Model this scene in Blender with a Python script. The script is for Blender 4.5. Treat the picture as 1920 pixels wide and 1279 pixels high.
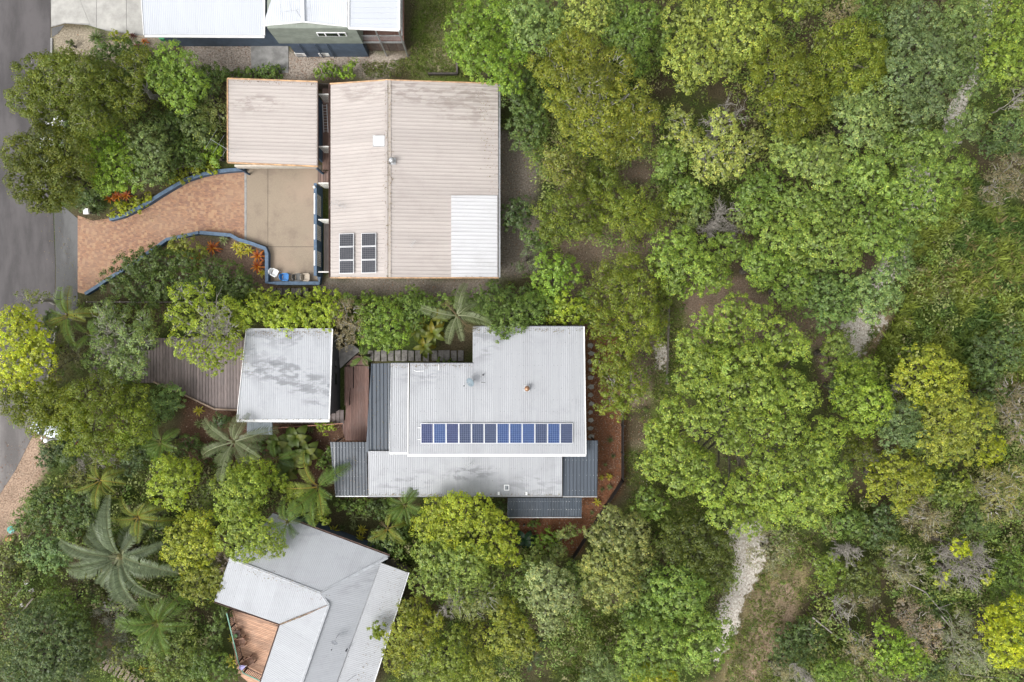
import bpy, math, random
import numpy as np
from mathutils import Vector, Matrix
R = math.radians
for o in list(bpy.data.objects): bpy.data.objects.remove(o, do_unlink=True)
scene = bpy.context.scene
col = scene.collection
rng = np.random.default_rng(11)
random.seed(5)

# ------------------------------------------------------------------ camera, sky, sun, exposure
H = 59.0            # height of the drone above the ground
F = 1280.0          # focal length in photo pixels (24 mm on 36 mm, 1920 px wide)
cam_d = bpy.data.cameras.new('camera'); cam = bpy.data.objects.new('camera', cam_d); col.objects.link(cam)
cam.location = (0, 0, H); cam.rotation_euler = (0, 0, 0)
cam_d.lens = 24; cam_d.sensor_width = 36; cam_d.clip_end = 1500
scene.camera = cam
world = bpy.data.worlds.new('World'); scene.world = world; world.use_nodes = True
wn = world.node_tree.nodes; wl = world.node_tree.links; wn.clear()
w_out = wn.new('ShaderNodeOutputWorld'); w_bg = wn.new('ShaderNodeBackground')
w_sky = wn.new('ShaderNodeTexSky'); w_sky.sky_type = 'NISHITA'; w_sky.sun_disc = False
w_sky.sun_elevation = R(52); w_sky.sun_rotation = R(235); w_sky.dust_density = 5.0; w_sky.air_density = 1.0
w_hs = wn.new('ShaderNodeHueSaturation'); w_hs.inputs['Saturation'].default_value = 0.12
wl.new(w_sky.outputs[0], w_hs.inputs['Color']); wl.new(w_hs.outputs[0], w_bg.inputs[0]); wl.new(w_bg.outputs[0], w_out.inputs[0])
w_bg.inputs[1].default_value = 0.15
sun_d = bpy.data.lights.new('sun', 'SUN'); sun = bpy.data.objects.new('sun', sun_d); col.objects.link(sun)
sun_d.energy = 0.7; sun_d.angle = R(24); sun_d.color = (1.0, 0.96, 0.90)
sun.rotation_euler = (R(-38), 0, R(125)); sun.location = (-30, 0, 80)
scene.view_settings.view_transform = 'Standard'; scene.view_settings.look = 'None'
scene.view_settings.gamma = 1.0; scene.view_settings.use_curve_mapping = False
scene.view_settings.exposure = 0.85

# ------------------------------------------------------------------ helpers
def P(px, py, z=0.0):
    """photo pixel + height -> world point"""
    s = (H - z) / F
    return Vector(((px - 960.0) * s, (639.5 - py) * s, z))
def M(px, z=0.0): return px * (H - z) / F      # a length in pixels -> metres

def tag(o, label=None, cat=None, group=None, kind=None):
    if label: o['label'] = label
    if cat: o['category'] = cat
    if group: o['group'] = group
    if kind: o['kind'] = kind
    return o
def empty(name, loc, label=None, cat=None, group=None, rz=0.0):
    o = bpy.data.objects.new(name, None); col.objects.link(o)
    o.empty_display_size = 0.3
    o.location = loc; o.rotation_euler = (0, 0, rz)
    return tag(o, label, cat, group)
def wpos(p):
    """world location of an (unrotated) parent chain"""
    v = Vector((0, 0, 0))
    while p is not None: v += Vector(p.location); p = p.parent
    return v

class MB:
    def __init__(s): s.v = []; s.f = []
    def add(s, vs, fs):
        n = len(s.v); s.v += [tuple(v) for v in vs]; s.f += [tuple(i + n for i in f) for f in fs]; return s
    def box(s, a, b):
        x0, y0, z0 = a; x1, y1, z1 = b
        return s.add([(x0,y0,z0),(x1,y0,z0),(x1,y1,z0),(x0,y1,z0),(x0,y0,z1),(x1,y0,z1),(x1,y1,z1),(x0,y1,z1)],
                     [(0,3,2,1),(4,5,6,7),(0,1,5,4),(1,2,6,5),(2,3,7,6),(3,0,4,7)])
    def cbox(s, c, size, rz=0.0):
        hx, hy, hz = size[0]/2, size[1]/2, size[2]/2
        m = Matrix.Rotation(rz, 3, 'Z'); c = Vector(c); n = len(s.v)
        for z in (-hz, hz):
            for (x, y) in ((-hx,-hy),(hx,-hy),(hx,hy),(-hx,hy)): s.v.append(tuple(c + m @ Vector((x,y,z))))
        s.f += [tuple(i+n for i in f) for f in ((0,3,2,1),(4,5,6,7),(0,1,5,4),(1,2,6,5),(2,3,7,6),(3,0,4,7))]; return s
    def prism(s, pts, z0, z1):
        """polygon (list of xy) between two heights; z1 may be a function of x, y"""
        n = len(pts); f1 = z1 if callable(z1) else (lambda x, y: z1); f0 = z0 if callable(z0) else (lambda x, y: z0)
        area = sum(pts[i][0]*pts[(i+1)%n][1]-pts[(i+1)%n][0]*pts[i][1] for i in range(n))
        if area < 0: pts = pts[::-1]
        vs = [(p[0],p[1],f0(p[0],p[1])) for p in pts] + [(p[0],p[1],f1(p[0],p[1])) for p in pts]
        return s.add(vs, [tuple(range(n))[::-1], tuple(range(n,2*n))] + [(i,(i+1)%n,n+(i+1)%n,n+i) for i in range(n)])
    def beam(s, a, b, w, h):
        """rectangular bar from a to b"""
        a = Vector(a); b = Vector(b); d = (b-a).normalized()
        up = Vector((0,0,1)) if abs(d.z) < 0.95 else Vector((1,0,0))
        x = d.cross(up).normalized()*w/2; y = x.cross(d).normalized()*h/2
        return s.add([a-x-y,a+x-y,a+x+y,a-x+y,b-x-y,b+x-y,b+x+y,b-x+y],
                     [(0,1,2,3),(7,6,5,4),(0,4,5,1),(1,5,6,2),(2,6,7,3),(3,7,4,0)])
    def tube(s, pts, rad, sides=6, cap=True):
        pts = [Vector(p) for p in pts]; k = len(pts)
        if not hasattr(rad, '__len__'): rad = [rad]*k
        n0 = len(s.v); up = None
        for i, p in enumerate(pts):
            d = (pts[min(i+1,k-1)]-pts[max(i-1,0)])
            if d.length < 1e-9: d = Vector((0,0,1))
            d.normalize()
            r = Vector((0,0,1)) if abs(d.z) < 0.9 else Vector((1,0,0))
            x = d.cross(r).normalized(); y = d.cross(x)
            for j in range(sides):
                a = 2*math.pi*j/sides; s.v.append(tuple(p + (x*math.cos(a)+y*math.sin(a))*rad[i]))
        for i in range(k-1):
            for j in range(sides):
                a = n0+i*sides+j; b = n0+i*sides+(j+1)%sides
                s.f.append((a,b,b+sides,a+sides))
        if cap:
            s.f.append(tuple(range(n0,n0+sides))[::-1]); s.f.append(tuple(range(n0+(k-1)*sides,n0+k*sides)))
        return s
    def lathe(s, prof, c=(0,0,0), n=16):
        c = Vector(c); n0 = len(s.v)
        for (r, z) in prof:
            for j in range(n):
                a = 2*math.pi*j/n; s.v.append((c.x+r*math.cos(a), c.y+r*math.sin(a), c.z+z))
        for i in range(len(prof)-1):
            for j in range(n):
                a = n0+i*n+j; b = n0+i*n+(j+1)%n; s.f.append((a,b,b+n,a+n))
        s.f.append(tuple(range(n0,n0+n))[::-1]); s.f.append(tuple(range(n0+(len(prof)-1)*n, n0+len(prof)*n)))
        return s
    def mesh(s, name, mat=None, off=None, smooth=False):
        me = bpy.data.meshes.new(name)
        v = s.v if off is None else [(a[0]-off[0],a[1]-off[1],a[2]-off[2]) for a in s.v]
        me.from_pydata(v, [], s.f); me.update()
        if mat is not None: me.materials.append(mat)
        if smooth: me.polygons.foreach_set('use_smooth', [True]*len(me.polygons))
        return me
    def build(s, name, mat, parent=None, bevel=0.0, smooth=False):
        """world-space vertices; linked as one object, its origin at its centre"""
        a = np.array(s.v); c = (a.min(0)+a.max(0))/2; c[2] = a[:,2].min()
        o = bpy.data.objects.new(name, s.mesh(name, mat, c, smooth)); col.objects.link(o)
        o.location = Vector(c) - (wpos(parent) if parent else Vector((0,0,0))); o.parent = parent
        if bevel > 0:
            b = o.modifiers.new('bevel', 'BEVEL'); b.width = bevel; b.segments = 2; b.limit_method = 'ANGLE'
        return o

def inst(name, me, parent, loc=(0,0,0), rot=(0,0,0), scale=(1,1,1)):
    o = bpy.data.objects.new(name, me); col.objects.link(o); o.parent = parent
    o.location = loc; o.rotation_euler = rot; o.scale = scale
    return o

# ------------------------------------------------------------------ materials
def new_mat(name):
    m = bpy.data.materials.new(name); m.use_nodes = True
    nt = m.node_tree; b = nt.nodes['Principled BSDF']
    return m, nt, nt.nodes, nt.links, b
def mixc(nt, fac, a, b, mode='MIX'):
    n = nt.nodes.new('ShaderNodeMix'); n.data_type = 'RGBA'; n.blend_type = mode; n.clamp_factor = True
    for s, i in ((fac, 0), (a, 6), (b, 7)):
        if hasattr(s, 'links'): nt.links.new(s, n.inputs[i])
        elif i == 0: n.inputs[0].default_value = s
        else: n.inputs[i].default_value = (*s, 1) if len(s) == 3 else s
    return n.outputs[2]
def noise(nt, vec, scale, detail=4, rough=0.6, dist=0.0):
    n = nt.nodes.new('ShaderNodeTexNoise'); n.inputs['Scale'].default_value = scale
    n.inputs['Detail'].default_value = detail; n.inputs['Roughness'].default_value = rough; n.inputs['Distortion'].default_value = dist
    nt.links.new(vec, n.inputs['Vector']); return n.outputs[0]
def ramp(nt, fac, a, b, lo=0.0, hi=1.0):
    n = nt.nodes.new('ShaderNodeMapRange'); n.inputs[1].default_value = a; n.inputs[2].default_value = b
    n.inputs[3].default_value = lo; n.inputs[4].default_value = hi; n.interpolation_type = 'SMOOTHSTEP'
    nt.links.new(fac, n.inputs[0]); return n.outputs[0]
def mth(nt, op, a, b=None):
    n = nt.nodes.new('ShaderNodeMath'); n.operation = op
    for i, s in enumerate((a, b)):
        if s is None: continue
        if hasattr(s, 'links'): nt.links.new(s, n.inputs[i])
        else: n.inputs[i].default_value = s
    return n.outputs[0]
def pos(nt): return nt.nodes.new('ShaderNodeNewGeometry').outputs['Position']
def scaled(nt, vec, s, rz=0.0):
    n = nt.nodes.new('ShaderNodeMapping'); n.inputs['Scale'].default_value = s; n.inputs['Rotation'].default_value = (0,0,rz)
    nt.links.new(vec, n.inputs[0]); return n.outputs[0]
def bump(nt, b, h, strength=0.3, dist=0.02):
    n = nt.nodes.new('ShaderNodeBump'); n.inputs['Strength'].default_value = strength; n.inputs['Distance'].default_value = dist
    nt.links.new(h, n.inputs['Height']); nt.links.new(n.outputs[0], b.inputs['Normal'])
def objrand(nt): return nt.nodes.new('ShaderNodeObjectInfo').outputs['Random']

def plain(name, c, rough=0.6, var=0.12, scale=3.0, metal=0.0, orand=0.0, bumps=0.0):
    m, nt, N, L, b = new_mat(name)
    p = pos(nt); n = noise(nt, p, scale, 6, 0.65)
    dark = tuple(x*(1-var*1.6) for x in c); light = tuple(min(1, x*(1+var)) for x in c)
    cc = mixc(nt, ramp(nt, n, 0.3, 0.7), dark, light)
    if orand:
        cc = mixc(nt, 1.0, cc, mixc(nt, objrand(nt), (1-orand,)*3, (1+orand*0.4,)*3), 'MULTIPLY')
    L.new(cc, b.inputs['Base Color']); b.inputs['Roughness'].default_value = rough; b.inputs['Metallic'].default_value = metal
    if bumps: bump(nt, b, noise(nt, p, scale*12, 4), bumps, 0.01)
    return m

def roof_mat(name, c, dirt=(0.2,0.2,0.2), amt=0.25, along='y', rz=0.0, stains=(), orand=0.05, rough=0.42, spots=0.0, lichen=0.0):
    """painted steel: sheet-to-sheet tone, streaks along the ribs, blotches, mould stains with a place of their own"""
    m, nt, N, L, b = new_mat(name); p = pos(nt)
    st = scaled(nt, p, (5.0, 0.35, 1) if along == 'y' else (0.35, 5.0, 1), rz)
    streak = ramp(nt, noise(nt, st, 1.0, 5, 0.6), 0.42, 0.75)
    blot = ramp(nt, noise(nt, p, 0.55, 7, 0.62, 0.4), 0.48, 0.78)
    fine = ramp(nt, noise(nt, p, 9.0, 5, 0.7), 0.35, 0.7)
    cc = mixc(nt, 1.0, c, mixc(nt, objrand(nt), (1-orand,)*3, (1+orand*0.6,)*3), 'MULTIPLY')
    cc = mixc(nt, mth(nt,'MULTIPLY',streak, amt*0.55), cc, dirt)
    cc = mixc(nt, mth(nt,'MULTIPLY',blot, amt), cc, dirt)
    cc = mixc(nt, mth(nt,'MULTIPLY',fine, 0.10), cc, dirt)
    if lichen:
        lk = ramp(nt, noise(nt, p, 3.4, 8, 0.75), 0.62, 0.70)
        cc = mixc(nt, mth(nt,'MULTIPLY',lk, lichen), cc, (0.05,0.045,0.04))
    for (px, py, z, rx, ry, ang, sc, s) in stains:
        w = P(px, py, z)
        sub = nt.nodes.new('ShaderNodeVectorMath'); sub.operation = 'SUBTRACT'; L.new(p, sub.inputs[0]); sub.inputs[1].default_value = (w.x, w.y, 0)
        mp = nt.nodes.new('ShaderNodeMapping'); mp.vector_type = 'TEXTURE'
        mp.inputs['Rotation'].default_value = (0,0,ang); mp.inputs['Scale'].default_value = (M(rx,z), M(ry,z), 1000)
        L.new(sub.outputs[0], mp.inputs[0])
        ln = nt.nodes.new('ShaderNodeVectorMath'); ln.operation = 'LENGTH'; L.new(mp.outputs[0], ln.inputs[0])
        nz = noise(nt, scaled(nt, p, (1.0, 2.6, 1), ang), sc, 6, 0.6, 0.3)
        edge = ramp(nt, ln.outputs['Value'], 0.45, 1.1, 1.0, 0.0)
        k = mth(nt, 'MULTIPLY', edge, ramp(nt, nz, 0.46, 0.60))
        cc = mixc(nt, mth(nt,'MULTIPLY',k, s), cc, dirt)
    L.new(cc, b.inputs['Base Color']); b.inputs['Roughness'].default_value = rough
    b.inputs['Specular IOR Level'].default_value = 0.4
    return m

def wood(name, c, c2, rz=0.0, rough=0.6, orand=0.25):
    m, nt, N, L, b = new_mat(name); p = pos(nt)
    g = noise(nt, scaled(nt, p, (22, 1.6, 6), rz), 1.0, 5, 0.6)
    cc = mixc(nt, ramp(nt, g, 0.32, 0.7), c, c2)
    cc = mixc(nt, ramp(nt, noise(nt, p, 1.1, 5, 0.6), 0.45, 0.8, 0, 0.45), cc, tuple(x*0.5+0.08 for x in c))
    cc = mixc(nt, 1.0, cc, mixc(nt, objrand(nt), (1-orand,)*3, (1+orand,)*3), 'MULTIPLY')
    L.new(cc, b.inputs['Base Color']); b.inputs['Roughness'].default_value = rough
    bump(nt, b, g, 0.25, 0.004)
    return m

def attr_mat(name, rough=0.45, trans=0.3, spec=0.45):
    """leaves: colour of the individual leaf is stored per face"""
    m, nt, N, L, b = new_mat(name)
    a = N.new('ShaderNodeAttribute'); a.attribute_name = 'leaf_colour'
    L.new(a.outputs['Color'], b.inputs['Base Color']); b.inputs['Roughness'].default_value = rough
    b.inputs['Specular IOR Level'].default_value = spec
    if trans > 0:
        t = N.new('ShaderNodeBsdfTranslucent'); mx = N.new('ShaderNodeMixShader'); mx.inputs[0].default_value = trans
        hs = N.new('ShaderNodeHueSaturation'); hs.inputs['Value'].default_value = 1.25; hs.inputs['Saturation'].default_value = 1.1
        L.new(a.outputs['Color'], hs.inputs['Color']); L.new(hs.outputs[0], t.inputs[0])
        out = N['Material Output']; L.new(b.outputs[0], mx.inputs[1]); L.new(t.outputs[0], mx.inputs[2]); L.new(mx.outputs[0], out.inputs[0])
    return m

M_LEAF = attr_mat('leaf', 0.45, 0.40, 0.5)
M_GROUNDLEAF = attr_mat('ground_leaf', 0.6, 0.2, 0.3)
M_BARK = plain('bark', (0.10,0.085,0.07), 0.9, 0.35, 6, bumps=0.4)
M_PALEBARK = plain('pale_bark', (0.33,0.31,0.28), 0.85, 0.3, 5, bumps=0.3)
M_DEADWOOD = plain('dead_wood', (0.30,0.275,0.245), 0.9, 0.25, 5)
M_WHITE = plain('white_paint', (0.80,0.80,0.80), 0.4, 0.05, 2)
M_STEEL = plain('galvanised_steel', (0.48,0.49,0.50), 0.4, 0.12, 5, 0.6)
M_DARK = plain('dark_metal', (0.05,0.052,0.058), 0.5, 0.2, 4)
M_BLUEWALL = plain('blue_wall_paint', (0.045,0.085,0.145), 0.7, 0.22, 2.2, orand=0.1, bumps=0.15)
M_GLASS_D = plain('dark_glass', (0.02,0.025,0.03), 0.08, 0.2, 2)

# ------------------------------------------------------------------ ground
def vnoise(x, y, cell, seed):
    g = np.random.default_rng(seed).random((256, 256))
    u = x/cell + 1000; v = y/cell + 1000
    i = np.floor(u).astype(int); j = np.floor(v).astype(int); fx = u-i; fy = v-j
    fx = fx*fx*(3-2*fx); fy = fy*fy*(3-2*fy)
    a = g[i%256, j%256]; b = g[(i+1)%256, j%256]; c = g[i%256, (j+1)%256]; d = g[(i+1)%256, (j+1)%256]
    return (a*(1-fx)+b*fx)*(1-fy) + (c*(1-fx)+d*fx)*fy
def fbm(x, y, cell, seed):
    return sum(vnoise(x, y, cell/2**k, seed+k)*0.5**(k+1) for k in range(4))
def inpoly(x, y, poly):
    r = np.zeros(x.shape, bool); n = len(poly)
    for i in range(n):
        x0, y0 = poly[i]; x1, y1 = poly[(i+1) % n]
        if y0 == y1: continue
        c = ((y0 > y) != (y1 > y)) & (x < (x1-x0)*(y-y0)/(y1-y0)+x0)
        r ^= c
    return r
def pts(s):
    return [tuple(float(a) for a in t.split(',')) for t in s.split()]
# patches of ground cover, outlines in photo pixels on the ground, softness in pixels, colour
PATCH = [
 ('litter', pts('1080,240 1250,240 1260,640 1240,760 1180,780 1060,640 1040,420'), 26, (0.21,0.16,0.125)),
 ('litter', pts('1240,520 1420,520 1560,620 1660,660 1650,760 1560,720 1480,640 1250,640'), 24, (0.21,0.155,0.12)),
 ('litter', pts('1380,380 1560,300 1700,380 1660,520 1480,540 1390,480'), 26, (0.13,0.095,0.07)),
 ('litter', pts('1180,840 1260,840 1250,960 1200,980 1170,920'), 20, (0.16,0.125,0.09)),
 ('grass', pts('1235,480 1275,480 1275,860 1235,900 1225,700'), 14, (0.10,0.13,0.03)),
 ('grass', pts('1170,860 1290,840 1330,960 1300,1010 1180,990'), 24, (0.085,0.115,0.025)),
 ('grass', pts('1040,1150 1180,1130 1200,1279 1060,1279'), 30, (0.09,0.115,0.025)),
 ('grass', pts('770,-40 900,-40 900,160 800,150 770,110'), 24, (0.13,0.18,0.035)),
 ('drygrass', pts('790,60 860,70 850,130 800,130'), 20, (0.30,0.27,0.17)),
 ('olivegrass', pts('1400,1010 1500,990 1530,1060 1480,1200 1430,1320 1300,1320 1390,1150'), 26, (0.21,0.175,0.09)),
 ('pinkdirt', pts('1440,1090 1500,1040 1480,1180 1420,1300 1350,1320 1390,1200'), 26, (0.27,0.20,0.145)),
 ('sand', pts('1352,1000 1420,960 1440,1000 1420,1060 1412,1110 1385,1150 1372,1195 1345,1235 1322,1240 1330,1185 1345,1140 1362,1090'), 15, (0.68,0.64,0.585)),
 ('sand', pts('1575,590 1640,570 1620,650 1605,700 1590,660 1570,625 1550,620'), 14, (0.70,0.67,0.63)),
 ('sand', pts('1640,590 1670,600 1660,640 1645,635'), 10, (0.55,0.49,0.43)),
 ('dirt', pts('1610,640 1680,590 1640,680 1600,720'), 14, (0.26,0.19,0.12)),
 ('sand', pts('1845,-30 1880,-30 1850,90 1835,170 1800,210 1800,260 1760,270 1775,200 1815,150 1825,60'), 12, (0.55,0.52,0.50)),
 ('sand', pts('1690,290 1740,290 1760,420 1700,500 1650,560 1620,560 1670,440'), 14, (0.52,0.49,0.47)),
 ('sand', pts('1215,640 1245,650 1248,700 1225,700'), 8, (0.48,0.44,0.38)),
 ('mulch', pts('1092,600 1172,600 1172,905 1080,1045 960,1010 970,940 1092,930'), 5, (0.20,0.09,0.05)),
 ('mulch', pts('345,740 450,740 700,790 700,960 560,900 330,850'), 12, (0.12,0.07,0.048)),
 ('soil', pts('600,515 1010,515 1010,250 935,250 935,560 600,560'), 12, (0.20,0.175,0.15)),
 ('gravel', pts('340,60 480,60 480,145 340,130'), 8, (0.40,0.35,0.31)),
 ('gravel', pts('530,85 760,100 720,150 530,150'), 10, (0.38,0.33,0.285)),
 ('verge', pts('95,55 300,60 330,100 250,110 100,130 95,330 110,330 140,150'), 10, (0.30,0.26,0.20)),
 ('dirt', pts('-60,850 85,805 95,850 70,920 50,990 -60,1010'), 16, (0.33,0.24,0.18)),
 ('soil', pts('330,440 520,450 520,560 330,520'), 10, (0.17,0.12,0.09)),
]
EXC = [pts('262,-60 770,-60 760,112 262,112'), pts('425,145 940,145 940,525 425,525'), pts('440,610 690,610 690,800 440,800'),
       pts('680,610 1100,610 1125,975 615,935 620,825'), pts('402,960 560,960 770,1060 720,1330 440,1330 400,1130'),
       pts('140,310 605,310 605,540 490,540 440,450 160,560'), pts('-80,-80 100,-80 150,380 150,580 70,620 65,830 -80,990'),
       pts('160,620 450,620 450,775 300,730 160,720'), pts('90,-80 270,-80 270,70 90,60')]
xs = np.concatenate([[-400,-200,-110,-70], np.arange(-48, 48.01, 0.32), [70,110,200,400]])
ys = np.concatenate([[-400,-200,-110,-60], np.arange(-33, 33.01, 0.32), [60,110,200,400]])
GX, GY = np.meshgrid(xs, ys, indexing='ij')
def ground_colour(X, Y):
    px = X*F/H + 960; py = 639.5 - Y*F/H
    wx = (fbm(X, Y, 3.2, 1)-0.47)*2; wy = (fbm(X, Y, 3.2, 31)-0.47)*2
    n1 = fbm(X, Y, 2.5, 61); n2 = fbm(X, Y, 0.9, 91)
    base = np.empty(X.shape + (3,))
    g = np.clip((n1-0.38)*5, 0, 1)[..., None]
    base[:] = np.array((0.085,0.07,0.042))*(1-g) + np.array((0.06,0.085,0.022))*g
    kind = np.zeros(X.shape, int); sandw = np.zeros(X.shape)
    for k, (nm, poly, soft, c) in enumerate(PATCH):
        ins = inpoly(px + wx*soft*2.2, py + wy*soft*2.2, poly)
        w = ins*1.0
        if nm in ('grass','litter','olivegrass','drygrass','pinkdirt'): w = w*np.clip(0.35+(n2-0.30)*2.6, 0.1, 1)
        if nm == 'sand': w = w*np.clip(0.8+(n2-0.44)*4, 0.25, 1)
        kind[ins] = k+1
        if nm == 'sand': sandw = np.maximum(sandw, ins*1.0); continue
        base = base*(1-w[..., None]) + np.array(c)*w[..., None]
    base *= (0.72+0.6*n2)[..., None]
    ground_colour.sand = sandw
    return base, kind, px, py
gc, gkind, gpx, gpy = ground_colour(GX, GY); gsand = ground_colour.sand
nx, ny = len(xs), len(ys)
# soften patch borders over neighbouring grid points
for _ in range(2):
    t = gc.copy(); t[1:-1,1:-1] = (gc[1:-1,1:-1]*2+gc[:-2,1:-1]+gc[2:,1:-1]+gc[1:-1,:-2]+gc[1:-1,2:])/6; gc = t
for _ in range(7):
    t = gsand.copy(); t[1:-1,1:-1] = (gsand[1:-1,1:-1]*2+gsand[:-2,1:-1]+gsand[2:,1:-1]+gsand[1:-1,:-2]+gsand[1:-1,2:])/6; gsand = t
def grid_mesh(name, X, Y, Z, cols, mat):
    nx, ny = X.shape
    me = bpy.data.meshes.new(name)
    v = np.stack([X, Y, Z], -1).reshape(-1, 3).astype(np.float32)
    idx = np.arange(nx*ny).reshape(nx, ny)
    f = np.stack([idx[:-1,:-1], idx[1:,:-1], idx[1:,1:], idx[:-1,1:]], -1).reshape(-1, 4).astype(np.int32)
    me.vertices.add(len(v)); me.vertices.foreach_set('co', v.ravel())
    me.loops.add(f.size); me.loops.foreach_set('vertex_index', f.ravel())
    me.polygons.add(len(f)); me.polygons.foreach_set('loop_start', np.arange(0, f.size, 4, dtype=np.int32))
    me.update(calc_edges=True)
    a = me.attributes.new('ground_colour', 'FLOAT_COLOR', 'POINT')
    a.data.foreach_set('color', np.concatenate([cols.reshape(-1,3), np.ones((nx*ny,1))], 1).astype(np.float32).ravel())
    a2 = me.attributes.new('sand', 'FLOAT', 'POINT'); a2.data.foreach_set('value', gsand.astype(np.float32).ravel())
    me.materials.append(mat)
    return me
mg, nt, N, L, b = new_mat('ground_surface'); p = pos(nt)
a = N.new('ShaderNodeAttribute'); a.attribute_name = 'ground_colour'
fn = noise(nt, p, 7.0, 8, 0.78); fn2 = noise(nt, p, 28.0, 4, 0.7)
cc = mixc(nt, 1.0, a.outputs['Color'], mixc(nt, ramp(nt, fn, 0.32, 0.68), (0.5,0.48,0.46), (1.4,1.4,1.38)), 'MULTIPLY')
cc = mixc(nt, ramp(nt, fn2, 0.60, 0.72, 0, 0.35), cc, (0.40,0.34,0.27))
sa = N.new('ShaderNodeAttribute'); sa.attribute_name = 'sand'
sn = mth(nt, 'ADD', sa.outputs['Fac'], mth(nt, 'MULTIPLY', mth(nt, 'SUBTRACT', noise(nt, p, 2.2, 8, 0.72), 0.5), 2.0))
scol = mixc(nt, ramp(nt, noise(nt, p, 5.0, 8, 0.75), 0.40, 0.66), (0.40,0.355,0.30), (0.74,0.705,0.655))
cc = mixc(nt, ramp(nt, sn, 0.42, 0.66), cc, scol)
L.new(cc, b.inputs['Base Color']); b.inputs['Roughness'].default_value = 0.95; b.inputs['Specular IOR Level'].default_value = 0.1
bump(nt, b, fn, 0.7, 0.08)
Zg = np.zeros(GX.shape)
go = bpy.data.objects.new('ground', grid_mesh('ground', GX, GY, Zg, gc, mg)); col.objects.link(go); tag(go, kind='structure')

def gpoly(s, z=0.0): return [tuple(P(x, y, z)[:2]) for (x, y) in (pts(s) if isinstance(s, str) else s)]
def slab(name, s, z0, z1, mat, parent=None, kind='structure', pz=None):
    o = MB().prism(gpoly(s, pz if pz is not None else 0), z0, z1).build(name, mat, parent)
    if kind and parent is None: tag(o, kind=kind)
    return o

# asphalt
def asphalt(name, c, seed, lines=0.0):
    m, nt, N, L, b = new_mat(name); p = pos(nt)
    n1 = noise(nt, scaled(nt, p, (1.0, 0.25, 1)), 0.5, 6, 0.6); n2 = noise(nt, p, 30, 3, 0.8); n3 = noise(nt, p, 1.3, 7, 0.65, 0.5)
    cc = mixc(nt, ramp(nt, n1, 0.38, 0.64), tuple(x*0.72 for x in c), tuple(x*1.3 for x in c))
    cc = mixc(nt, ramp(nt, n3, 0.55, 0.75, 0, 0.35), cc, tuple(x*0.6 for x in c))
    cc = mixc(nt, ramp(nt, n2, 0.45, 0.75, 0, 0.4), cc, tuple(min(1,x*1.7) for x in c))
    vo = N.new('ShaderNodeTexVoronoi'); vo.feature = 'DISTANCE_TO_EDGE'; vo.inputs['Scale'].default_value = 0.22
    wob = N.new('ShaderNodeTexNoise'); wob.inputs['Scale'].default_value = 0.9; L.new(p, wob.inputs['Vector'])
    L.new(mixc(nt, 0.08, p, wob.outputs['Color']), vo.inputs['Vector'])
    L.new(cc, b.inputs['Base Color']); b.inputs['Roughness'].default_value = 0.85
    bump(nt, b, n2, 0.4, 0.01)
    return m
M_ASPH = asphalt('road_asphalt', (0.070,0.064,0.065), 1)
M_ASPH2 = asphalt('crossover_asphalt', (0.095,0.094,0.094), 2)
M_CONC = plain('pale_concrete', (0.38,0.37,0.345), 0.8, 0.14, 0.9, orand=0.06, bumps=0.1)
M_CONC2 = plain('grey_concrete', (0.28,0.275,0.265), 0.8, 0.2, 1.4, orand=0.06, bumps=0.1)
slab('road', '-400,-300 95,-300 95,60 94,330 100,400 104,500 102,610 88,700 68,790 60,820 30,880 0,925 -60,960 -400,1000', -0.1, 0.012, M_ASPH)
M_ASPH3 = asphalt('worn_asphalt', (0.135,0.124,0.12), 3)
slab('turning_area', '-400,742 0,742 40,735 84,708 67,790 59,821 29,882 -1,928 -60,962 -400,1000', -0.05, 0.017, M_ASPH3)
slab('crossover', '101,385 120,388 146,410 146,596 124,606 104,608 105,500', -0.1, 0.02, M_ASPH2)
slab('crossover', '97,53 121,47 109,63 97,70', -0.1, 0.02, M_ASPH2)
kb = MB()
for (x0, y0, x1, y1) in ((96,72,96,335), (105,612,90,700), (90,702,70,790)):
    a_, b_ = P(x0,y0), P(x1,y1); kb.beam(a_+Vector((0.07,0,0.045)), b_+Vector((0.07,0,0.045)), 0.16, 0.11)
tag(kb.build('kerb', M_CONC2), kind='structure')
# concrete driveway of the white-roofed house: three poured slabs with saw-cut joints
cd = slab('concrete_driveway', '95,-80 270,-80 272,67 268,67 200,58 165,47 122,44 96,51', -0.12, 0.02, M_CONC2)
for s in ('96,-80 118,-80 168,44.5 122,43 97,49', '119,-80 181,-80 181,52 169,46', '182,-80 237,-80 237,61 199,56 182,52.5', '238,-80 269,-80 271,65 238,61.5'):
    slab('slab', s, 0.0, 0.035, M_CONC, cd)
slab('concrete_pad', '470,66 541,66 541,137 472,136', -0.1, 0.06, M_CONC2)

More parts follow.
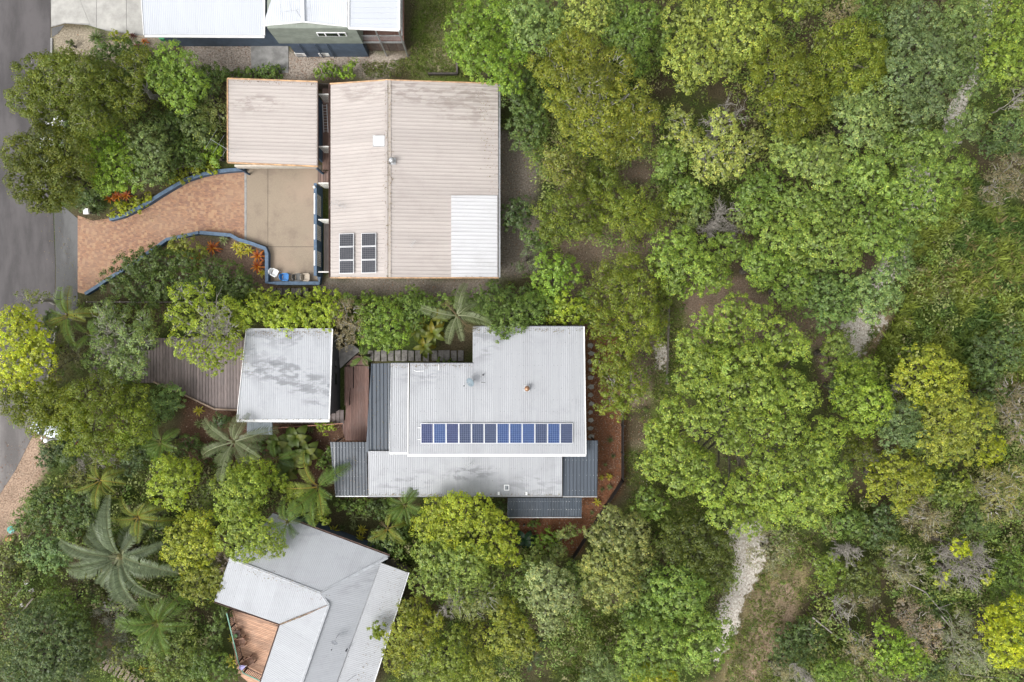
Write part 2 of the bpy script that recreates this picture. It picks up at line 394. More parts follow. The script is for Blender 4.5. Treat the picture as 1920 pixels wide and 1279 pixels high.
# brick-paved driveway
m, nt, N, L, b = new_mat('clay_paving'); p = pos(nt)
br = N.new('ShaderNodeTexBrick'); br.offset = 0.5
L.new(scaled(nt, p, (1,1,1), 0.12), br.inputs['Vector'])
br.inputs['Scale'].default_value = 1.0; br.inputs['Brick Width'].default_value = 0.24; br.inputs['Row Height'].default_value = 0.12
br.inputs['Mortar Size'].default_value = 0.008; br.inputs['Bias'].default_value = 0.0
br.inputs['Color1'].default_value = (0.37,0.20,0.115,1); br.inputs['Color2'].default_value = (0.22,0.115,0.08,1); br.inputs['Mortar'].default_value = (0.17,0.12,0.09,1)
n1 = noise(nt, p, 1.7, 6, 0.7); n2 = noise(nt, p, 0.35, 5, 0.6); wn_ = N.new('ShaderNodeTexWhiteNoise')
snap = N.new('ShaderNodeVectorMath'); snap.operation = 'SNAP'; snap.inputs[1].default_value = (0.24,0.24,10); L.new(scaled(nt, p, (1,1,1), 0.12), snap.inputs[0]); L.new(snap.outputs[0], wn_.inputs['Vector'])
cc = mixc(nt, ramp(nt, wn_.outputs['Value'], 0.55, 0.95, 0, 0.55), br.outputs['Color'], (0.44,0.285,0.165))
cc = mixc(nt, ramp(nt, n1, 0.45, 0.72, 0, 0.35), cc, (0.28,0.19,0.15))
cc = mixc(nt, ramp(nt, n2, 0.45, 0.7, 0, 0.4), cc, (0.34,0.225,0.15))
L.new(cc, b.inputs['Base Color']); b.inputs['Roughness'].default_value = 0.85; bump(nt, b, br.outputs['Fac'], 0.4, -0.01)
M_PAVER = m
slab('brick_driveway', '146,404 175,414 208,409 250,394 300,364 350,336 400,324 459,319 459,452 432,443 372,438 318,452 277,480 203,528 162,552 146,548', -0.1, 0.03, M_PAVER)
M_SOLDIER = plain('paver_edge', (0.30,0.16,0.10), 0.85, 0.3, 8)
# exposed-aggregate court
m, nt, N, L, b = new_mat('aggregate_concrete'); p = pos(nt)
n1 = noise(nt, p, 22, 4, 0.8); n2 = noise(nt, p, 0.7, 6, 0.65); n3 = noise(nt, p, 0.25, 4, 0.5)
cc = mixc(nt, ramp(nt, n1, 0.3, 0.7), (0.21,0.165,0.12), (0.34,0.28,0.21))
cc = mixc(nt, ramp(nt, n2, 0.46, 0.72, 0, 0.75), cc, (0.20,0.155,0.12))
cc = mixc(nt, ramp(nt, n3, 0.45, 0.7, 0, 0.3), cc, (0.42,0.30,0.23))
cc = mixc(nt, 1.0, cc, mixc(nt, objrand(nt), (0.93,)*3, (1.05,)*3), 'MULTIPLY')
L.new(cc, b.inputs['Base Color']); b.inputs['Roughness'].default_value = 0.85; bump(nt, b, n1, 0.3, 0.01)
M_AGG = m
M_JOINT = plain('joint_sealant', (0.10,0.085,0.07), 0.9)
ct = slab('concrete_court', '458,310 603,310 603,528 500,528 500,470 458,453', -0.1, 0.02, M_JOINT)
for s in ('463,311 502.3,311 502.3,462.4 497,460 463,449', '503,311 596,311 596,462.5 503,462.5', '503,463.3 596,463.3 602,527 503,527'):
    slab('slab', s, 0.0, 0.04, M_AGG, ct)
slab('drain_strip', '458.5,318 462.5,318 462.5,450 458.5,449', 0.0, 0.035, M_CONC2)

# ------------------------------------------------------------------ roofs
PROF = {'corr': [(i/6, 0.5-0.5*math.cos(2*math.pi*i/6)) for i in range(6)],
        'trap': [(0,0),(0.44,0.04),(0.54,1),(0.86,1),(0.96,0.04)],
        'plank': [(0,0),(0.06,1),(0.12,1),(0.18,0),(0.6,0.05)]}
def plane_fit(pz):
    A = np.array([[w.x, w.y, 1] for w in pz]); z = np.array([w.z for w in pz])
    c = np.linalg.lstsq(A, z, rcond=None)[0]
    return lambda x, y: c[0]*x + c[1]*y + c[2]
def corr_roof(poly, ribdir, pitch, amp, prof, per_sheet, mat, parent, under_mat, screws=None, screw_mat=None, under=True, jitter=0.004, name='roof'):
    """one roof plane: a soffit deck with separate ribbed steel sheets laid over it. poly = (px, py, z) corners"""
    W = [P(*q) for q in poly]; zf = plane_fit(W); xy = [(w.x, w.y) for w in W]
    roof = MB().prism(xy, lambda x, y: zf(x,y)-0.13, lambda x, y: zf(x,y)-0.03).build(name, under_mat, parent)
    d = Vector((ribdir[0], -ribdir[1])).normalized(); u = Vector((-d.y, d.x))
    U = [Vector(q).dot(u) for q in xy]; Vv = [Vector(q).dot(d) for q in xy]; n = len(xy)
    u0, u1 = min(U), max(U)
    def interval(t):
        vs = []
        for i in range(n):
            a, b = U[i], U[(i+1)%n]
            if (a-t)*(b-t) <= 0 and abs(a-b) > 1e-9: vs.append(Vv[i]+(Vv[(i+1)%n]-Vv[i])*(t-a)/(b-a))
        return (min(vs), max(vs)) if len(vs) >= 2 else None
    cuts = sorted(set([c for c in U if u0+1e-6 < c < u1-1e-6]))
    w = pitch*per_sheet; k = 0; t0 = u0
    while t0 < u1-0.02:
        t1 = min(t0+w, u1)
        samp = []
        for r in range(per_sheet+1):
            for (fr, hgt) in PROF[prof]:
                t = t0+(r+fr)*pitch
                if t <= t1-0.002: samp.append((t, hgt))
        samp.append((t1-0.002, 0.0 if t1 < u1 else 0.3))
        for c in cuts:
            if t0+0.01 < c < t1-0.01: samp += [(c-1e-4, 0.2), (c+1e-4, 0.2)]
        samp.sort(); top = []; bot = []; dz = random.uniform(0, jitter)
        mb = MB(); ring = []
        for (t, hgt) in samp:
            iv = interval(min(max(t, u0+1e-4), u1-1e-4))
            if iv is None: continue
            row = []
            for v in iv:
                q = u*t + d*v; z = zf(q.x, q.y)+amp*hgt+dz
                row += [(q.x,q.y,z), (q.x,q.y,z-0.012)]
            ring.append(row)
        vs = [x for r_ in ring for x in r_]; fs = []
        for i in range(len(ring)-1):
            a = i*4; b2 = a+4
            fs += [(a,a+2,b2+2,b2), (a+1,b2+1,b2+3,a+3), (a,b2,b2+1,a+1), (a+2,a+3,b2+3,b2+2)]
        if len(ring) > 1:
            e = (len(ring)-1)*4; fs += [(0,1,3,2), (e,e+2,e+3,e+1)]
            mb.add(vs, fs); o = mb.build('roof_sheet', mat, roof)
        t0 = t1; k += 1
    if screws:
        mb = MB(); v0, v1 = min(Vv), max(Vv); step, off, every, keep, size = screws
        v = v0+off
        while v < v1-0.08:
            t = u0+pitch*(0.5 if prof == 'corr' else 0.7)
            while t < u1-0.03:
                iv = interval(t)
                if iv and iv[0]+0.06 < v < iv[1]-0.06 and random.random() < keep:
                    q = u*t+d*(v+random.uniform(-0.012,0.012)); z = zf(q.x,q.y)+amp+0.004; s = size*random.uniform(0.6,1.25)
                    mb.add([(q.x+s,q.y,z),(q.x,q.y+s,z),(q.x-s,q.y,z),(q.x,q.y-s,z),(q.x,q.y,z+0.014)], [(0,1,4),(1,2,4),(2,3,4),(3,0,4)])
                t += pitch*every
            v += step
        if mb.v: tag(mb.build('roof_screws', screw_mat, roof), kind='stuff')
    return roof, zf
def strip(name, a, b, w, h, mat, parent, lift=0.0):
    """flashing, gutter, ridge cap or fascia along a line given by two (px, py, z)"""
    A = P(*a); B = P(*b); A.z += lift; B.z += lift
    return MB().beam(A, B, w, h).build(name, mat, parent, bevel=min(w,h)*0.2)
def gutter(a, b, mat, parent, w=0.14, h=0.11, side=None):
    A = P(*a); B = P(*b); d = (B-A).normalized(); s = Vector((d.y,-d.x,0)).normalized()*(w/2)
    if side: s = s*side
    mb = MB(); z = Vector((0,0,1))
    c = [A+s*0, A+s*2]; 
    mb.beam(A+s-z*h, B+s-z*h, w, 0.015); mb.beam(A+s*2-z*h*0.45, B+s*2-z*h*0.45, 0.018, h*1.1); mb.beam(A+s*0.05-z*h*0.45, B+s*0.05-z*h*0.45, 0.012, h)
    return mb.build('gutter', mat, parent)
def walls(poly, z0, z1, mat, parent, name='wall', pz=None):
    xy = [tuple(P(x, y, pz if pz is not None else z0)[:2]) for (x, y) in poly]
    return MB().prism(xy, z0, z1).build(name, mat, parent)

M_SCREW = plain('screw_stain', (0.13,0.125,0.12), 0.7)
M_SCREW_PALE = plain('screw_white', (0.75,0.76,0.78), 0.4)
M_SOFFIT = plain('soffit', (0.40,0.38,0.36), 0.8)
M_FASCIA_TAN = plain('tan_fascia', (0.50,0.31,0.17), 0.7, 0.25, 2)
M_BEIGE = roof_mat('beige_roof', (0.405,0.365,0.342), (0.24,0.205,0.185), 0.22, 'x', orand=0.07,
    stains=((480,195,3.2,60,22,0.0,1.3,0.7),(820,175,4,140,30,0.0,1.1,0.7),(880,195,4,80,50,0.0,0.8,0.6),(680,175,4,70,25,0.0,0.8,0.55)))
M_RIDGE = roof_mat('ridge_capping', (0.41,0.36,0.315), (0.05,0.045,0.04), 0.3, 'y', lichen=0.85)
M_GREYROOF = roof_mat('pale_grey_roof', (0.315,0.325,0.343), (0.13,0.135,0.148), 0.26, 'y', orand=0.055,
    stains=((800,690,4,70,35,0.2,0.8,0.5),(905,640,4,50,40,0.7,0.7,0.5),(880,885,3,60,18,0.1,0.9,0.7),(760,900,3,70,28,0.1,0.8,0.5),(1000,905,3,80,20,0.0,0.9,0.45)))
M_CARROOF = roof_mat('carport_roof_paint', (0.34,0.353,0.376), (0.115,0.122,0.135), 0.24, 'y', orand=0.04,
    stains=((545,705,3,95,40,-0.25,0.75,0.7),(490,690,3,50,18,0.25,0.9,0.65),(600,735,3,40,35,0.5,0.9,0.6),(465,640,3,50,60,0.6,0.5,0.5),(540,630,3,60,30,0.1,0.8,0.45)))
M_LOWROOF = roof_mat('blue_grey_roof', (0.32,0.333,0.355), (0.195,0.20,0.215), 0.26, 'x', rz=0.35, orand=0.04,
    stains=((690,1080,3,70,30,0.3,0.9,0.4),(590,985,3,60,30,0.3,0.9,0.4)))
M_LOWROOF2 = roof_mat('pale_verandah_roof', (0.36,0.37,0.39), (0.21,0.21,0.22), 0.22, 'y', orand=0.04)
M_WHITEROOF = roof_mat('white_roof', (0.45,0.473,0.515), (0.36,0.37,0.39), 0.16, 'y', orand=0.02)
M_POLY = roof_mat('smoked_polycarbonate', (0.072,0.088,0.11), (0.035,0.04,0.05), 0.45, 'y', orand=0.10, rough=0.28)
M_POLYD = roof_mat('dark_polycarbonate', (0.042,0.055,0.072), (0.16,0.18,0.20), 0.35, 'y', orand=0.22, rough=0.25)
M_WHITEPOLY = roof_mat('white_sheet', (0.52,0.52,0.535), (0.36,0.35,0.345), 0.35, 'x', orand=0.02)
M_DARKWALL = plain('dark_grey_wall', (0.065,0.068,0.076), 0.75, 0.15, 2)
M_BLUEGREY = plain('slate_blue_wall', (0.072,0.10,0.145), 0.7, 0.15, 1.5)
M_SAGE = plain('sage_cladding', (0.21,0.235,0.20), 0.7, 0.1, 1.5)
M_BROWNWALL = plain('brown_trim', (0.12,0.07,0.055), 0.7, 0.2, 3)
M_CREAM = plain('cream_wall', (0.50,0.46,0.40), 0.75, 0.1, 2)

# ================= white-roofed house at the top of the picture
hA = empty('white_roofed_house', P(560, 20), 'house with bright white metal roofs, sage wall over slate blue base', 'house')
zt = 3.7
r1, _ = corr_roof([(258,-70,zt+.5),(497,-70,zt+.5),(495,66,zt),(270,65,zt)], (0,1), 0.15, 0.013, 'corr', 5, M_WHITEROOF, hA, M_WHITE)
gutter((270,66,zt),(495,67,zt), M_WHITE, r1, side=1); strip('barge_board',(261,-60,zt+.5),(270,66,zt),0.05,0.16,M_WHITE,r1,-0.03)
strip('barge_board',(496,-60,zt+.5),(495.5,66,zt),0.12,0.18,M_WHITE,r1,-0.03)
z2 = 5.6
r2, _ = corr_roof([(532,-70,z2+.7),(651,-70,z2+.7),(651,50,z2-.1),(568,41,z2+.05),(493,49,z2-.2)], (0,1), 0.15, 0.013, 'corr', 5, M_WHITEROOF, hA, M_WHITE)
strip('barge_board',(493,49,z2-.2),(568,41,z2+.05),0.06,0.16,M_WHITE,r2,0.0); strip('barge_board',(568,41,z2+.05),(651,50,z2-.1),0.06,0.16,M_WHITE,r2,0.0)
strip('ridge_cap',(568,40,z2+.15),(566,-60,z2+.75),0.25,0.04,M_WHITE,r2,0.03)
r3, _ = corr_roof([(653,-70,6.1),(749,-70,6.1),(749,57,5.9),(653,53,5.9)], (1,0), 0.42, 0.035, 'plank', 2, M_WHITEROOF, hA, M_WHITE)
for a_, b_ in (((653,53,5.9),(749,57,5.9)), ((749,57,5.9),(749,-60,6.1)), ((654,53,5.9),(654,-60,6.1))): strip('barge_board',a_,b_,0.14,0.2,M_WHITE,r3,0.0)
# walls
def wall_xy(px0, px1, py, z): a_ = P(px0,py,z); b_ = P(px1,py,z); return a_, b_
yw = P(0,49,z2).y - 0.12
xa, xb = P(500,0,z2).x, P(666,0,5.6).x
MB().prism([(xa,yw),(xb,yw),(xb,yw+9),(xa,yw+9)], 2.75, lambda x,y: 5.5).build('wall', M_SAGE, hA)
for zz in np.arange(3.0, 5.35, 0.32): MB().box((xa+.02,yw-0.02,zz),(xb-.02,yw+0.002,zz+0.29)).build('cladding_board', M_SAGE, hA)
MB().box((xa+.7,yw+0.04,0),(xb-.1,yw+8.9,2.75)).build('base_wall', M_BLUEGREY, hA)
x0, x1 = P(262,0,zt).x+.9, xa+0.6; y0 = P(0,87,0).y
MB().box((x0,y0,0),(x1,y0+9,3.3)).build('base_wall', M_BLUEGREY, hA)
wz = 4.55; wa, wb = P(596,0,wz).x, P(648,0,wz).x
wf = MB().box((wa-.06,yw-.07,wz-.34),(wb+.06,yw-.005,wz+.30)).build('window', M_WHITE, hA)
for i in range(3):
    e0 = wa+(wb-wa)*(0,.28,.76)[i]+.03; e1 = wa+(wb-wa)*(.25,.73,1)[i]-.03
    MB().box((e0,yw-.085,wz-.26),(e1,yw-.06,wz+.22)).build('pane', M_GLASS_D, wf)
for px in (560, 590, 612): 
    q = P(px,76,2.7); MB().tube([(q.x,yw-.06,2.7),(q.x,yw-.06,0.1)],0.04,6).build('downpipe', M_BLUEGREY, hA)
# balcony on the right with posts and rails
M_MERBAU = wood('red_deck_timber', (0.125,0.06,0.045), (0.205,0.115,0.09), 0.0, orand=0.18)
bx0, bx1 = P(672,0,2.6).x, P(757,0,2.6).x; by0, by1 = P(0,76,2.6).y, P(0,-40,2.6).y
bal = MB().box((bx0,by0,2.35),(bx1,by1,2.5)).build('balcony', M_BROWNWALL, hA)
n = 12
for i in range(n):
    yy = by0+(i+.5)*0.14; MB().box((bx0,yy-.064,2.5),(bx1,yy+.064,2.53)).build('deck_board', M_MERBAU, bal)
for i in range(26):
    yy = by0+(12.5+i)*0.14; MB().box((bx1-.9,yy-.064,2.5),(bx1,yy+.064,2.53)).build('deck_board', M_MERBAU, bal)
for x in np.linspace(bx0,bx1,6)[1:-1]: MB().box((x-.03,by0-.03,.7),(x+.03,by0-.09,2.4)).build('screen_batten', M_BROWNWALL, bal)
MB().box((bx0,by0-.12,2.32),(bx1,by0-.03,2.5)).build('bearer', M_STEEL, bal)
for x in (bx0+.06, (bx0+bx1)/2, bx1-.06):
    MB().box((x-.05,by0-.16,0),(x+.05,by0-.26,5.75)).build('post', M_STEEL, hA)
rl = MB(); rl.beam((bx0,by0+.02,3.45),(bx1,by0+.02,3.45),.07,.05); rl.beam((bx1-.03,by0,3.45),(bx1-.03,by1,3.45),.14,.06)
for k in range(5): rl.tube([(bx0,by0+.02,2.65+k*.16),(bx1,by0+.02,2.65+k*.16)],.008,4)
rl.build('railing', M_STEEL, hA)
# sheltered side wall of slats below the balcony
sv = MB().box((bx0+.1,by0+.25,0.05),(bx1-.1,by0+.33,2.2)).build('under_screen', plain('weathered_slats',(0.15,0.12,0.105),.8,.2,3), hA)
def ac_unit(px, py, label):
    w = P(px, py, 0.7); e = empty('air_conditioner', (w.x,w.y,0), label, 'air conditioner', 'air conditioners by the slate blue wall')
    MB().box((w.x-.45,w.y-.17,.12),(w.x+.45,w.y+.17,.78)).build('casing', M_WHITE, e, bevel=.02)
    MB().lathe([(.27,0),(.27,.02),(.05,.03)],(0,0,0),18); g = MB()
    for k in range(9): g.box((w.x-.36+k*.06,w.y-.185,.2),(w.x-.345+k*.06,w.y-.17,.7))
    g.build('fan_grille', M_STEEL, e)
    for sx in (-.35,.35): MB().box((w.x+sx-.04,w.y-.2,.05),(w.x+sx+.04,w.y+.2,.12)).build('foot', M_DARK, e)
ac_unit(562, 97, 'white air conditioner nearer the concrete pad'); ac_unit(606, 97, 'white air conditioner under the louvre window, farther from the pad')
def antenna(px, py, z, label, elems, mast=1.2, ang=0.0, s=1.0):
    w = P(px, py, z); e = empty('tv_antenna', w, label, 'antenna', 'rooftop antennas')
    MB().tube([w, w+Vector((0,0,mast))], .02, 6).build('mast', M_STEEL, e)
    d = Vector((math.cos(ang),math.sin(ang),0)); q = Vector((-d.y,d.x,0)); t = w+Vector((0,0,mast))
    MB().tube([t-d*s*.9, t+d*s*.9], .014, 5).build('boom', M_STEEL, e)
    for i in range(elems):
        k = -0.85+1.7*i/(elems-1); l = s*(0.75-0.35*i/elems)
        MB().tube([t+d*s*k-q*l, t+d*s*k+q*l], .008, 4).build('element', M_STEEL, e)
    for k in (0, 2.1, 4.2): MB().tube([w+Vector((0,0,mast*.8)), w+Vector((math.cos(k)*.8,math.sin(k)*.8,0.03))], .005, 3).build('stay', M_STEEL, e)
antenna(565,34,5.6,'spidery antenna on the white roof by the roof edge',4,1.3,0.15,1.3)
# small things along the side of that house
for k,(px,c) in enumerate(((305,(0.05,0.35,0.12)),(317,(0.45,0.06,0.05)),(328,(0.6,0.25,0.05)))):
    w = P(px,72,0.3); e = tag(MB().cbox((w.x,w.y,.25),(.42,.3,.42)).build('storage_tub', plain('tub_paint_%d'%k,c,.5), bevel=.03), ('green','red','orange')[k]+' storage tub half under the white eave', 'tub', 'storage tubs under the eave')
    MB().cbox((w.x,w.y,.485),(.46,.34,.05)).build('lid', e.data.materials[0], e)

# ================= beige house
hB = empty('beige_roofed_house', P(770, 340), 'large house with ribbed beige metal roof, two slopes and a long ridge', 'house')
ze, zr = 3.6, 4.5
SC = (1.35, 0.5, 1, 0.0, 0.02)
rW, zfW = corr_roof([(620,158,ze),(726,151,zr),(726,520,zr),(620,520,ze)], (106,-3), 0.305, 0.028, 'trap', 3, M_BEIGE, hB, M_CREAM, (1.15,.25,1,.55,.016), M_SCREW)
rE, zfE = corr_roof([(733,151,zr),(934,158,ze),(934,520,ze),(733,520,zr)], (1,0), 0.305, 0.028, 'trap', 3, M_BEIGE, hB, M_CREAM, (1.15,.25,1,.55,.016), M_SCREW)
mb = MB(); a_ = P(724.5,151,zr); b_ = P(724.5,520,zr); c_ = P(733,151,zr); d_ = P(733,520,zr)
mb.beam(Vector((a_.x,a_.y,zr+.07)), Vector((b_.x,b_.y,zr+.07)), .24, .03); mb.build('ridge_cap', M_BEIGE, rW, bevel=.008)
mb = MB().beam(Vector((c_.x-.10,c_.y,zr+.055)), Vector((d_.x-.10,d_.y,zr+.055)), .22, .03); mb.build('ridge_cap', M_RIDGE, rE)
strip('barge_board',(619,157.5,ze),(728,150.2,zr),.1,.22,M_FASCIA_TAN,rW,-.02); strip('barge_board',(728,150.2,zr),(935,157,ze),.08,.2,M_FASCIA_TAN,rE,-.02)
strip('barge_board',(619,521,ze),(728,521,zr),.08,.2,M_FASCIA_TAN,rW,-.03); strip('barge_board',(728,521,zr),(935,521,ze),.08,.2,M_FASCIA_TAN,rE,-.03)
gutter((619.2,520,ze-.02),(619.2,157,ze-.02), M_BROWNWALL, rW, .12, .1, side=-1); gutter((935,157,ze-.02),(935,520,ze-.02), M_STEEL, rE, .12, .1, side=-1)
corr_roof([(846,366.5,ze+.55),(932.5,366.5,ze+.08),(932.5,519,ze+.08),(846,519,ze+.55)], (1,0), 0.305, 0.045, 'trap', 3, M_WHITEPOLY, hB, M_WHITE, name='roof_panel')
q0 = P(622,159,ze); q1 = P(930,519,ze)
MB().box((q0.x+.25,q1.y+.45,0),(q1.x-.45,q0.y-.35,3.3)).build('wall', M_CREAM, hB)
# skylight, vent, antennas, solar panels
w = P(711,265,4.42); e = empty('skylight', w, 'square white dome skylight beside the beige ridge', 'skylight')
MB().cbox(w+Vector((0,0,.05)),(.98,.88,.12)).build('flashing', M_STEEL, e)
MB().cbox(w+Vector((.04,0,.17)),(.86,.78,.14)).build('dome', plain('acrylic_dome',(.88,.88,.88),.25,.03), e, bevel=.06)
def whirly(px, py, z, label, topmat, r=.2):
    w = P(px,py,z); e = empty('roof_vent', w, label, 'roof vent', 'spinning roof vents')
    MB().cbox(w+Vector((0,0,.04)),(r*2.6,r*2.6,.06)).build('base_plate', M_STEEL, e)
    MB().lathe([(r*.8,0),(r*.8,.25)], w+Vector((0,0,.05)), 14).build('throat', M_STEEL, e)
    MB().lathe([(r*.85,0),(r*1.05,.08),(r*1.15,.18),(r*1.0,.28),(r*.6,.35),(r*.1,.37)], w+Vector((0,0,.3)), 18).build('turbine', topmat, e, smooth=True)
    g = MB()
    for k in range(14):
        a = k*math.pi/7; c = Vector((math.cos(a),math.sin(a),0))
        g.beam(w+Vector((0,0,.34))+c*r*1.02, w+Vector((0,0,.6))+c*r*1.04, .02, .012)
    g.build('vanes', M_DARK, e)
whirly(736,303,4.5,'grey spinning vent beside the beige ridge', M_STEEL, .2)
antenna(637,387,3.75,'wiry antenna lying low on the beige western slope',6,.5,-.35,.7)
antenna(776,458,4.3,'small dark antenna on the beige eastern slope',5,.5,.9,.35)
antenna(428,282,3.3,'long thin antenna over the western edge of the beige carport',4,1.1,-.55,1.3)
def cell_mat(name, c, c2, line):
    m, nt, N, L, b = new_mat(name); tc = N.new('ShaderNodeTexCoord'); sx = N.new('ShaderNodeSeparateXYZ'); L.new(tc.outputs['Object'], sx.inputs[0])
    def grid(o, k):
        f = mth(nt,'FRACT', mth(nt,'MULTIPLY', mth(nt,'ADD', o, 5.0), k)); return mth(nt,'GREATER_THAN', mth(nt,'ABSOLUTE', mth(nt,'SUBTRACT', f, .5)), .455)
    g = mth(nt,'MAXIMUM', grid(sx.outputs[0], 6.35), grid(sx.outputs[1], 6.35))
    n = noise(nt, tc.outputs['Object'], 3.0, 3)
    cc = mixc(nt, g, mixc(nt, ramp(nt, n, .3, .7), c, c2), line)
    L.new(cc, b.inputs['Base Color']); b.inputs['Roughness'].default_value = .22; b.inputs['Specular IOR Level'].default_value = .3
    return m
CELL = {'b': cell_mat('blue_cells',(.012,.032,.105),(.017,.043,.14),(.20,.27,.44)), 'n': cell_mat('navy_cells',(.012,.018,.065),(.016,.026,.085),(.17,.20,.33)),
        's': cell_mat('slate_cells',(.018,.028,.065),(.026,.038,.085),(.18,.21,.29)), 'k': cell_mat('charcoal_cells',(.022,.024,.032),(.035,.037,.045),(.16,.16,.17))}
M_ALU = plain('aluminium_frame', (.70,.71,.73), .35, .05, 3, .3)
def panel(cx, cy, z, wx, wy, zf, cm, label, group, lift=.12):
    c = Vector((cx,cy,zf(cx,cy)+lift)); e = empty('solar_panel', c, label, 'solar panel', group)
    gx = (zf(cx+.5,cy)-zf(cx-.5,cy)); gy = (zf(cx,cy+.5)-zf(cx,cy-.5)); e.rotation_euler = (math.atan(gy), -math.atan(gx), 0)
    o = inst('cells', MB().box((-wx/2+.02,-wy/2+.02,0),(wx/2-.02,wy/2-.02,.036)).mesh('cells', cm), e)
    f = MB(); t = .032
    f.box((-wx/2,-wy/2,-.005),(wx/2,-wy/2+t,.042)); f.box((-wx/2,wy/2-t,-.005),(wx/2,wy/2,.042)); f.box((-wx/2,-wy/2+t,-.005),(-wx/2+t,wy/2-t,.042)); f.box((wx/2-t,-wy/2+t,-.005),(wx/2,wy/2-t,.042))
    inst('frame', f.mesh('frame', M_ALU), e)
    r_ = MB(); r_.box((-wx/2,-wy*.28,-.07),(wx/2,-wy*.28+.04,-.006)); r_.box((-wx/2,wy*.28,-.07),(wx/2,wy*.28+.04,-.006))
    inst('rail', r_.mesh('rail', M_STEEL), e)
    return e
rowname = ['top','middle','bottom']
for ci, pxc in enumerate((650.5, 692)):
    for ri in range(3):
        zc = 3.95+ci*.35; a_ = P(pxc, 450.5+ri*25.2-(ci*.8), zc)
        panel(a_.x, a_.y, zc, M(29,zc), M(24.2,zc), zfW, CELL['k'], '%s charcoal solar panel of the %s column on the beige roof' % (rowname[ri], ('left','right')[ci]), 'solar panels on the beige roof', .16)
# carport
hC = empty('beige_carport', P(512, 230), 'square beige ribbed carport roof west of the big beige roof', 'carport')
rC, zfC = corr_roof([(428,148,3.35),(595,154,3.35),(595,311,3.1),(428,304,3.1)], (1,0.03), 0.305, 0.028, 'trap', 3, M_BEIGE, hC, M_CREAM, (1.3,.3,1,.5,.016), M_SCREW)
strip('barge_board',(427,147.5,3.35),(596,153.5,3.35),.1,.2,M_FASCIA_TAN,rC,-.01); strip('barge_board',(427,148,3.35),(427,305,3.1),.09,.2,M_FASCIA_TAN,rC,-.01)
strip('barge_board',(427,305,3.1),(596,312,3.1),.1,.22,M_FASCIA_TAN,rC,-.03); gutter((596.5,312,3.1),(596.5,153,3.35),M_BROWNWALL,rC,.12,.1,side=-1)
a_ = P(441,312,2.8); b_ = P(592,316,2.8); c_ = P(430,152,3.0)
mb = MB(); mb.box((a_.x,a_.y-.05,2.3),(b_.x,a_.y+.1,2.95)); mb.build('fascia_beam', M_CREAM, hC)
for (x,y) in ((a_.x+.1,a_.y),(b_.x-.1,a_.y)): MB().box((x-.07,y-.06,0),(x+.07,y+.09,2.35)).build('post', M_BLUEWALL, hC)
w0 = P(440,160,3.0); w1 = P(603,300,3.0)
MB().box((w0.x,w1.y+.5,0),(w0.x+.15,w0.y-.5,2.9)).build('wall', M_BLUEWALL, hC); MB().box((w1.x-.75,w1.y+.5,0),(w1.x-.6,w0.y-.5,2.9)).build('wall', M_BLUEWALL, hC)
# covered way between carport and house
M_DECKBR = wood('brown_deck_timber', (.155,.095,.075), (.24,.155,.125), 0.0, orand=.2)
M_DECKGR = wood('grey_deck_timber', (.17,.14,.13), (.26,.225,.21), 0.0, orand=.15)
wk = empty('side_walkway', P(608,260), 'narrow brown timber walkway between the beige carport and the house', 'walkway')
for i in range(5):
    a_ = P(604.5+i*3.4,160,.5); b_ = P(604.5+i*3.4,318,.5); MB().box((a_.x,b_.y,.42),(a_.x+.145,a_.y,.5)).build('board', M_DECKBR, wk)
for i in range(5):
    a_ = P(597+i*4.7,320,.3); b_ = P(597+i*4.7,345,.3); MB().box((a_.x,b_.y,.1),(a_.x+.20,a_.y,.34-.02*i)).build('board', M_DECKBR, wk)
for i in range(4):
    a_ = P(607+i*3.3,418,.5); b_ = P(607+i*3.3,510,.5); MB().box((a_.x,b_.y,.42),(a_.x+.14,a_.y,.5)).build('board', M_DECKGR, wk)
M_LATT = plain('lattice_paint', (.62,.61,.57), .7, .1)
for k, py in enumerate((177,275,343.5,412,510)):
    wk2 = ('topmost beam, nearest the carport corner','beam beside the stepladder foot','beam at the top of the blue court wall','beam over the middle of the blue court wall','lowest beam, by the plastic chairs')[k]
    a_ = P(597,py,2.6); b_ = P(619,py,2.6); e = empty('lattice_screen', (a_.x,a_.y,0), 'white lattice screen across the walkway, '+wk2, 'lattice screen', 'lattice screens across the side walkway')
    MB().box((a_.x,a_.y-.05,2.5),(b_.x,a_.y+.05,2.62)).build('top_rail', M_LATT, e)
    lt = MB(); W_ = b_.x-a_.x
    for j in range(7):
        x = a_.x+.05+j*(W_-.1)/6; lt.box((x-.014,a_.y-.01,.7),(x+.014,a_.y+.01,2.5))
    for j in range(12): lt.box((a_.x,a_.y-.024,.75+j*.15),(b_.x,a_.y-.011,.778+j*.15))
    if k < 4: tag(lt.build('lattice', M_LATT, e), kind='stuff')
w = P(604,195,1.6); w2 = P(606,252,.6); e = empty('ladder', (w2.x,w2.y,.5), 'aluminium extension ladder lying along the side walkway', 'ladder')
for dx in (0,.36): MB().beam((w.x+dx,w.y,1.5),(w.x+dx+.02,w2.y,1.15),.05,.09).build('rail', M_ALU, e)
for k in range(10):
    y = w.y+(w2.y-w.y)*(k+.5)/10; z = 1.5-.35*(k+.5)/10; MB().tube([(w.x,y,z),(w.x+.38,y,z)],.018,6).build('rung', M_ALU, e)
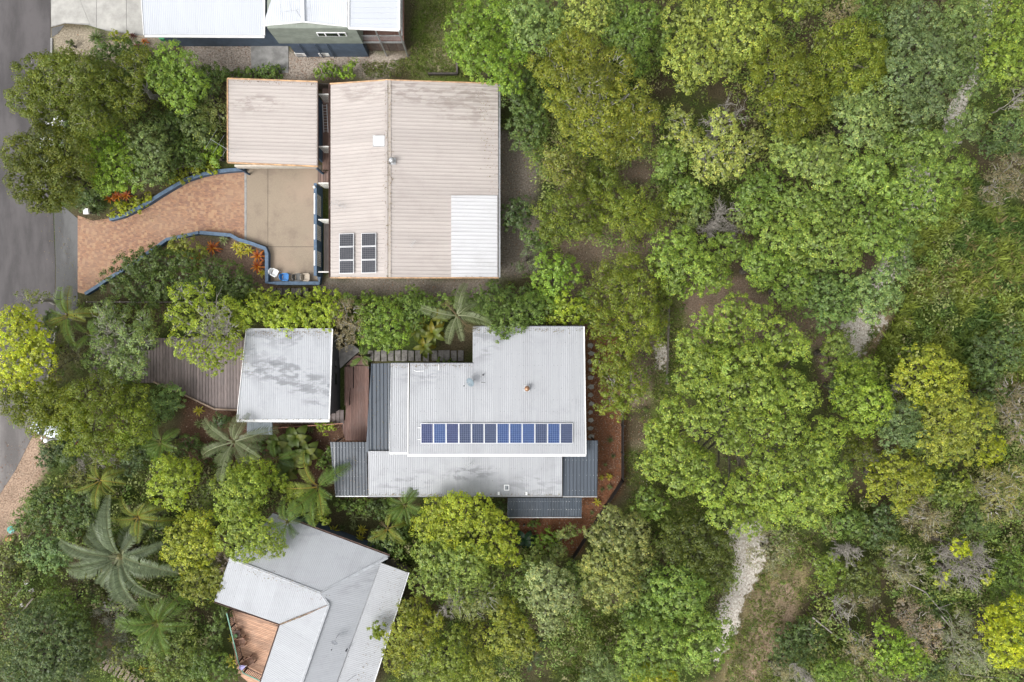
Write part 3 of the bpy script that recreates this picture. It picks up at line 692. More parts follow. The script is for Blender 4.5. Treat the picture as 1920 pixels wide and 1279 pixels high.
# blue rendered walls: one thing each run
def low_wall(s, th, h, label, name='rendered_wall', mat=M_BLUEWALL, z=0, cap=True):
    q = [P(x,y,h) for (x,y) in pts(s)]; e = empty(name, (q[0].x,q[0].y,z), label, 'wall', 'blue rendered walls of the driveway')
    L_ = []; R_ = []
    for i, p_ in enumerate(q):
        d = (q[min(i+1,len(q)-1)]-q[max(i-1,0)]).normalized(); nrm = Vector((-d.y,d.x,0))*th/2
        L_.append(p_+nrm); R_.append(p_-nrm)
    xy = [tuple(v[:2]) for v in L_]+[tuple(v[:2]) for v in R_[::-1]]
    MB_ = MB(); n = len(q)
    for i in range(n-1):
        a = [L_[i],L_[i+1],R_[i+1],R_[i]]; MB_.prism([tuple(v[:2]) for v in a], z-.2, h-.03)
    MB_.build('wall_body', mat, e)
    MC = MB(); vs = []; fs = []
    for i in range(n):
        for (p_, s_) in ((L_[i],1.06),(R_[i],1.06)):
            c = q[i]; v = c+(p_-c)*s_*1.05; vs += [(v.x,v.y,h-.03),(v.x,v.y,h+.02)]
    for i in range(n-1):
        a = i*4; b2 = a+4; fs += [(a+1,b2+1,b2+3,a+3),(a,a+2,b2+2,b2),(a,b2,b2+1,a+1),(a+2,a+3,b2+3,b2+2)]
    e_ = (n-1)*4; fs += [(0,1,3,2),(e_,e_+2,e_+3,e_+1)]
    MC.add(vs, fs).build('coping', M_BLUECAP, e, bevel=.01)
    return e
M_BLUECAP = plain('blue_coping_paint', (.085,.135,.205), .65, .16, 3, orand=.05)
low_wall('205,411 228,405 250,395 275,381 300,365 325,350 350,336 375,328 400,322 430,319 458,317', .27, .55, 'curved blue wall along the garden side of the brick driveway')
low_wall('159,551 180,538 200,524 240,500 275,475 296,461 312,449 340,443 372,436', .24, .5, 'kinked blue wall beside the lower edge of the brick driveway, at the street end')
low_wall('374,436 400,438 432,441 446,449 470,456 497,466 500,475 500,530 520,531 560,531 598,531 598,519', .27, .6, 'angular blue parapet round the court behind the plastic chairs')
cw = empty('court_wall', P(593,430), 'tall blue court wall with three white lattice openings', 'wall', 'blue rendered walls of the driveway')
a_ = P(589,344,1.9); b_ = P(593.5,517,1.9)
MB().box((a_.x,b_.y,0),(b_.x,a_.y,1.9)).build('wall_body', M_BLUEWALL, cw, bevel=.01)
MB().box((a_.x-.02,b_.y-.02,1.9),(b_.x+.02,a_.y+.02,1.95)).build('coping', M_BLUECAP, cw)
for (y0, y1) in ((363,402),(421,449),(470,498)):
    p0 = P(594,y0,1.9); p1 = P(594,y1,1.9)
    fr = MB(); fr.box((a_.x+.0,p1.y,1.955),(a_.x+.10,p0.y,1.99)).build('opening_frame', M_WHITE, cw)
    lt = MB(); x = b_.x+.03
    for j in range(6): lt.box((x-.012,p1.y,.75+j*.21),(x+.012,p0.y,.79+j*.21))
    k = int((p0.y-p1.y)/.16)
    for j in range(k+1): lt.box((x+.013,p1.y+j*.16,.75),(x+.03,p1.y+j*.16+.04,1.85))
    tag(lt.build('lattice', M_LATT, cw), kind='stuff')
w = P(590,351.5,1.96); tag(MB().lathe([(.05,0),(.1,.03),(.12,.1),(.1,.2),(.03,.24)],w,14).build('wall_lamp', M_WHITE, smooth=True), 'round white lamp on the northern end of the tall blue wall', 'lamp')
# retaining sleepers below the court
M_SLEEPER = wood('sleeper', (.06,.05,.045), (.115,.095,.085), 0.0, orand=.3)
rt = empty('sleeper_garden_edge', P(550,545), 'row of dark stone steps below the blue court wall', 'steps')
for k, px in enumerate((509,521,533,546,556,569,588,601)):
    a_ = P(px,538,.1); MB().cbox((a_.x+.22,a_.y-.42,.1+.02*(k%3)),(M(9+k%3),.62,.25),.03*(k%3-1)).build('sleeper', M_SLEEPER, rt, bevel=.03)

# plastic chairs
def plastic_chair(px, py, rz, mat, label):
    w = P(px, py, .45); e = empty('plastic_chair', (w.x,w.y,.04), label, 'chair', 'plastic chairs in the court corner'); e.rotation_euler = (0,0,rz)
    def add(name, mb, bev=.012): o = inst(name, mb.mesh(name, mat), e); b_ = o.modifiers.new('bevel','BEVEL'); b_.width = bev; b_.segments = 2; return o
    add('seat', MB().prism([(-.25,-.24),(.25,-.24),(.29,.1),(.27,.24),(-.27,.24),(-.29,.1)], .40, .44))
    bk = MB(); n = 8
    for i in range(n):
        t0 = -1+2*i/n; t1 = -1+2*(i+1)/n
        def bp(t, z): return (t*.27, -.24-.07*(1-t*t)-(z-.42)*.28, z)
        bk.add([bp(t0,.42),bp(t1,.42),bp(t1,.86-.05*t1*t1),bp(t0,.86-.05*t0*t0)]+[tuple(np.add(q,(0,-.03,0))) for q in (bp(t0,.42),bp(t1,.42),bp(t1,.86-.05*t1*t1),bp(t0,.86-.05*t0*t0))],
               [(0,1,2,3),(7,6,5,4),(0,4,5,1),(2,6,7,3),(1,5,6,2),(3,7,4,0)])
    o = inst('backrest', bk.mesh('backrest', mat), e)
    for s in (-1,1):
        add('armrest', MB().beam((s*.29,-.28,.64),(s*.31,.2,.62),.075,.03))
        add('leg', MB().tube([(s*.31,.2,.62),(s*.30,.23,.3),(s*.31,.27,0)],[.025,.03,.025],6)); add('leg', MB().tube([(s*.26,-.26,.62),(s*.27,-.28,.3),(s*.29,-.34,0)],[.025,.03,.025],6))
    return e
plastic_chair(516,512,R(-115),plain('white_plastic',(.82,.82,.82),.4,.03),'white plastic chair turned askew in the court corner')
plastic_chair(536,520,R(-92),plain('blue_plastic',(.035,.22,.58),.4,.08),'bright blue plastic chair against the blue parapet')
plastic_chair(560,520.5,R(-88),plain('grey_plastic',(.12,.12,.115),.5,.08),'dark grey plastic chair against the blue parapet')
plastic_chair(575.5,520.5,R(-90),plain('beige_plastic',(.50,.42,.33),.5,.06),'cream plastic chair against the blue parapet')

# ================= the house inside the boundary: pale grey roofs
hD = empty('grey_roofed_house', P(900, 770), 'low house with pale grey corrugated roofs and smoked skillion sheets', 'house')
SG = (.92, .35, 2, .55, .026)
zm = lambda py: 4.7-(py-612)/242*.5
rM, zfM = corr_roof([(888,612,zm(612)),(1094,612,zm(612)),(1097,852,zm(852)),(766,852,zm(852)),(769,681,zm(681)),(888,681,zm(681))], (0,1), .152, .014, 'corr', 5, M_GREYROOF, hD, M_CREAM, SG, M_SCREW)
strip('gutter',(764,853.5,4.17),(1099,853.5,4.17),.2,.14,M_WHITE,rM,.0)
strip('barge_board',(766,681,4.5),(765,852,4.2),.07,.16,M_WHITE,rM,.0); strip('barge_board',(1095,612,4.68),(1098.5,852,4.2),.09,.16,M_WHITE,rM,.0)
strip('ridge_cap',(768,680.5,4.54),(888,680.5,4.54),.06,.14,M_DARK,rM,.0); strip('ridge_cap',(888,611.5,4.68),(1094,611.5,4.68),.06,.14,M_DARK,rM,.0); strip('barge_board',(887.3,612,4.66),(887.3,680,4.5),.05,.16,M_STEEL,rM,-.02)
rS, _ = corr_roof([(734.5,681,4.25),(767.5,681,4.25),(764,849,3.95),(731,849,3.95)], (0,1), .152, .014, 'corr', 5, M_GREYROOF, hD, M_CREAM, SG, M_SCREW)
strip('gutter',(730.5,850,3.92),(764,850,3.92),.14,.12,M_WHITE,rS); strip('ridge_cap',(734,680.5,4.28),(768,680.5,4.28),.06,.12,M_DARK,rS)
strip('barge_board',(734,681,4.25),(730.5,849,3.95),.05,.12,M_STEEL,rS)
rL, zfL = corr_roof([(690,846,3.75),(1054,846,3.75),(1054,929,3.35),(691,929,3.35)], (0,1), .152, .014, 'corr', 5, M_GREYROOF, hD, M_CREAM, (1.0,.45,2,.5,.026), M_SCREW)
strip('gutter',(690,931,3.3),(1054,931,3.3),.11,.12,M_DARK,rL); strip('flashing',(690,930,3.36),(1054,930,3.36),.05,.03,M_STEEL,rL,.03)
SP = (1.15,.25,1,.9,.03)
rP1,_ = corr_roof([(696,682,3.7),(733,681,3.7),(730,848,3.5),(686,848,3.5)], (0,1), .30, .075, 'trap', 3, M_POLY, hD, M_DARK, (1.15,.25,1,.8,.018), M_DARK)
rP2,_ = corr_roof([(619,829,3.0),(688,829,3.0),(690,929,2.75),(629,929,2.75)], (0,1), .26, .07, 'trap', 3, M_POLYD, hD, M_DARK, (1.2,.42,1,.9,.022), M_SCREW_PALE)
strip('flashing',(629,930.5,2.75),(690,930.5,2.75),.08,.06,M_STEEL,rP2)
rP3,_ = corr_roof([(1056,826,3.3),(1121,826,3.3),(1120,930,3.05),(1055,930,3.05)], (0,1), .29, .075, 'trap', 3, M_POLY, hD, M_DARK, (1.25,.35,1,.9,.022), M_SCREW_PALE)
strip('flashing',(1055,931.5,3.05),(1120,931.5,3.05),.07,.06,M_STEEL,rP3)
rP4,_ = corr_roof([(952,933.5,2.8),(1091,933.5,2.8),(1090.5,969,2.55),(951,969,2.55)], (0,1), .215, .06, 'trap', 4, M_POLYD, hD, M_DARK, (.68,.3,1,.95,.024), M_SCREW_PALE)
strip('flashing',(951,970.5,2.55),(1091,970.5,2.55),.06,.06,M_STEEL,rP4)
def boxwall(px0,py0,px1,py1,zref,z1,mat=M_DARKWALL,ins=.4):
    a_ = P(px0,py0,zref); b_ = P(px1,py1,zref); MB().box((a_.x+ins,b_.y+ins,0),(b_.x-ins,a_.y-ins,z1)).build('wall', mat, hD)
boxwall(770,682,1094,850,4.3,4.0); boxwall(890,614,1093,690,4.6,4.15); boxwall(692,840,1050,928,3.4,3.2)
for (px,py,zr_) in ((622,833,2.85),(629,925,2.6),(690,690,3.5),(1117,830,3.1),(1117,926,2.9),(954,966,2.4),(1086,966,2.4)):
    w = P(px,py,zr_); MB().box((w.x-.05,w.y-.05,0),(w.x+.05,w.y+.05,zr_-.1)).build('post', M_DARK, hD)
tones = 'nbnsssbbbsbs'
ordn = ['first','second','third','fourth','fifth','sixth','seventh','eighth','ninth','tenth','eleventh','twelfth']
tn = {'n':'navy','b':'bright blue','s':'slate blue'}
for k in range(12):
    a_ = P(789+23.75*(k+.5), 812.5, 4.4); panel(a_.x, a_.y, 4.4, M(23.2,4.4), M(38,4.4), zfM, CELL[tones[k]], '%s solar panel, %s from the left in the row of twelve' % (tn[tones[k]], ordn[k]), 'row of twelve solar panels')
mb = MB()
for py in (802,824):
    a_ = P(783,py,4.35); mb.beam((a_.x,a_.y,zfM(a_.x,a_.y)+.08),(a_.x+.4,a_.y,zfM(a_.x,a_.y)+.08),.05,.04)
tag(mb.build('rail_end', M_ALU), 'bare aluminium rail ends left of the twelve solar panels', 'rail')
def dish(px, py, z, label, mat, az, s=.42):
    w = P(px,py,z); e = empty('satellite_dish', w, label, 'satellite dish', 'satellite dishes'); e.rotation_euler = (0,0,az)
    inst('mount', MB().tube([(0,-.25,0),(0,-.25,.55),(0,0,.75)],.03,6).mesh('mount', M_STEEL), e)
    prof = [(s*r_, .28*s*r_*r_) for r_ in (.02,.3,.55,.8,1.0)]+[(s*.98,.28*s+.015)]+[(s*r_, .28*s*r_*r_+.02) for r_ in (.8,.55,.3,.02)]
    o = inst('reflector', MB().lathe(prof,(0,0,0),24).mesh('reflector', mat, None, True), e, (0,0,.75), (R(-35),0,0), (1,.95,1))
    inst('feed_arm', MB().tube([(0,-.2,.62),(0,.62,.85)],.018,5).mesh('feed_arm', M_STEEL), e); inst('feed_horn', MB().lathe([(.03,0),(.05,.03),(.05,.1),(.03,.13)],(0,.62,.82),10).mesh('feed_horn', M_DARK), e)
dish(884,715,4.45,'blue-grey satellite dish on the upper grey roof', plain('dish_blue',(.14,.185,.215),.5,.1), R(120), .36)
whirly(988,728,4.45,'copper-topped vent on a white plate on the grey roof', plain('copper_top',(.34,.19,.11),.35,.2,4,.5), .19)
w = P(906,703,4.5); tag(MB().lathe([(.05,0),(.05,.25),(.07,.26),(.03,.3)],w,10).build('pipe_vent', M_DARK), 'short dark pipe vent right of the blue-grey dish', 'pipe')
def pipe_run(s, z, r, label, mat=M_WHITE):
    q = [P(x,y,z) for x,y in pts(s)]; tag(MB().tube(q, r, 6).build('conduit', mat), label, 'pipe')
pipe_run('776,694 780,696 795,695.5', 4.62, .025, 'bent white conduit near the roof top edge'); pipe_run('823,683 823,694', 4.62, .04, 'straight white pipe near the roof top edge')
pipe_run('902,717 910,717.5', 4.5, .02, 'dark rod right of the blue-grey dish', M_DARK)
antenna(882,868,3.6,'tangled white antenna below the white gutter',7,.8,.5,.45)
w = P(950,914,3.45); e = empty('roof_hatch', w, 'small square white framed hatch on the lower grey roof', 'hatch')
MB().cbox(w+Vector((0,0,.06)),(.42,.46,.08)).build('frame', M_WHITE, e); MB().cbox(w+Vector((0,0,.085)),(.3,.34,.06)).build('pane', plain('hatch_glass',(.25,.27,.29),.15), e); MB().cbox(w+Vector((.05,0,.12)),(.06,.18,.05)).build('latch', M_DARK, e)
for k, (px, lb) in enumerate(((900,'white roof bracket, leftmost on the lower eave'),(935,'white roof bracket left of the square hatch'),(987,'white roof bracket right of the square hatch'))):
    w = P(px,925,3.4); tag(MB().cbox(w+Vector((0,0,.06)),(.16,.26,.05)).build('roof_bracket', M_WHITE, bevel=.01), lb, 'bracket', 'white brackets along the lower eave')
# carport of this house
hE = empty('grey_carport', P(535, 705), 'carport with streak-stained pale grey roof and white gutter', 'carport')
rK,_ = corr_roof([(463,618,3.35),(623.5,618,3.35),(617,787,3.1),(445,787,3.1)], (0,1), .152, .014, 'corr', 5, M_CARROOF, hE, M_CREAM, (1.3,.4,2,.25,.02), M_SCREW)
strip('gutter',(443.5,789,3.08),(618,789,3.08),.22,.14,M_WHITE,rK); strip('barge_board',(623.8,617.5,3.35),(617.5,788,3.1),.08,.14,M_WHITE,rK); strip('barge_board',(462,617.5,3.35),(444,788,3.1),.05,.14,M_WHITE,rK)
strip('flashing',(462,616.8,3.35),(624,616.8,3.35),.06,.1,M_STEEL,rK)
# east wall with two small windows; the wall splays inwards towards the south
ea = P(638,640,0); eb = P(638,768,0)
MB().prism(gpoly('600,622 638,622 638,768 612,782 600,782'), 0, 3.0).build('wall', M_DARKWALL, hE)
for (y0,y1) in ((676,690),(700,722)):
    x = P(638,0,0).x; q0 = P(0,y0,1.6).y; q1 = P(0,y1,1.6).y
    wn2 = MB().box((x+.005,q1,1.25),(x+.035,q0,2.0)).build('window', M_DARK, hE); MB().box((x+.036,q1+.06,1.3),(x+.045,q0-.06,1.95)).build('pane', M_GLASS_D, wn2)
q0 = P(470,780,0); MB().box((q0.x,q0.y-.2,0),(q0.x+5.6,q0.y-.05,2.9)).build('wall', M_DARKWALL, hE)
for (px,py) in ((470,630),(452,780)):
    w = P(px,py,3.0); MB().box((w.x,w.y,0),(w.x+.12,w.y+.12,3.0)).build('post', M_DARK, hE)
rA,_ = corr_roof([(463,786,2.3),(510,786,2.3),(511,815,2.15),(463,815,2.15)], (0,1), .152, .014, 'corr', 5, roof_mat('awning_roof',(.33,.375,.42),(.15,.18,.2),.4,'y'), hE, M_DARK)

# decks
def deck(name, label, poly, z, bw, mat, under, ribdir=(0,1), gap=.012, step=None, group=None, cat='deck'):
    xy = [Vector(tuple(P(x,y,z)[:2])) for x,y in pts(poly)]; c = P(*[sum(t)/len(t) for t in zip(*pts(poly))], 0)
    e = empty(name, c, label, cat, group)
    MB().prism([tuple(v) for v in xy], max(0.0,z-.5) if z > .25 else -.05, z-.035).build('subframe', under, e)
    d = Vector((ribdir[0],-ribdir[1])).normalized(); u = Vector((-d.y,d.x)); U = [v.dot(u) for v in xy]; Vv = [v.dot(d) for v in xy]; n = len(xy)
    def iv(t):
        vs = [Vv[i]+(Vv[(i+1)%n]-Vv[i])*(t-U[i])/(U[(i+1)%n]-U[i]) for i in range(n) if (U[i]-t)*(U[(i+1)%n]-t) <= 0 and abs(U[i]-U[(i+1)%n]) > 1e-9]
        return (min(vs), max(vs)) if len(vs) > 1 else None
    t = min(U)+.002
    while t < max(U)-.02:
        t2 = min(t+bw-gap, max(U)-.001); a, b = iv(t+1e-4), iv(t2-1e-4)
        if a and b:
            cuts = [0]
            if step:
                x = random.uniform(0, step)
                while x < 1e3:
                    cuts.append(x); x += step*random.uniform(.5,1.4)
                    if x > max(a[1]-a[0], b[1]-b[0])-.3: break
            cuts.append(None)
            for k in range(len(cuts)-1):
                s0 = a[0]+cuts[k]+(.004 if k else 0), b[0]+cuts[k]+(.004 if k else 0)
                s1 = (a[1],b[1]) if cuts[k+1] is None else (a[0]+cuts[k+1], b[0]+cuts[k+1])
                if s1[0] <= s0[0]+.05 or s1[1] <= s0[1]+.05: continue
                qs = [u*t+d*s0[0], u*t2+d*s0[1], u*t2+d*s1[1], u*t+d*s1[0]]
                MB().prism([tuple(q) for q in qs], z-.033, z+random.uniform(-.002,.003)).build('board', mat, e)
        t += bw
    return e
M_DECKPU = wood('weathered_brown_decking', (.125,.095,.09), (.215,.17,.16), 0.0, orand=.22)
M_UNDER = plain('deck_subframe', (.035,.026,.022), .9)
deck('parking_deck', 'wide weathered brown deck leading to the grey carport', '168,634 462,634 462,640 450,771 402,769 345,742 288,718 168,715', .5, .262, M_DECKPU, M_UNDER, gap=.03)
mb = MB(); prev = None
for (x,y) in pts('288,716 345,740 402,767 450,769'):
    q = P(x,y,.62)
    if prev is not None: mb.beam(prev, q, .12, .12)
    prev = q
tag(mb.build('deck_edge_kerb', plain('kerb_timber',(.30,.22,.16),.8,.2,3)), 'pale timber kerb along the southern edge of the parking deck', 'deck edge')
deck('entry_deck', 'red-brown boarded entry deck between carport and smoked roof', '648,686 692,686 690,800 690,826 648,826 640,800 655,770 655,720 648,720', .55, .118, M_MERBAU, M_UNDER, gap=.014)
deck('entry_landing', 'upper reddish landing with stepped edge beside the carport', '646,688 662,688 662,728 655,728 655,760 646,760', .72, .118, M_MERBAU, M_UNDER, gap=.014)
deck('porch_deck', 'triangular brown deck corner under the tan shrub', '648,685 668,665 690,676 690,685', .62, .118, M_MERBAU, M_UNDER, ribdir=(1,0), gap=.014)
slab('concrete_landing', '637,655 662,645 678,657 640,690', .0, .5, plain('path_concrete',(.25,.235,.225),.85,.2,2), kind='structure')
st = empty('timber_stairs', P(590,790), 'brown timber stairs descending beneath the carport gutter', 'stairs')
for k in range(19):
    px = 645-k*7.6; z = .62-.03*k; y0 = 769 if px > 632 else (775 if px > 617 else 780)
    a_ = P(px-7.2,y0,z); b_ = P(px,795.5-.1*k,z); MB().box((a_.x,b_.y,z-.05),(b_.x-.03,a_.y,z)).build('tread', M_DECKPU, st)
mb = MB().beam(P(512,803,.75), P(643,794,1.25), .07, .09); mb.build('handrail', wood('rail_timber',(.26,.10,.055),(.34,.15,.08)), st)
for k in range(4): 
    q = P(520+k*38,802.5-k*2.6,.8); MB().box((q.x-.04,q.y-.04,0),(q.x+.04,q.y+.04,.8+k*.13)).build('post', M_BROWNWALL, st)
# stepping pads
M_PAD = plain('stepping_stone', (.24,.225,.21), .9, .25, 4, orand=.2, bumps=.3)
M_STONE = plain('pale_stone', (.40,.385,.365), .9, .2, 4, orand=.15, bumps=.3)
for k, px in enumerate((695,707.5,720,733,746,758.5,771,784,799,815,827,838,851,864)):
    w = P(px,667,.08); tag(MB().cbox((w.x,w.y,.06),(M(10.5),M(19+(k%3)),.12),R((k*37)%5-2)).build('stepping_slab', M_PAD, bevel=.02), 'grey stepping slab in the row above the grey roofs', 'slab', 'stepping slabs above the grey roofs')
for k, py in enumerate((648,663,678,693,708,725,741,757,773,788,803,819)):
    w = P(1107+(k%2)*1.5,py,.03); s = random.uniform(.85,1.15)
    c5 = [(w.x+math.cos(a+.4*k)*.29*s*random.uniform(.8,1.15), w.y+math.sin(a+.4*k)*.22*s*random.uniform(.8,1.15)) for a in np.linspace(0,2*math.pi,6)[:-1]]
    tag(MB().prism(c5,-.03,.05).build('stepping_stone', M_STONE, bevel=.015), 'irregular grey stepping stone, %s down from the top right corner of the grey roof' % ordn[k], 'stone', 'stepping stones in the red mulch')

# ================= house at the bottom
hF = empty('blue_grey_roofed_house', P(580, 1150), 'house with pale blue-grey hipped roofs meeting in a valley', 'house')
e1, r_ = 3.1, 4.3
u1 = (.935,.355); v1 = (-.36,.933)
kw = dict(pitch=.152, amp=.012, prof='corr', per_sheet=5, parent=hF, under_mat=M_CREAM)
rfA,_ = corr_roof([(512,962,e1),(730,1043,e1),(601,1112,r_),(430,1047,r_)], (-.36,.933), mat=M_LOWROOF, screws=(.95,.3,3,.35,.022), screw_mat=M_SCREW, **kw)
rfB,_ = corr_roof([(430,1048,r_),(601,1113,r_),(616,1134,r_),(525,1170,e1+.15),(402,1127,e1)], (-.36,.933), mat=M_LOWROOF, screws=(.95,.3,3,.35,.022), screw_mat=M_SCREW, **kw)
rfC,_ = corr_roof([(616,1135,r_),(525,1171,e1+.15),(472,1330,e1),(549,1330,r_)], (.935,.355), mat=M_LOWROOF, screws=(.95,.3,3,.35,.022), screw_mat=M_SCREW, **kw)
rfD,_ = corr_roof([(601,1112,r_),(730,1044.5,e1),(713,1056,3.25),(613,1330,3.25),(550,1330,r_),(616,1134,r_)], (.935,.355), mat=M_LOWROOF, screws=(.95,.3,3,.35,.022), screw_mat=M_SCREW, **kw)
rfE,_ = corr_roof([(713,1055,3.22),(765,1074,2.85),(684,1330,2.85),(614,1330,3.22)], (.935,.355), mat=M_LOWROOF2, screws=(.95,.3,3,.5,.026), screw_mat=M_SCREW, **kw)
for a_, b_, r0 in (((430,1047,r_),(601,1112,r_),rfA), ((601,1112,r_),(727,1045,e1+.05),rfA), ((601,1112,r_),(616,1134,r_),rfB), ((616,1134,r_),(550,1325,r_),rfC)):
    strip('ridge_cap', a_, b_, .22, .03, plain('ridge_pale',(.36,.375,.40),.45,.12) if 'ridge_pale' not in bpy.data.materials else bpy.data.materials['ridge_pale'], r0, .045)
    A = P(*a_); B = P(*b_); MB().tube([A+Vector((0,0,.065)),B+Vector((0,0,.065))],.035,6).build('ridge_roll', bpy.data.materials['ridge_pale'], r0)
strip('valley_gutter',(616,1135,r_-.05),(525,1170.5,e1+.12),.14,.02,plain('leaf_filled_valley',(.20,.15,.12),.9,.4,5),rfB,.06)
M_RUST = plain('brown_gutter',(.16,.10,.08),.7,.3,4)
gutter((512,962,e1),(730,1043,e1),M_RUST,rfA,.12,.1,side=-1); gutter((525,1170,e1+.1),(402,1127,e1),M_RUST,rfB,.12,.1,side=-1); gutter((472,1330,e1),(525,1171,e1+.1),M_RUST,rfC,.1,.1,side=-1); gutter((765,1074,2.85),(684,1330,2.85),M_STEEL,rfE,.1,.1,side=-1)
MB().prism([tuple(P(x,y,3)[:2]) for x,y in pts('524,978 718,1050 600,1104 500,1160 424,1126')],0,2.9).build('wall', M_BLUEGREY, hF)
MB().prism([tuple(P(x,y,3)[:2]) for x,y in pts('600,1104 716,1056 640,1330 500,1330 532,1172')],0,2.8).build('wall', M_BLUEGREY, hF)
# fold of roof edge at the corner
deck('rear_verandah_deck','dark brown deck strip beside the hip corner','726,1046 772,1066 764,1076 722,1058',.6,.13,M_DECKPU,M_UNDER,ribdir=(.93,.36))
M_DECKTIM = wood('golden_deck_timber', (.36,.185,.105), (.56,.34,.22), -.34, orand=.22)
M_DECKTIM.node_tree.nodes['Mapping'].inputs['Scale'].default_value = (1.6,22,6)
deck('timber_verandah','sunlit golden-brown timber deck in the roof corner','431,1142 528,1172 492,1274 478,1290 445,1262 432,1170',1.0,.14,M_DECKTIM,M_UNDER,ribdir=(.935,.34),step=2.6)
rg = empty('green_deck_railing', P(440,1210), 'green-topped timber railing along the outer edge of the golden deck', 'railing')
M_GREENP = plain('green_rail_paint',(.09,.25,.17),.5,.15)
RP = [P(425,1150,2.0),P(432,1178,2.0),P(447,1242,2.0),P(456,1262,2.0),P(492,1279,2.0)]
for i in range(len(RP)-1):
    MB().beam(RP[i],RP[i+1],.09,.05).build('top_rail', M_GREENP, rg); lo = Vector((0,0,.85)); MB().beam(RP[i]-lo,RP[i+1]-lo,.05,.06).build('bottom_rail', M_BROWNWALL, rg)
    L0 = (RP[i+1]-RP[i]).length; k = max(2,int(L0/.13))
    for j in range(k):
        q = RP[i].lerp(RP[i+1],(j+.5)/k); MB().box((q.x-.018,q.y-.018,q.z-.85),(q.x+.018,q.y+.018,q.z-.02)).build('baluster', M_BROWNWALL, rg)
for q in RP: MB().box((q.x-.05,q.y-.05,0),(q.x+.05,q.y+.05,q.z-.02)).build('post', M_BROWNWALL, rg)
def lounge_chair(px, py, rz, label):
    w = P(px,py,1.4); e = empty('timber_chair', (w.x,w.y,1.0), label, 'chair', 'timber chairs on the golden deck'); e.rotation_euler = (0,0,rz)
    M_ = bpy.data.materials.get('chair_timber') or wood('chair_timber',(.20,.10,.06),(.30,.16,.10))
    def add(n_, mb): inst(n_, mb.mesh(n_, M_), e)
    for k in range(6): add('slat', MB().box((-.27,-.25+k*.09,.38),(.27,-.25+k*.09+.075,.405)))
    for k in range(6): add('back_slat', MB().beam((-.24+k*.096,-.26,.40),(-.24+k*.096,-.52,.86),.08,.02))
    add('back_rail', MB().beam((-.29,-.52,.88),(.29,-.52,.88),.06,.05))
    for s in (-1,1):
        add('armrest', MB().beam((s*.31,-.36,.60),(s*.31,.30,.60),.07,.03)); add('leg', MB().box((s*.31-.03,.22,0),(s*.31+.03,.28,.59))); add('leg', MB().box((s*.31-.03,-.34,0),(s*.31+.03,-.28,.59)))
lounge_chair(453,1203,R(-80),'brown timber chair in the middle of the golden deck edge'); lounge_chair(469,1239,R(-60),'brown timber chair at the lower end of the golden deck')
w = P(445,1187,1.3); e = empty('pot_stand',(w.x,w.y,1.0),'dark square stand carrying a green pot on the golden deck','plant stand'); MB().cbox((w.x,w.y,1.45),(.55,.55,.05)).build('top', M_BROWNWALL, e)
for sx in (-.22,.22):
    for sy in (-.22,.22): MB().box((w.x+sx-.03,w.y+sy-.03,1.0),(w.x+sx+.03,w.y+sy+.03,1.42)).build('leg', M_BROWNWALL, e)
tag(MB().lathe([(.1,0),(.15,.06),(.18,.18),(.16,.22),(.14,.19),(.02,.17)],(w.x-.02,w.y-.1,1.476),16).build('green_pot', plain('pot_glaze',(.10,.20,.07),.4), smooth=True),'round green glazed pot on the dark stand','pot')
# folded lavender umbrella
w = P(452,1254,2.6); e = empty('folded_umbrella',(w.x,w.y,1.0),'folded lavender umbrella leaning at the deck corner','umbrella')
a_ = Vector((w.x-.35,w.y-.25,2.0)); b_ = Vector((w.x+.45,w.y+.35,2.9)); d_ = (b_-a_)
prof = [(0,.03),(.08,.16),(.3,.21),(.55,.17),(.8,.09),(1,.03)]
mb = MB(); nS = 14; n0 = 0; x_ = d_.normalized().cross(Vector((0,0,1))).normalized(); y_ = x_.cross(d_.normalized())
vs = [a_+d_*t+(x_*math.cos(2*math.pi*j/nS)+y_*math.sin(2*math.pi*j/nS))*r0*(1 if j%2 else .66) for (t,r0) in prof for j in range(nS)]
fs = [(i*nS+j,i*nS+(j+1)%nS,(i+1)*nS+(j+1)%nS,(i+1)*nS+j) for i in range(len(prof)-1) for j in range(nS)]
mb.add(vs,fs).build('canopy', plain('lavender_cloth',(.36,.33,.58),.8,.1,4), e); MB().tube([a_-d_*.12,b_+d_*.25],.02,6).build('pole', M_WHITE, e)
dish(632,1196,3.75,'dark grey satellite dish on the blue-grey roof', plain('dish_grey',(.16,.17,.19),.5,.1), R(160), .27)
w = P(651,1217,3.5); tag(MB().lathe([(.06,0),(.06,.3),(.1,.31),(.02,.37)],w,10).build('pipe_vent', M_DARK),'small dark flue near the seam of the blue-grey roof','pipe')
pipe_run('650,1278 668,1265', 3.4, .015, 'thin dark rod at the bottom of the pale verandah roof', M_DARK)
# backyard structure lower left and plank stairs
pl = empty('garden_bench_frame', P(40,1120), 'dark timber garden frame with a pale top in the shade', 'garden frame')
for (x0,y0,x1,y1) in ((18,1135,42,1100),(30,1160,62,1122)):
    MB().beam(P(x0,y0,.7),P(x1,y1,.7),.14,.1).build('beam', wood('old_timber',(.16,.13,.10),(.26,.22,.18)), pl)
for (x,y) in ((18,1135),(42,1100),(30,1160),(62,1122)): q = P(x,y,.7); MB().box((q.x-.05,q.y-.05,0),(q.x+.05,q.y+.05,.65)).build('post', M_BROWNWALL, pl)
for (x,y,s) in ((60,1108,.35),(40,1135,.3)): q = P(x,y,.75); MB().cbox((q.x,q.y,.78),(s*1.3,s,.06),.5).build('shelf', plain('pale_shelf',(.42,.40,.37),.7,.2), pl)
w = P(48,1092,.9); tag(MB().lathe([(.12,0),(.2,.1),(.22,.3),(.2,.33),(.03,.3)],(w.x,w.y,.6),16).build('white_tub', M_WHITE),'round white tub beside the dark garden frame','tub')
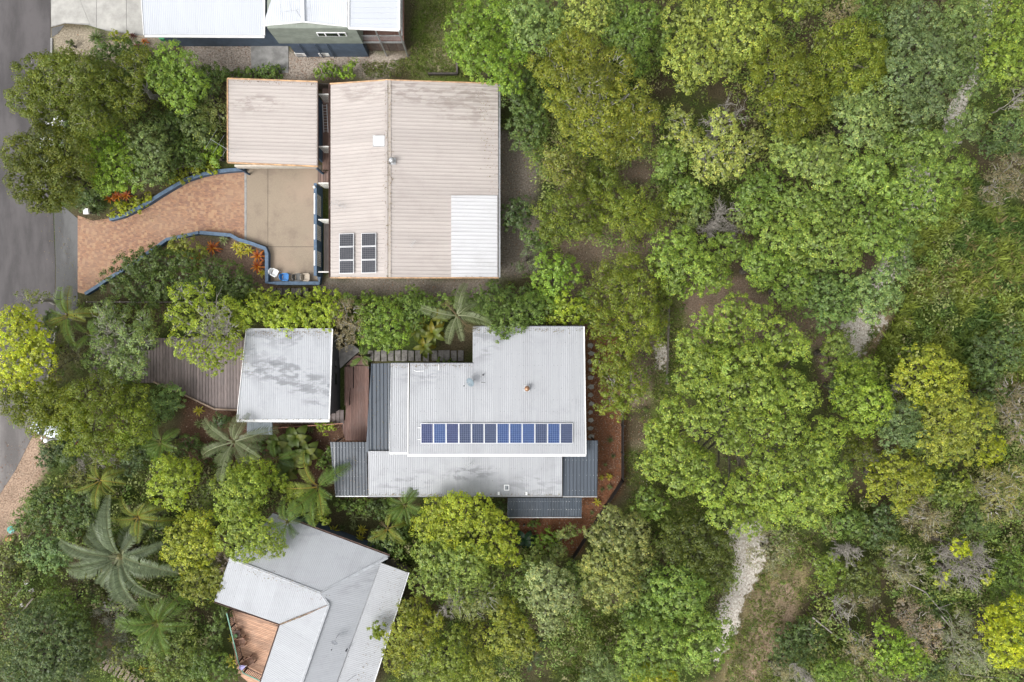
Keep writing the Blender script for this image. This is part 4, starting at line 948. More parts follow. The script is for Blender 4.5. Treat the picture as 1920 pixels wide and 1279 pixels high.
ps = empty('plank_steps', P(222,1262), 'narrow plank steps descending at the lower picture edge', 'steps')
for k in range(9):
    q = P(193+k*8.5,1243+k*5.2,.3); MB().cbox((q.x,q.y,.3-.02*k),(.26,.95,.07),R(-32)).build('tread', wood('step_timber',(.24,.17,.12),(.36,.28,.21)) if k==0 else bpy.data.materials['step_timber'], ps, bevel=.01)
    MB().cbox((q.x-.14,q.y+.09,.26-.02*k),(.03,.9,.06),R(-32)).build('nosing', bpy.data.materials.get('pale_nosing') or plain('pale_nosing',(.55,.5,.44),.7), ps)
w = P(22,993,.4); e = empty('kids_bin',(w.x,w.y,0),'teal plastic bin at the left edge of the garden','bin'); MB().lathe([(.22,0),(.30,.45),(.32,.46),(.32,.52),(.05,.56)],(w.x,w.y,0),18).build('body', plain('teal_plastic',(.02,.30,.26),.4,.08), e)
MB().tube([(w.x-.3,w.y,.5),(w.x,w.y,.62),(w.x+.3,w.y,.5)],.015,5).build('handle', M_DARK, e)
w = P(17,1011,.3); e = empty('toy_cart',(w.x,w.y,0),'small orange toy cart below the teal bin','toy'); MB().prism([(w.x-.3,w.y-.18),(w.x+.3,w.y-.18),(w.x+.22,w.y+.18),(w.x-.24,w.y+.18)],.12,.36).build('tray', plain('orange_plastic',(.60,.22,.02),.4,.08), e, bevel=.03)
for s in (-1,1):
    for t in (-1,1): MB().tube([(w.x+.2*s,w.y+.2*t-.03,.1),(w.x+.2*s,w.y+.2*t+.03,.1)],.1,12).build('wheel', M_DARK, e)

# ================= fences, edges, street things
def fence(s, h, label, mat, th=.03, pal=None):
    q = [P(x,y,h) for x,y in pts(s)]; e = empty('timber_fence',(q[0].x,q[0].y,0),label,'fence')
    for i in range(len(q)-1):
        a, b2 = q[i], q[i+1]; L0 = (b2-a).length; k = max(1,int(L0/2.2))
        for j in range(k+1): v = a.lerp(b2,j/k); MB().box((v.x-.06,v.y-.06,0),(v.x+.06,v.y+.06,h+.05)).build('post', mat, e)
        for zz in (.25,h-.15): MB().beam(Vector((a.x,a.y,zz)),Vector((b2.x,b2.y,zz)),.05,.09).build('rail', mat, e)
        if pal:
            mb = MB(); n = int(L0/pal); rz = math.atan2(b2.y-a.y,b2.x-a.x)
            for j in range(n): v = a.lerp(b2,(j+.5)/n); mb.cbox((v.x,v.y,h/2+.03),(pal*.9,.025,h-.02+random.uniform(-.02,.02)),rz)
            tag(mb.build('palings', mat, e), kind='stuff')
M_OLDFENCE = wood('old_fence_timber',(.10,.085,.07),(.17,.15,.13)); M_BLACKF = plain('black_fence',(.022,.02,.02),.7,.2)
fence('1169,595 1169,903 1074,1052', 1.1, 'black paling fence round the red mulch garden', M_BLACKF, pal=.12)
fence('1257,470 1256,590 1252,720', .8, 'weathered timber fence in the grass strip by the bush', M_OLDFENCE)
fence('545,152 625,158 720,150', 1.6, 'dark timber fence behind the carport and house with beige roofs', M_OLDFENCE, pal=.14)
fence('163,566 350,566 620,567', 1.5, 'dark fence hidden behind the lime hedge', M_OLDFENCE, pal=.14)
ed = empty('sleeper_edging', P(840,140), 'L-shaped dark timber edging on the patchy lawn', 'edging')
MB().beam(P(803,139,.2),P(857,139,.2),.16,.35).build('sleeper', M_SLEEPER, ed); MB().beam(P(857,139.5,.2),P(857,118,.2),.16,.35).build('sleeper', M_SLEEPER, ed)
w = P(163,397,1.0); e = empty('letterbox',(w.x,w.y,0),'small white letterbox beside the spiky yucca','letterbox'); MB().box((w.x-.05,w.y-.05,0),(w.x+.05,w.y+.05,.9)).build('post', M_DARK, e)
MB().cbox((w.x,w.y,1.03),(.36,.42,.26),.1).build('box', M_WHITE, e, bevel=.02); MB().cbox((w.x,w.y,1.175),(.42,.46,.03),.1).build('lid', M_WHITE, e)
sl = empty('street_lamp', P(160,812), 'street lamp with round white head between the parked silver car and dark bushes', 'street lamp')
b0 = P(152,812,0); t0 = P(112,821,4.6); h0 = P(86,826,5.0)
MB().tube([b0, Vector((b0.x,b0.y,4.4)), t0, h0],[.09,.07,.05,.04],8).build('pole', M_STEEL, sl); MB().lathe([(.05,-.1),(.16,-.06),(.20,.02),(.15,.09),(.03,.12)],h0,16).build('lamp_head', M_WHITE, sl, smooth=True)

def car(px, py, rz, paint, label):
    w = P(px,py,.7); e = empty('parked_car',(w.x,w.y,.012),label,'car','cars parked at the roadside'); e.rotation_euler = (0,0,rz)
    # body: lofted cross-sections along x (length 4.4 m)
    secs = [(-2.15,.30,.55,.70),(-2.1,.26,.80,.80),(-1.7,.22,.90,.87),(-.9,.2,.93,.89),(.3,.2,.94,.89),(1.2,.2,.90,.88),(1.75,.22,.80,.84),(2.1,.28,.66,.74),(2.18,.36,.55,.64)]
    vs = []; fs = []; nn = 10
    for (x,zb,ztop,hw) in secs:
        for k in range(nn):
            a = 2*math.pi*(k+.5)/nn; cy = math.copysign(abs(math.cos(a))**.35, math.cos(a))*hw; cz = math.copysign(abs(math.sin(a))**.45, math.sin(a))
            vs.append((x,cy,(zb+ztop)/2+cz*(ztop-zb)/2))
    for i in range(len(secs)-1):
        for k in range(nn): fs.append((i*nn+k,(i+1)*nn+k,(i+1)*nn+(k+1)%nn,i*nn+(k+1)%nn))
    fs += [tuple(range(nn)), tuple(range((len(secs)-1)*nn,len(secs)*nn))[::-1]]
    o = inst('body', MB().add(vs,fs).mesh('body',paint,None,True), e); sb = o.modifiers.new('s','SUBSURF'); sb.levels = 1; sb.render_levels = 1
    def ring(x0,x1,hw,z): return [(x0,-hw,z),(x1,-hw*.96,z),(x1,hw*.96,z),(x0,hw,z)]
    def loft(a,b_,name,mat): return inst(name, MB().add(a+b_,[(0,3,2,1),(4,5,6,7),(0,1,5,4),(1,2,6,5),(2,3,7,6),(3,0,4,7)]).mesh(name,mat), e)
    loft(ring(-1.75,1.15,.80,.88), ring(-1.32,.42,.62,1.40), 'windows', M_GLASS_D)
    r0 = loft(ring(-1.36,.46,.635,1.385), ring(-1.2,.25,.54,1.46), 'roof', paint); bv = r0.modifiers.new('b','BEVEL'); bv.width = .05; bv.segments = 2
    for s in (-1,1):
        for x in (-1.35,1.35):
            wh = inst('wheel', MB().tube([(x,s*.70,.31),(x,s*.88,.31)],.31,18).mesh('tyre',plain('tyre_rubber',(.02,.02,.02),.9) if 'tyre_rubber' not in bpy.data.materials else bpy.data.materials['tyre_rubber']), e)
            inst('rim', MB().tube([(x,s*.86,.31),(x,s*.89,.31)],.19,12).mesh('rim',M_ALU), wh)
        inst('headlight', MB().cbox((2.02,s*.55,.62),(.2,.3,.12)).mesh('headlight',M_ALU), e); inst('tail_light', MB().cbox((-2.09,s*.6,.72),(.1,.24,.14)).mesh('tail_light',plain('red_lens',(.35,.01,.01),.3) if 'red_lens' not in bpy.data.materials else bpy.data.materials['red_lens']), e)
        inst('mirror', MB().cbox((.75,s*.95,.92),(.12,.2,.12)).mesh('mirror',paint), e)
    return e
pw = plain('car_white',(.78,.79,.81),.2,.02); ps_ = plain('car_silver',(.50,.54,.62),.22,.03,2,.3)
car(100,262,R(84),pw,'white parked car mostly hidden under the roadside trees'); car(104,805,R(164),ps_,'silver-blue parked car poking out from under the olive trees')

# ------------------------------------------------------------------ vegetation
def quads_mesh(name, V, C, mat):
    """V (n,4,3) leaf quads, C (n,3) leaf colours"""
    n = len(V); me = bpy.data.meshes.new(name)
    me.vertices.add(n*4); me.vertices.foreach_set('co', V.astype(np.float32).ravel())
    me.loops.add(n*4); me.loops.foreach_set('vertex_index', np.arange(n*4, dtype=np.int32))
    me.polygons.add(n); me.polygons.foreach_set('loop_start', np.arange(0, n*4, 4, dtype=np.int32))
    me.update(calc_edges=True)
    a = me.attributes.new('leaf_colour', 'FLOAT_COLOR', 'FACE')
    a.data.foreach_set('color', np.concatenate([np.clip(C,0.002,1), np.ones((n,1))], 1).astype(np.float32).ravel())
    me.materials.append(mat)
    return me
def unit(a): return a/np.maximum(np.linalg.norm(a, axis=-1, keepdims=True), 1e-9)
def rsph(n): return unit(rng.normal(size=(n,3)))
def leaves(p, nrm, L, W, tang=None):
    n = len(p); t = tang if tang is not None else rsph(n)
    t = unit(t - nrm*(t*nrm).sum(-1, keepdims=True)); b = np.cross(nrm, t)
    L = np.broadcast_to(np.asarray(L).reshape(-1,1), (n,1)); W = np.broadcast_to(np.asarray(W).reshape(-1,1), (n,1))
    return np.stack([p-t*L/2, p+b*W/2+nrm*W*.12, p+t*L/2, p-b*W/2+nrm*W*.12], 1)
# leaf style: clump radius (m), clumps per m2 of lobe shell, leaves per clump, leaf length, width, upward bias
STY = {'broad': (.22, 10.6, 20, .145, .092, .4), 'small': (.21, 10.0, 20, .13, .08, .4), 'glossy': (.24, 9.0, 23, .145, .09, .5),
       'tuft': (.38, 5.3, 54, .14, .078, .2), 'wispy': (.42, 3.2, 52, .20, .035, .25), 'sparse': (.36, 2.0, 40, .15, .08, .4)}
NLEAF = [0]
def lump(dirs, seed):
    a = np.random.default_rng(seed).normal(size=(5,3))*2.6; ph = np.random.default_rng(seed+1).random(5)*6.28
    return 1+.075*np.sin(dirs@a.T+ph).sum(-1)/1.2
def crown(lobes, style, colour, seed, dens=1.0, young=.06, dull=.0):
    cr, cpm, lpc, LL, WW, up = STY[style]; PV = []; PC = []; tips = []
    colour = np.array(colour)*np.array([1.68,1.72,1.95]); colour[0] = max(colour[0], colour[1]*.66)
    if style != 'wispy': colour[0] = min(colour[0], colour[1]*(.89 if colour[1] < .36 else .88))
    for li, (c, r, rz) in enumerate(lobes):
        c = np.array(c); n = max(5, int(cpm*dens*r*r*3.6))
        d = rsph(n*2); d[:,2] = d[:,2]*.8+.12; d = unit(d); d = d[d[:,2] > -.15][:n]
        rad = np.minimum(rng.normal(.95,.06,len(d)),1.08)*lump(d, seed*7+li)
        cc = c + d*np.array([r,r,rz])*rad[:,None]
        vis = np.ones(len(cc), bool)
        for lj, (c2, r2, rz2) in enumerate(lobes):      # nothing grows in the shade inside a neighbouring lobe
            if lj != li: vis &= np.linalg.norm((cc-np.array(c2))/np.array([r2,r2,rz2]), axis=1) > .70
        if vis.sum() < 4:
            if PV or li < len(lobes)-1: continue
            vis[:] = True
        cc = cc[vis]; d = d[vis]
        tips.append(cc[:40]); lobe_t = rng.normal(0,.12); csz = cr*rng.uniform(.6,1.4,len(d))*min(1.0, .5+r*.42)
        m = lpc; k = len(cc)*m
        ld = rsph(k)
        if style == 'tuft': ld[:,2] = np.abs(ld[:,2])*.9+.05; ld = unit(ld)
        cen = np.repeat(cc, m, 0); cs = np.repeat(csz, m); cd = np.repeat(d, m, 0)
        rr = rng.random(k)**(.45 if style != 'tuft' else .18)
        p = cen + ld*(cs*rr)[:,None]*np.array([1,1,.72])
        nrm = unit(cd*.8 + ld*.5 + rsph(k)*.5 + np.array([0,0,up]))
        s = rng.uniform(.65,1.3,k)
        if style == 'tuft': V = leaves(p, unit(ld*1.0+rsph(k)*.45+cd*.25), LL*s, WW*s)
        elif style == 'wispy':
            V = leaves(p, unit(rsph(k)*.9+np.array([0,0,.8])), LL*s, WW*s, unit(ld+.35*rsph(k)+cd*.3))
        else: V = leaves(p, nrm, LL*s, WW*s)
        ct = np.repeat(rng.normal(0,.10,len(cc)), m)
        tone = np.clip(1+lobe_t+ct+rng.normal(0,.17,k), .45, 1.7)
        C = colour[None,:]*tone[:,None]
        hue = rng.normal(0,.07,k)+ct*.25; C[:,0] *= 1+hue; C[:,2] *= 1-hue
        yg = rng.random(k) < young*np.repeat(rng.uniform(0,2,len(cc)),m)
        C[yg] = C[yg]*np.array([1.55,1.35,1.25])
        if dull > 0:
            dl = rng.random(k) < dull; C[dl] = np.array([.15,.115,.07])*tone[dl][:,None]
        PV.append(V); PC.append(C)
        # inner leaves keep the crown from being hollow
        k2 = int(n*1.5*dens); d2 = rsph(k2); p2 = c+d2*np.array([r,r,rz])*(rng.random(k2)**.5)[:,None]*.72
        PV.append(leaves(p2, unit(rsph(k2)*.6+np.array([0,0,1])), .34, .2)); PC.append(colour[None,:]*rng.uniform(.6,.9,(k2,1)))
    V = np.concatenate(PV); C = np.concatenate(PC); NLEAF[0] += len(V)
    return V, C, np.concatenate(tips)
def wiggle(a, b, n, amp):
    a = np.array(a); b = np.array(b); L = np.linalg.norm(b-a); out = []
    for i in range(n+1):
        t = i/n; out.append(a+(b-a)*t+(rng.normal(size=3)*amp*L*math.sin(math.pi*t) if 0 < i < n else 0))
    return out
def limbs(mb, base, lobes, h, r0, twigs=None, ntw=0, twr=.02):
    base = np.array(base); lc = np.array([l[0] for l in lobes]); cen = lc.mean(0)
    fork = np.array([base[0]*.6+cen[0]*.4, base[1]*.6+cen[1]*.4, h*.38])
    mb.tube(wiggle(base+np.array([0,0,-.1]), fork, 4, .05), np.linspace(r0*1.25, r0*.85, 5), 8)
    for (c, r, rz) in lobes:
        c = np.array(c); e = c+np.array([0,0,rz*.25]); d = np.linalg.norm(e[:2]-fork[:2]); 
        mid = fork*.5+e*.5+np.array([0,0,-.08*d])+rng.normal(size=3)*.12
        k = max(.35, min(1, r/2.2)); q = wiggle(fork, mid, 2, .05)+wiggle(mid, e, 3, .06)[1:]
        mb.tube(q, np.linspace(r0*.62*k, r0*.16*k+.01, len(q)), 6)
        for _ in range(2 if r > .8 else 1):
            a = rsph(1)[0]; a[2] = abs(a[2])*.7; t = c+a*np.array([r,r,rz])*.85; mb.tube(wiggle(mid*.25+e*.75, t, 3, .07), np.linspace(r0*.18*k+.012, .012, 4), 5)
    if twigs is not None and ntw:
        for i in rng.choice(len(twigs), min(ntw, len(twigs)), replace=False):
            t = twigs[i]; j = np.argmin(((lc-t)**2).sum(1)); c = lc[j]+np.array([0,0,lobes[j][2]*.2])
            mb.tube(wiggle(c*.5+t*.5, t*1.0+np.array([0,0,.12]), 3, .10), [twr*1.6,twr*1.2,twr,twr*.5], 4, False)
def bare(mb, base, lobes, h, n, r0):
    """leafless crown: forking grey limbs and fine twigs"""
    base = np.array(base); lc = np.array([l[0] for l in lobes]).mean(0)
    fork = np.array([base[0]*.5+lc[0]*.5, base[1]*.5+lc[1]*.5, h*.42]); mb.tube(wiggle(base, fork, 3, .05), np.linspace(r0*1.3,r0,4), 7)
    for (c, r, rz) in lobes:
        c = np.array(c); start = c-np.array([0,0,rz*.75]); q = wiggle(fork, start, 3, .08); mb.tube(q, np.linspace(r0*.7,r0*.4,4), 6)
        for _ in range(max(3, int(5+r*2))):
            a = rsph(1)[0]; a[2] = abs(a[2])*.8+.1; a = a/np.linalg.norm(a); t = c+a*np.array([r,r,rz])*rng.uniform(.6,.95)
            q = wiggle(start, t, 5, .09); mb.tube(q, np.linspace(r0*.34, .014, 6), 5, False)
            for _ in range(max(4,int(n))):
                k = rng.integers(1,6); s = np.array(q[k]); dv = t-start; dv = dv/np.linalg.norm(dv)
                e = s+(unit((rsph(1)[0]*.85+dv*.7+np.array([0,0,.2]))[None])[0])*r*rng.uniform(.25,.6); q2 = wiggle(s, e, 3, .12)
                mb.tube(q2, [.018,.015,.012,.008], 3, False)
                for _ in range(3):
                    s2 = np.array(q2[rng.integers(1,4)]); e2 = s2+(e-s)*rng.uniform(.2,.5)+rsph(1)[0]*r*.16; mb.tube([s2,(s2+e2)/2+rsph(1)[0]*.04,e2],[.010,.008,.005],3,False)
def lobes_of(spec, h, flat=.74, drop=.30, grow=None):
    L_ = pts(spec); cx = sum(l[0]*l[2] for l in L_)/sum(l[2] for l in L_); cy = sum(l[1]*l[2] for l in L_)/sum(l[2] for l in L_)
    Rm = max(math.hypot(l[0]-cx,l[1]-cy)+l[2] for l in L_); out = []
    for (x,y,r) in L_:
        d = math.hypot(x-cx,y-cy)/max(Rm,1); zt = h*(1-drop*d*d)*(1+rng.uniform(-.09,.05))
        rm = M(r, zt)*(grow or (1.17 if h > 5 else 1.1)); rz = rm*flat+.1*rm; zc = max(zt-rz, rz*.6+.1); w = P(x,y,zc+rz*.35); out.append(((w.x,w.y,zc), rm*1.02, rz))
    return out, P(cx, cy, h*.7)
tseed = [100]
def tree(name, style, colour, h, spec, label, cat='tree', group=None, bark=None, dens=1.0, young=.06, twigs=0, dull=0.0, flat=.74, drop=.30, twr=.02, grow=None):
    tseed[0] += 3; lobes, c = lobes_of(spec, h, flat, drop, grow)
    base = (c.x, c.y, 0.0); e = empty(name, base, label, cat, group)
    Rm = max(l[1] for l in lobes); off = np.array(base)
    if style == 'bare':
        mb = MB(); bare(mb, base, lobes, h, 11*dens, .035+.032*Rm); mb.build('trunk', bark or M_DEADWOOD, e); return e
    V, C, tips = crown(lobes, style, colour, tseed[0], dens, young, dull)
    inst('crown', quads_mesh('crown', V-off, C, M_LEAF), e)
    mb = MB(); limbs(mb, base, lobes, h, min(.32,.05+.035*h*.5+.012*len(lobes)), tips, twigs, twr)
    inst('trunk', mb.mesh('trunk', bark or M_BARK, base), e)
    return e
# foliage colours (linear, per leaf)
LIME=(.190,.235,.022); YEL=(.27,.265,.018); GRN=(.115,.185,.022); DGRN=(.062,.110,.020); OLV=(.150,.165,.020); DOLV=(.092,.112,.014)
GGRN=(.125,.165,.045); PALE=(.185,.215,.075); TAN=(.185,.155,.075); BOLV=(.155,.15,.05); BRT=(.13,.215,.02); FOL=(.150,.205,.035)
G1='roadside garden trees by the brick driveway'; G2='trees of the bush behind the houses'; G3='hedge and garden shrubs round the grey roofed house'; G4='shrubs and trees of the lower left garden'
BT='broadleaf_tree'; NT='needle_leaf_tree'; SH='shrub'
def t(*a, **k): return tree(*a, **k)
# --- front garden, top left
t(NT,'tuft',DOLV,7.5,'70,140,34 110,150,38 55,185,32 100,195,40 150,185,38 145,140,34 185,200,30 190,155,30 165,225,24 85,215,24 225,190,24 120,115,20','wide olive tree with pale grey limbs overhanging the road above the dark round tree',group=G1,twigs=90,twr=.026,bark=M_PALEBARK,dens=1.45)
t(NT,'tuft',(.10,.118,.015),6,'245,135,28 265,115,22 235,160,22 245,200,20','olive tree with bare silver branches in the middle of the roadside garden',group=G1,twigs=40,twr=.026,bark=M_PALEBARK)
t(NT,'tuft',(.085,.100,.012),8,'80,305,40 50,290,34 45,335,34 90,350,36 115,285,36 125,330,32 80,265,28 70,375,18 100,375,18','dense rounded dark olive tree overhanging the road beside the driveway',group=G1,dens=1.5)
t(BT,'small',BRT,5.5,'185,275,34 205,265,28 215,300,30 180,310,28 200,335,28 230,330,26','vivid green leafy tree right of the dark rounded roadside tree',group=G1)
t(BT,'small',GGRN,5,'270,265,30 285,285,28 250,290,26 265,320,26 290,310,22','grey-green leafy tree between the vivid green tree and the carport garden',group=G1)
t(BT,'small',GRN,6,'315,115,32 345,125,26 300,140,28 325,160,32 360,155,24 340,185,22 300,100,18','medium green bushy tree below the gravel strip of the white-roofed house',group=G1,young=.1)
t(BT,'small',DGRN,4,'220,95,26 250,100,24 195,90,20 180,110,18','dull dark shrub tree at the top of the roadside garden',group=G1)
t(BT,'glossy',DGRN,4,'385,150,24 405,140,18 370,170,20 355,205,22','dark green shrub touching the carport corner',cat='shrub',group=G1)
t(SH,'wispy',(.13,.15,.035),3.6,'400,190,24 410,215,20 390,215,16','feathery olive shrub against the western carport edge',cat='shrub',group=G1)
t(SH,'small',(.09,.12,.03),3.2,'365,245,24 385,255,20 345,235,16','dark mixed shrub in the shade west of the carport',cat='shrub',group=G1,young=.12)
t(SH,'glossy',BRT,2.6,'398,283,17 405,300,12','small bright green bush beside the lower carport corner',cat='shrub',group=G1)
t(SH,'small',DGRN,3,'345,285,24 320,300,22 365,300,18 300,330,22','low dark green shrub above the yellow ground cover',cat='shrub',group=G1)
t(SH,'glossy',(.05,.09,.018),2.8,'310,235,22 330,215,18 290,225,18 320,260,18','deep shade bush in the centre of the roadside garden',cat='shrub',group=G1)
t(SH,'small',(.24,.20,.012),1.2,'345,325,16 370,318,14 320,330,14 395,315,12','yellow-green low bush along the curved blue wall, by the carport',cat='shrub',group=G1)
t(SH,'small',(.30,.25,.012),1.1,'225,392,13 245,388,15 262,378,13 210,400,9 275,370,9','yellow low bush along the curved blue wall, near the letterbox',cat='shrub',group=G1)
t(SH,'glossy',(.06,.09,.02),1.6,'175,375,16 160,360,14 190,360,14 155,385,12','dark bush behind the white letterbox',cat='shrub',group=G1)
t(SH,'small',(.26,.24,.02),1.0,'213,66,10 228,72,9 236,66,7','yellow bush on the verge below the concrete driveway',cat='shrub',group=G1)
t(SH,'small',(.08,.10,.03),1.0,'135,85,8 128,78,6','small dark tuft on the sandy verge',cat='shrub',group=G1)
# strip under the white roofed house
t(SH,'glossy',(.10,.15,.03),1.3,'440,138,12 460,135,13 480,138,12 500,133,13 520,134,13 420,140,12','low glossy hedge along the top of the beige carport',cat='shrub',group='plants between the white and beige roofs',young=.15)
t(SH,'small',GRN,1.8,'610,130,15 625,128,12 600,138,10','small green bush below the right air conditioner',cat='shrub',group='plants between the white and beige roofs')
t(SH,'small',BRT,1.8,'655,132,12 662,118,8 645,138,9','bright green upright bush on the gravel strip',cat='shrub',group='plants between the white and beige roofs')
# --- below the brick driveway
t(SH,'glossy',(.042,.085,.014),3.2,'240,500,26 275,490,30 310,495,28 345,490,22 220,530,26 260,540,32 305,540,32 345,525,26','large dark glossy shrub below the lower brick driveway edge',cat='shrub',group=G1)
t(SH,'glossy',(.045,.08,.014),3.0,'395,510,26 425,520,28 455,535,24 390,540,24 430,550,24','dark glossy shrub below the orange bromeliads',cat='shrub',group=G1)
t(SH,'small',OLV,2.6,'340,460,20 365,475,18 325,470,14','olive shrub in the bend of the lower blue wall',cat='shrub',group=G1)
t(BT,'small',LIME,5.8,'345,560,26 375,545,22 335,600,26 345,640,26 375,665,26 410,655,24 400,685,20 440,665,12 430,620,24 390,600,30','lime-rimmed spreading tree with bare twigs over the parking deck',group=G3,twigs=120,twr=.018,bark=M_PALEBARK,dens=.75)
t(SH,'bare',None,6.2,'395,590,30 385,625,26 420,600,20','bare grey twig tangle within the lime-rimmed tree',cat='dead shrub',group='bare twiggy trees and shrubs',dens=.7)
for (s,lb) in (('440,590,24 425,575,18 455,605,16','lime hedge shrub left of the grey carport corner'),('470,585,20 490,575,20 500,595,16','lime hedge shrub above the left half of the grey carport roof'),
               ('530,585,24 535,607,22 515,600,14','rounded lime hedge shrub bulging over the grey carport roof'),('570,580,18 585,595,20 560,600,14','lime hedge shrub right of the bulging one'),('605,580,20 612,605,16 625,585,14','lime hedge shrub at the right corner of the grey carport roof'),
               ('480,552,16 510,556,16','small lime bush above the photo midline of the hedge, left'),('545,558,14 575,556,14','small lime bush below the dark sleeper steps'),('600,552,16 628,556,14','small lime bush below the blue wall end')):
    t(SH,'small',LIME,4.2 if 'carport' in lb or 'bulging' in lb else 2.6,s,lb,cat='shrub',group=G3,young=.1)
t(SH,'wispy',TAN,4.0,'648,585,26 655,610,24 640,635,16 665,625,16','tan half-dry shrub at the carport corner by the entry deck',cat='shrub',group=G3,twigs=60,bark=M_PALEBARK,twr=.018)
t(BT,'small',GRN,4.5,'700,590,30 730,595,28 710,620,30 740,630,24 690,635,18 725,645,16 755,600,22','bright green bushy tree above the entry deck',group=G3,young=.12)
t(SH,'small',(.10,.15,.025),4,'780,585,22 765,570,16 800,575,16 775,605,16','medium green shrub left of the big palm',cat='shrub',group=G3)
t(BT,'small',(.075,.135,.022),6,'920,580,24 945,590,28 975,585,24 1000,580,24 935,612,18 943,632,11 970,605,18 1020,575,20','dark green tree hanging over the upper corner of the grey roof',group=G3)
t(SH,'small',LIME,5,'1045,585,24 1075,590,22 1060,570,20 1085,575,16','lime shrub above the right end of the grey roof',cat='shrub',group=G3)
# street corner, left middle
t(BT,'small',YEL,6.5,'20,620,34 50,640,36 15,670,34 60,670,30 40,705,30 10,715,26 70,650,22 45,600,22 20,590,18','vivid yellow-green tree at the left picture edge over the road',group=G1,young=.12)
t(SH,'sparse',(.15,.17,.05),5,'45,565,18 70,560,14 30,555,12','thin twiggy branch tip above the yellow-green tree',cat='shrub',group=G1,twigs=40,twr=.014,bark=M_PALEBARK)
t(SH,'wispy',(.14,.14,.05),3.5,'125,650,30 140,680,26 110,690,24 150,650,20','dry olive-grey shrub between the yellow tree and the parking deck',cat='shrub',group=G1,dull=.25)
t(SH,'glossy',(.06,.09,.02),3,'95,600,18 70,760,20 110,610,14','dark shrub between the road and the arching palm',cat='shrub',group=G1)
t(BT,'sparse',GGRN,6,'195,590,22 215,600,24 235,630,24 200,660,24 230,680,26 260,640,22 255,690,20 270,605,18 220,710,18','grey-green open tree with bare forks over the left end of the deck',group=G3,twigs=90,twr=.02,bark=M_PALEBARK,dens=2.0)
t(SH,'small',(.10,.14,.03),3.6,'185,640,22 175,675,22 205,700,22 240,715,20 190,610,16','green shrub mass under the grey-green open tree at the deck street end',cat='shrub',group=G3)
t(SH,'bare',None,6.3,'205,625,30 195,655,18','bare grey forked branches over the left end of the deck',cat='dead shrub',group='bare twiggy trees and shrubs',dens=.6)
t(NT,'tuft',(.115,.135,.014),6,'60,765,34 100,765,34 30,755,24 90,735,24 130,785,30 75,795,20','olive needle tree by the kerb above the silver car',group=G1,dens=1.4)
t(NT,'tuft',(.105,.13,.014),6.5,'165,745,34 195,730,30 175,790,34 140,820,26 185,825,26 205,770,28','olive needle tree beside the western end of the parking deck',group=G1)
t(NT,'tuft',(.11,.14,.014),6,'245,760,30 235,795,28 265,790,22 225,830,22 255,820,18 205,850,18','olive needle tree left of the round-leaved green bush',group=G1)
t(SH,'glossy',(.12,.19,.05),2.6,'305,750,22 325,740,18 300,775,20 330,760,12','fresh green round-leaved bush at the deck edge',cat='shrub',group=G3,young=.15)
t(SH,'glossy',(.05,.08,.022),2.0,'415,790,16 400,800,14','dark bush beside the small awning roof',cat='shrub',group=G3)
t(SH,'small',LIME,1.3,'608,803,11 622,800,9 598,800,7','small lime bush at the foot of the stair rail',cat='shrub',group=G3)
for (sp_,c_,h_,lb) in (('400,850,20 420,865,16','DG',1.8,'dark shrub beside the bluish silver palm'),('480,835,16 470,855,14 495,850,12','DG',1.4,'low dark shrub right of the bluish silver palm'),('615,850,12 605,870,14 620,880,10','GR',1.2,'low green shrub at the left edge of the dark smoked roof'),
    ('655,950,16 675,948,14 640,945,12','GR',1.4,'green shrub under the left end of the lower eave'),('700,952,16 720,945,14 712,965,12','DG',1.6,'dark shrub left of the green eave palm'),('820,680,7 835,682,7 850,681,7','GR',.6,'tiny ground plants between stepping slabs and roof'),
    ('1000,985,10 965,990,10','GR',1.0,'small green shrub at the corner of the dark smoked skillion'),('940,950,12 935,970,12','DG',2.2,'dark shrub left of the dark smoked skillion'),('355,830,16 375,845,14 340,845,14','DG',1.6,'dark shrub in the soil right of the green palm')):
    t(SH,'small',{'DG':(.06,.10,.022),'GR':(.11,.16,.03)}[c_],h_,sp_,lb,cat='shrub',group=G3)
for (sp_,c_,h_,lb) in (('650,562,14 670,566,12 636,568,10',(.13,.19,.03),2.4,'green hedge shrub under the left end of the big beige roof'),('745,562,14 725,566,12',(.15,.21,.03),2.6,'lime hedge shrub on the soil below the beige ridge'),('830,563,14 812,566,12 845,568,12',(.12,.17,.03),2.6,'green hedge shrub between banana plants and the beige roof'),
    ('880,566,14 900,572,14',(.10,.15,.03),3.0,'dark green hedge shrub right of the tall silvery palm'),('1010,560,16 990,566,14 1030,558,14',(.13,.19,.03),3.4,'green hedge shrub above the overhanging dark tree'),('1100,560,18 1090,580,16 1110,600,14',(.14,.19,.03),4,'green shrub at the top of the red mulch strip')):
    t(SH,'small',c_,h_,sp_,lb,cat='shrub',group=G3)
# --- lower left garden
t(SH,'glossy',(.045,.075,.018),3.2,'95,845,22 115,835,20 85,865,18 130,850,20','dark bush under the street lamp',cat='shrub',group=G4)
t(SH,'bare',None,3.4,'170,860,22 200,870,18 150,875,14','silvery dead shrub below the olive needle trees',cat='dead shrub',group='bare twiggy trees and shrubs',dens=1.0)
t(SH,'small',(.07,.10,.03),3,'250,860,24 270,845,16 235,880,18','dark green shrub right of the silvery dead shrub',cat='shrub',group=G4)
t(SH,'wispy',(.13,.14,.03),3,'150,895,22 125,905,18 170,910,18','olive tangled shrub beside the bare earth verge',cat='shrub',group=G4,dull=.2)
t(SH,'small',(.075,.115,.025),3.6,'85,930,26 60,950,22 100,955,22 75,975,20 40,975,20','green bush below the bare earth verge',cat='shrub',group=G4)
t(SH,'glossy',(.06,.10,.022),3.8,'140,950,28 165,935,22 130,980,26 165,970,24','dark green bush left of the yellow palm',cat='shrub',group=G4,young=.08)
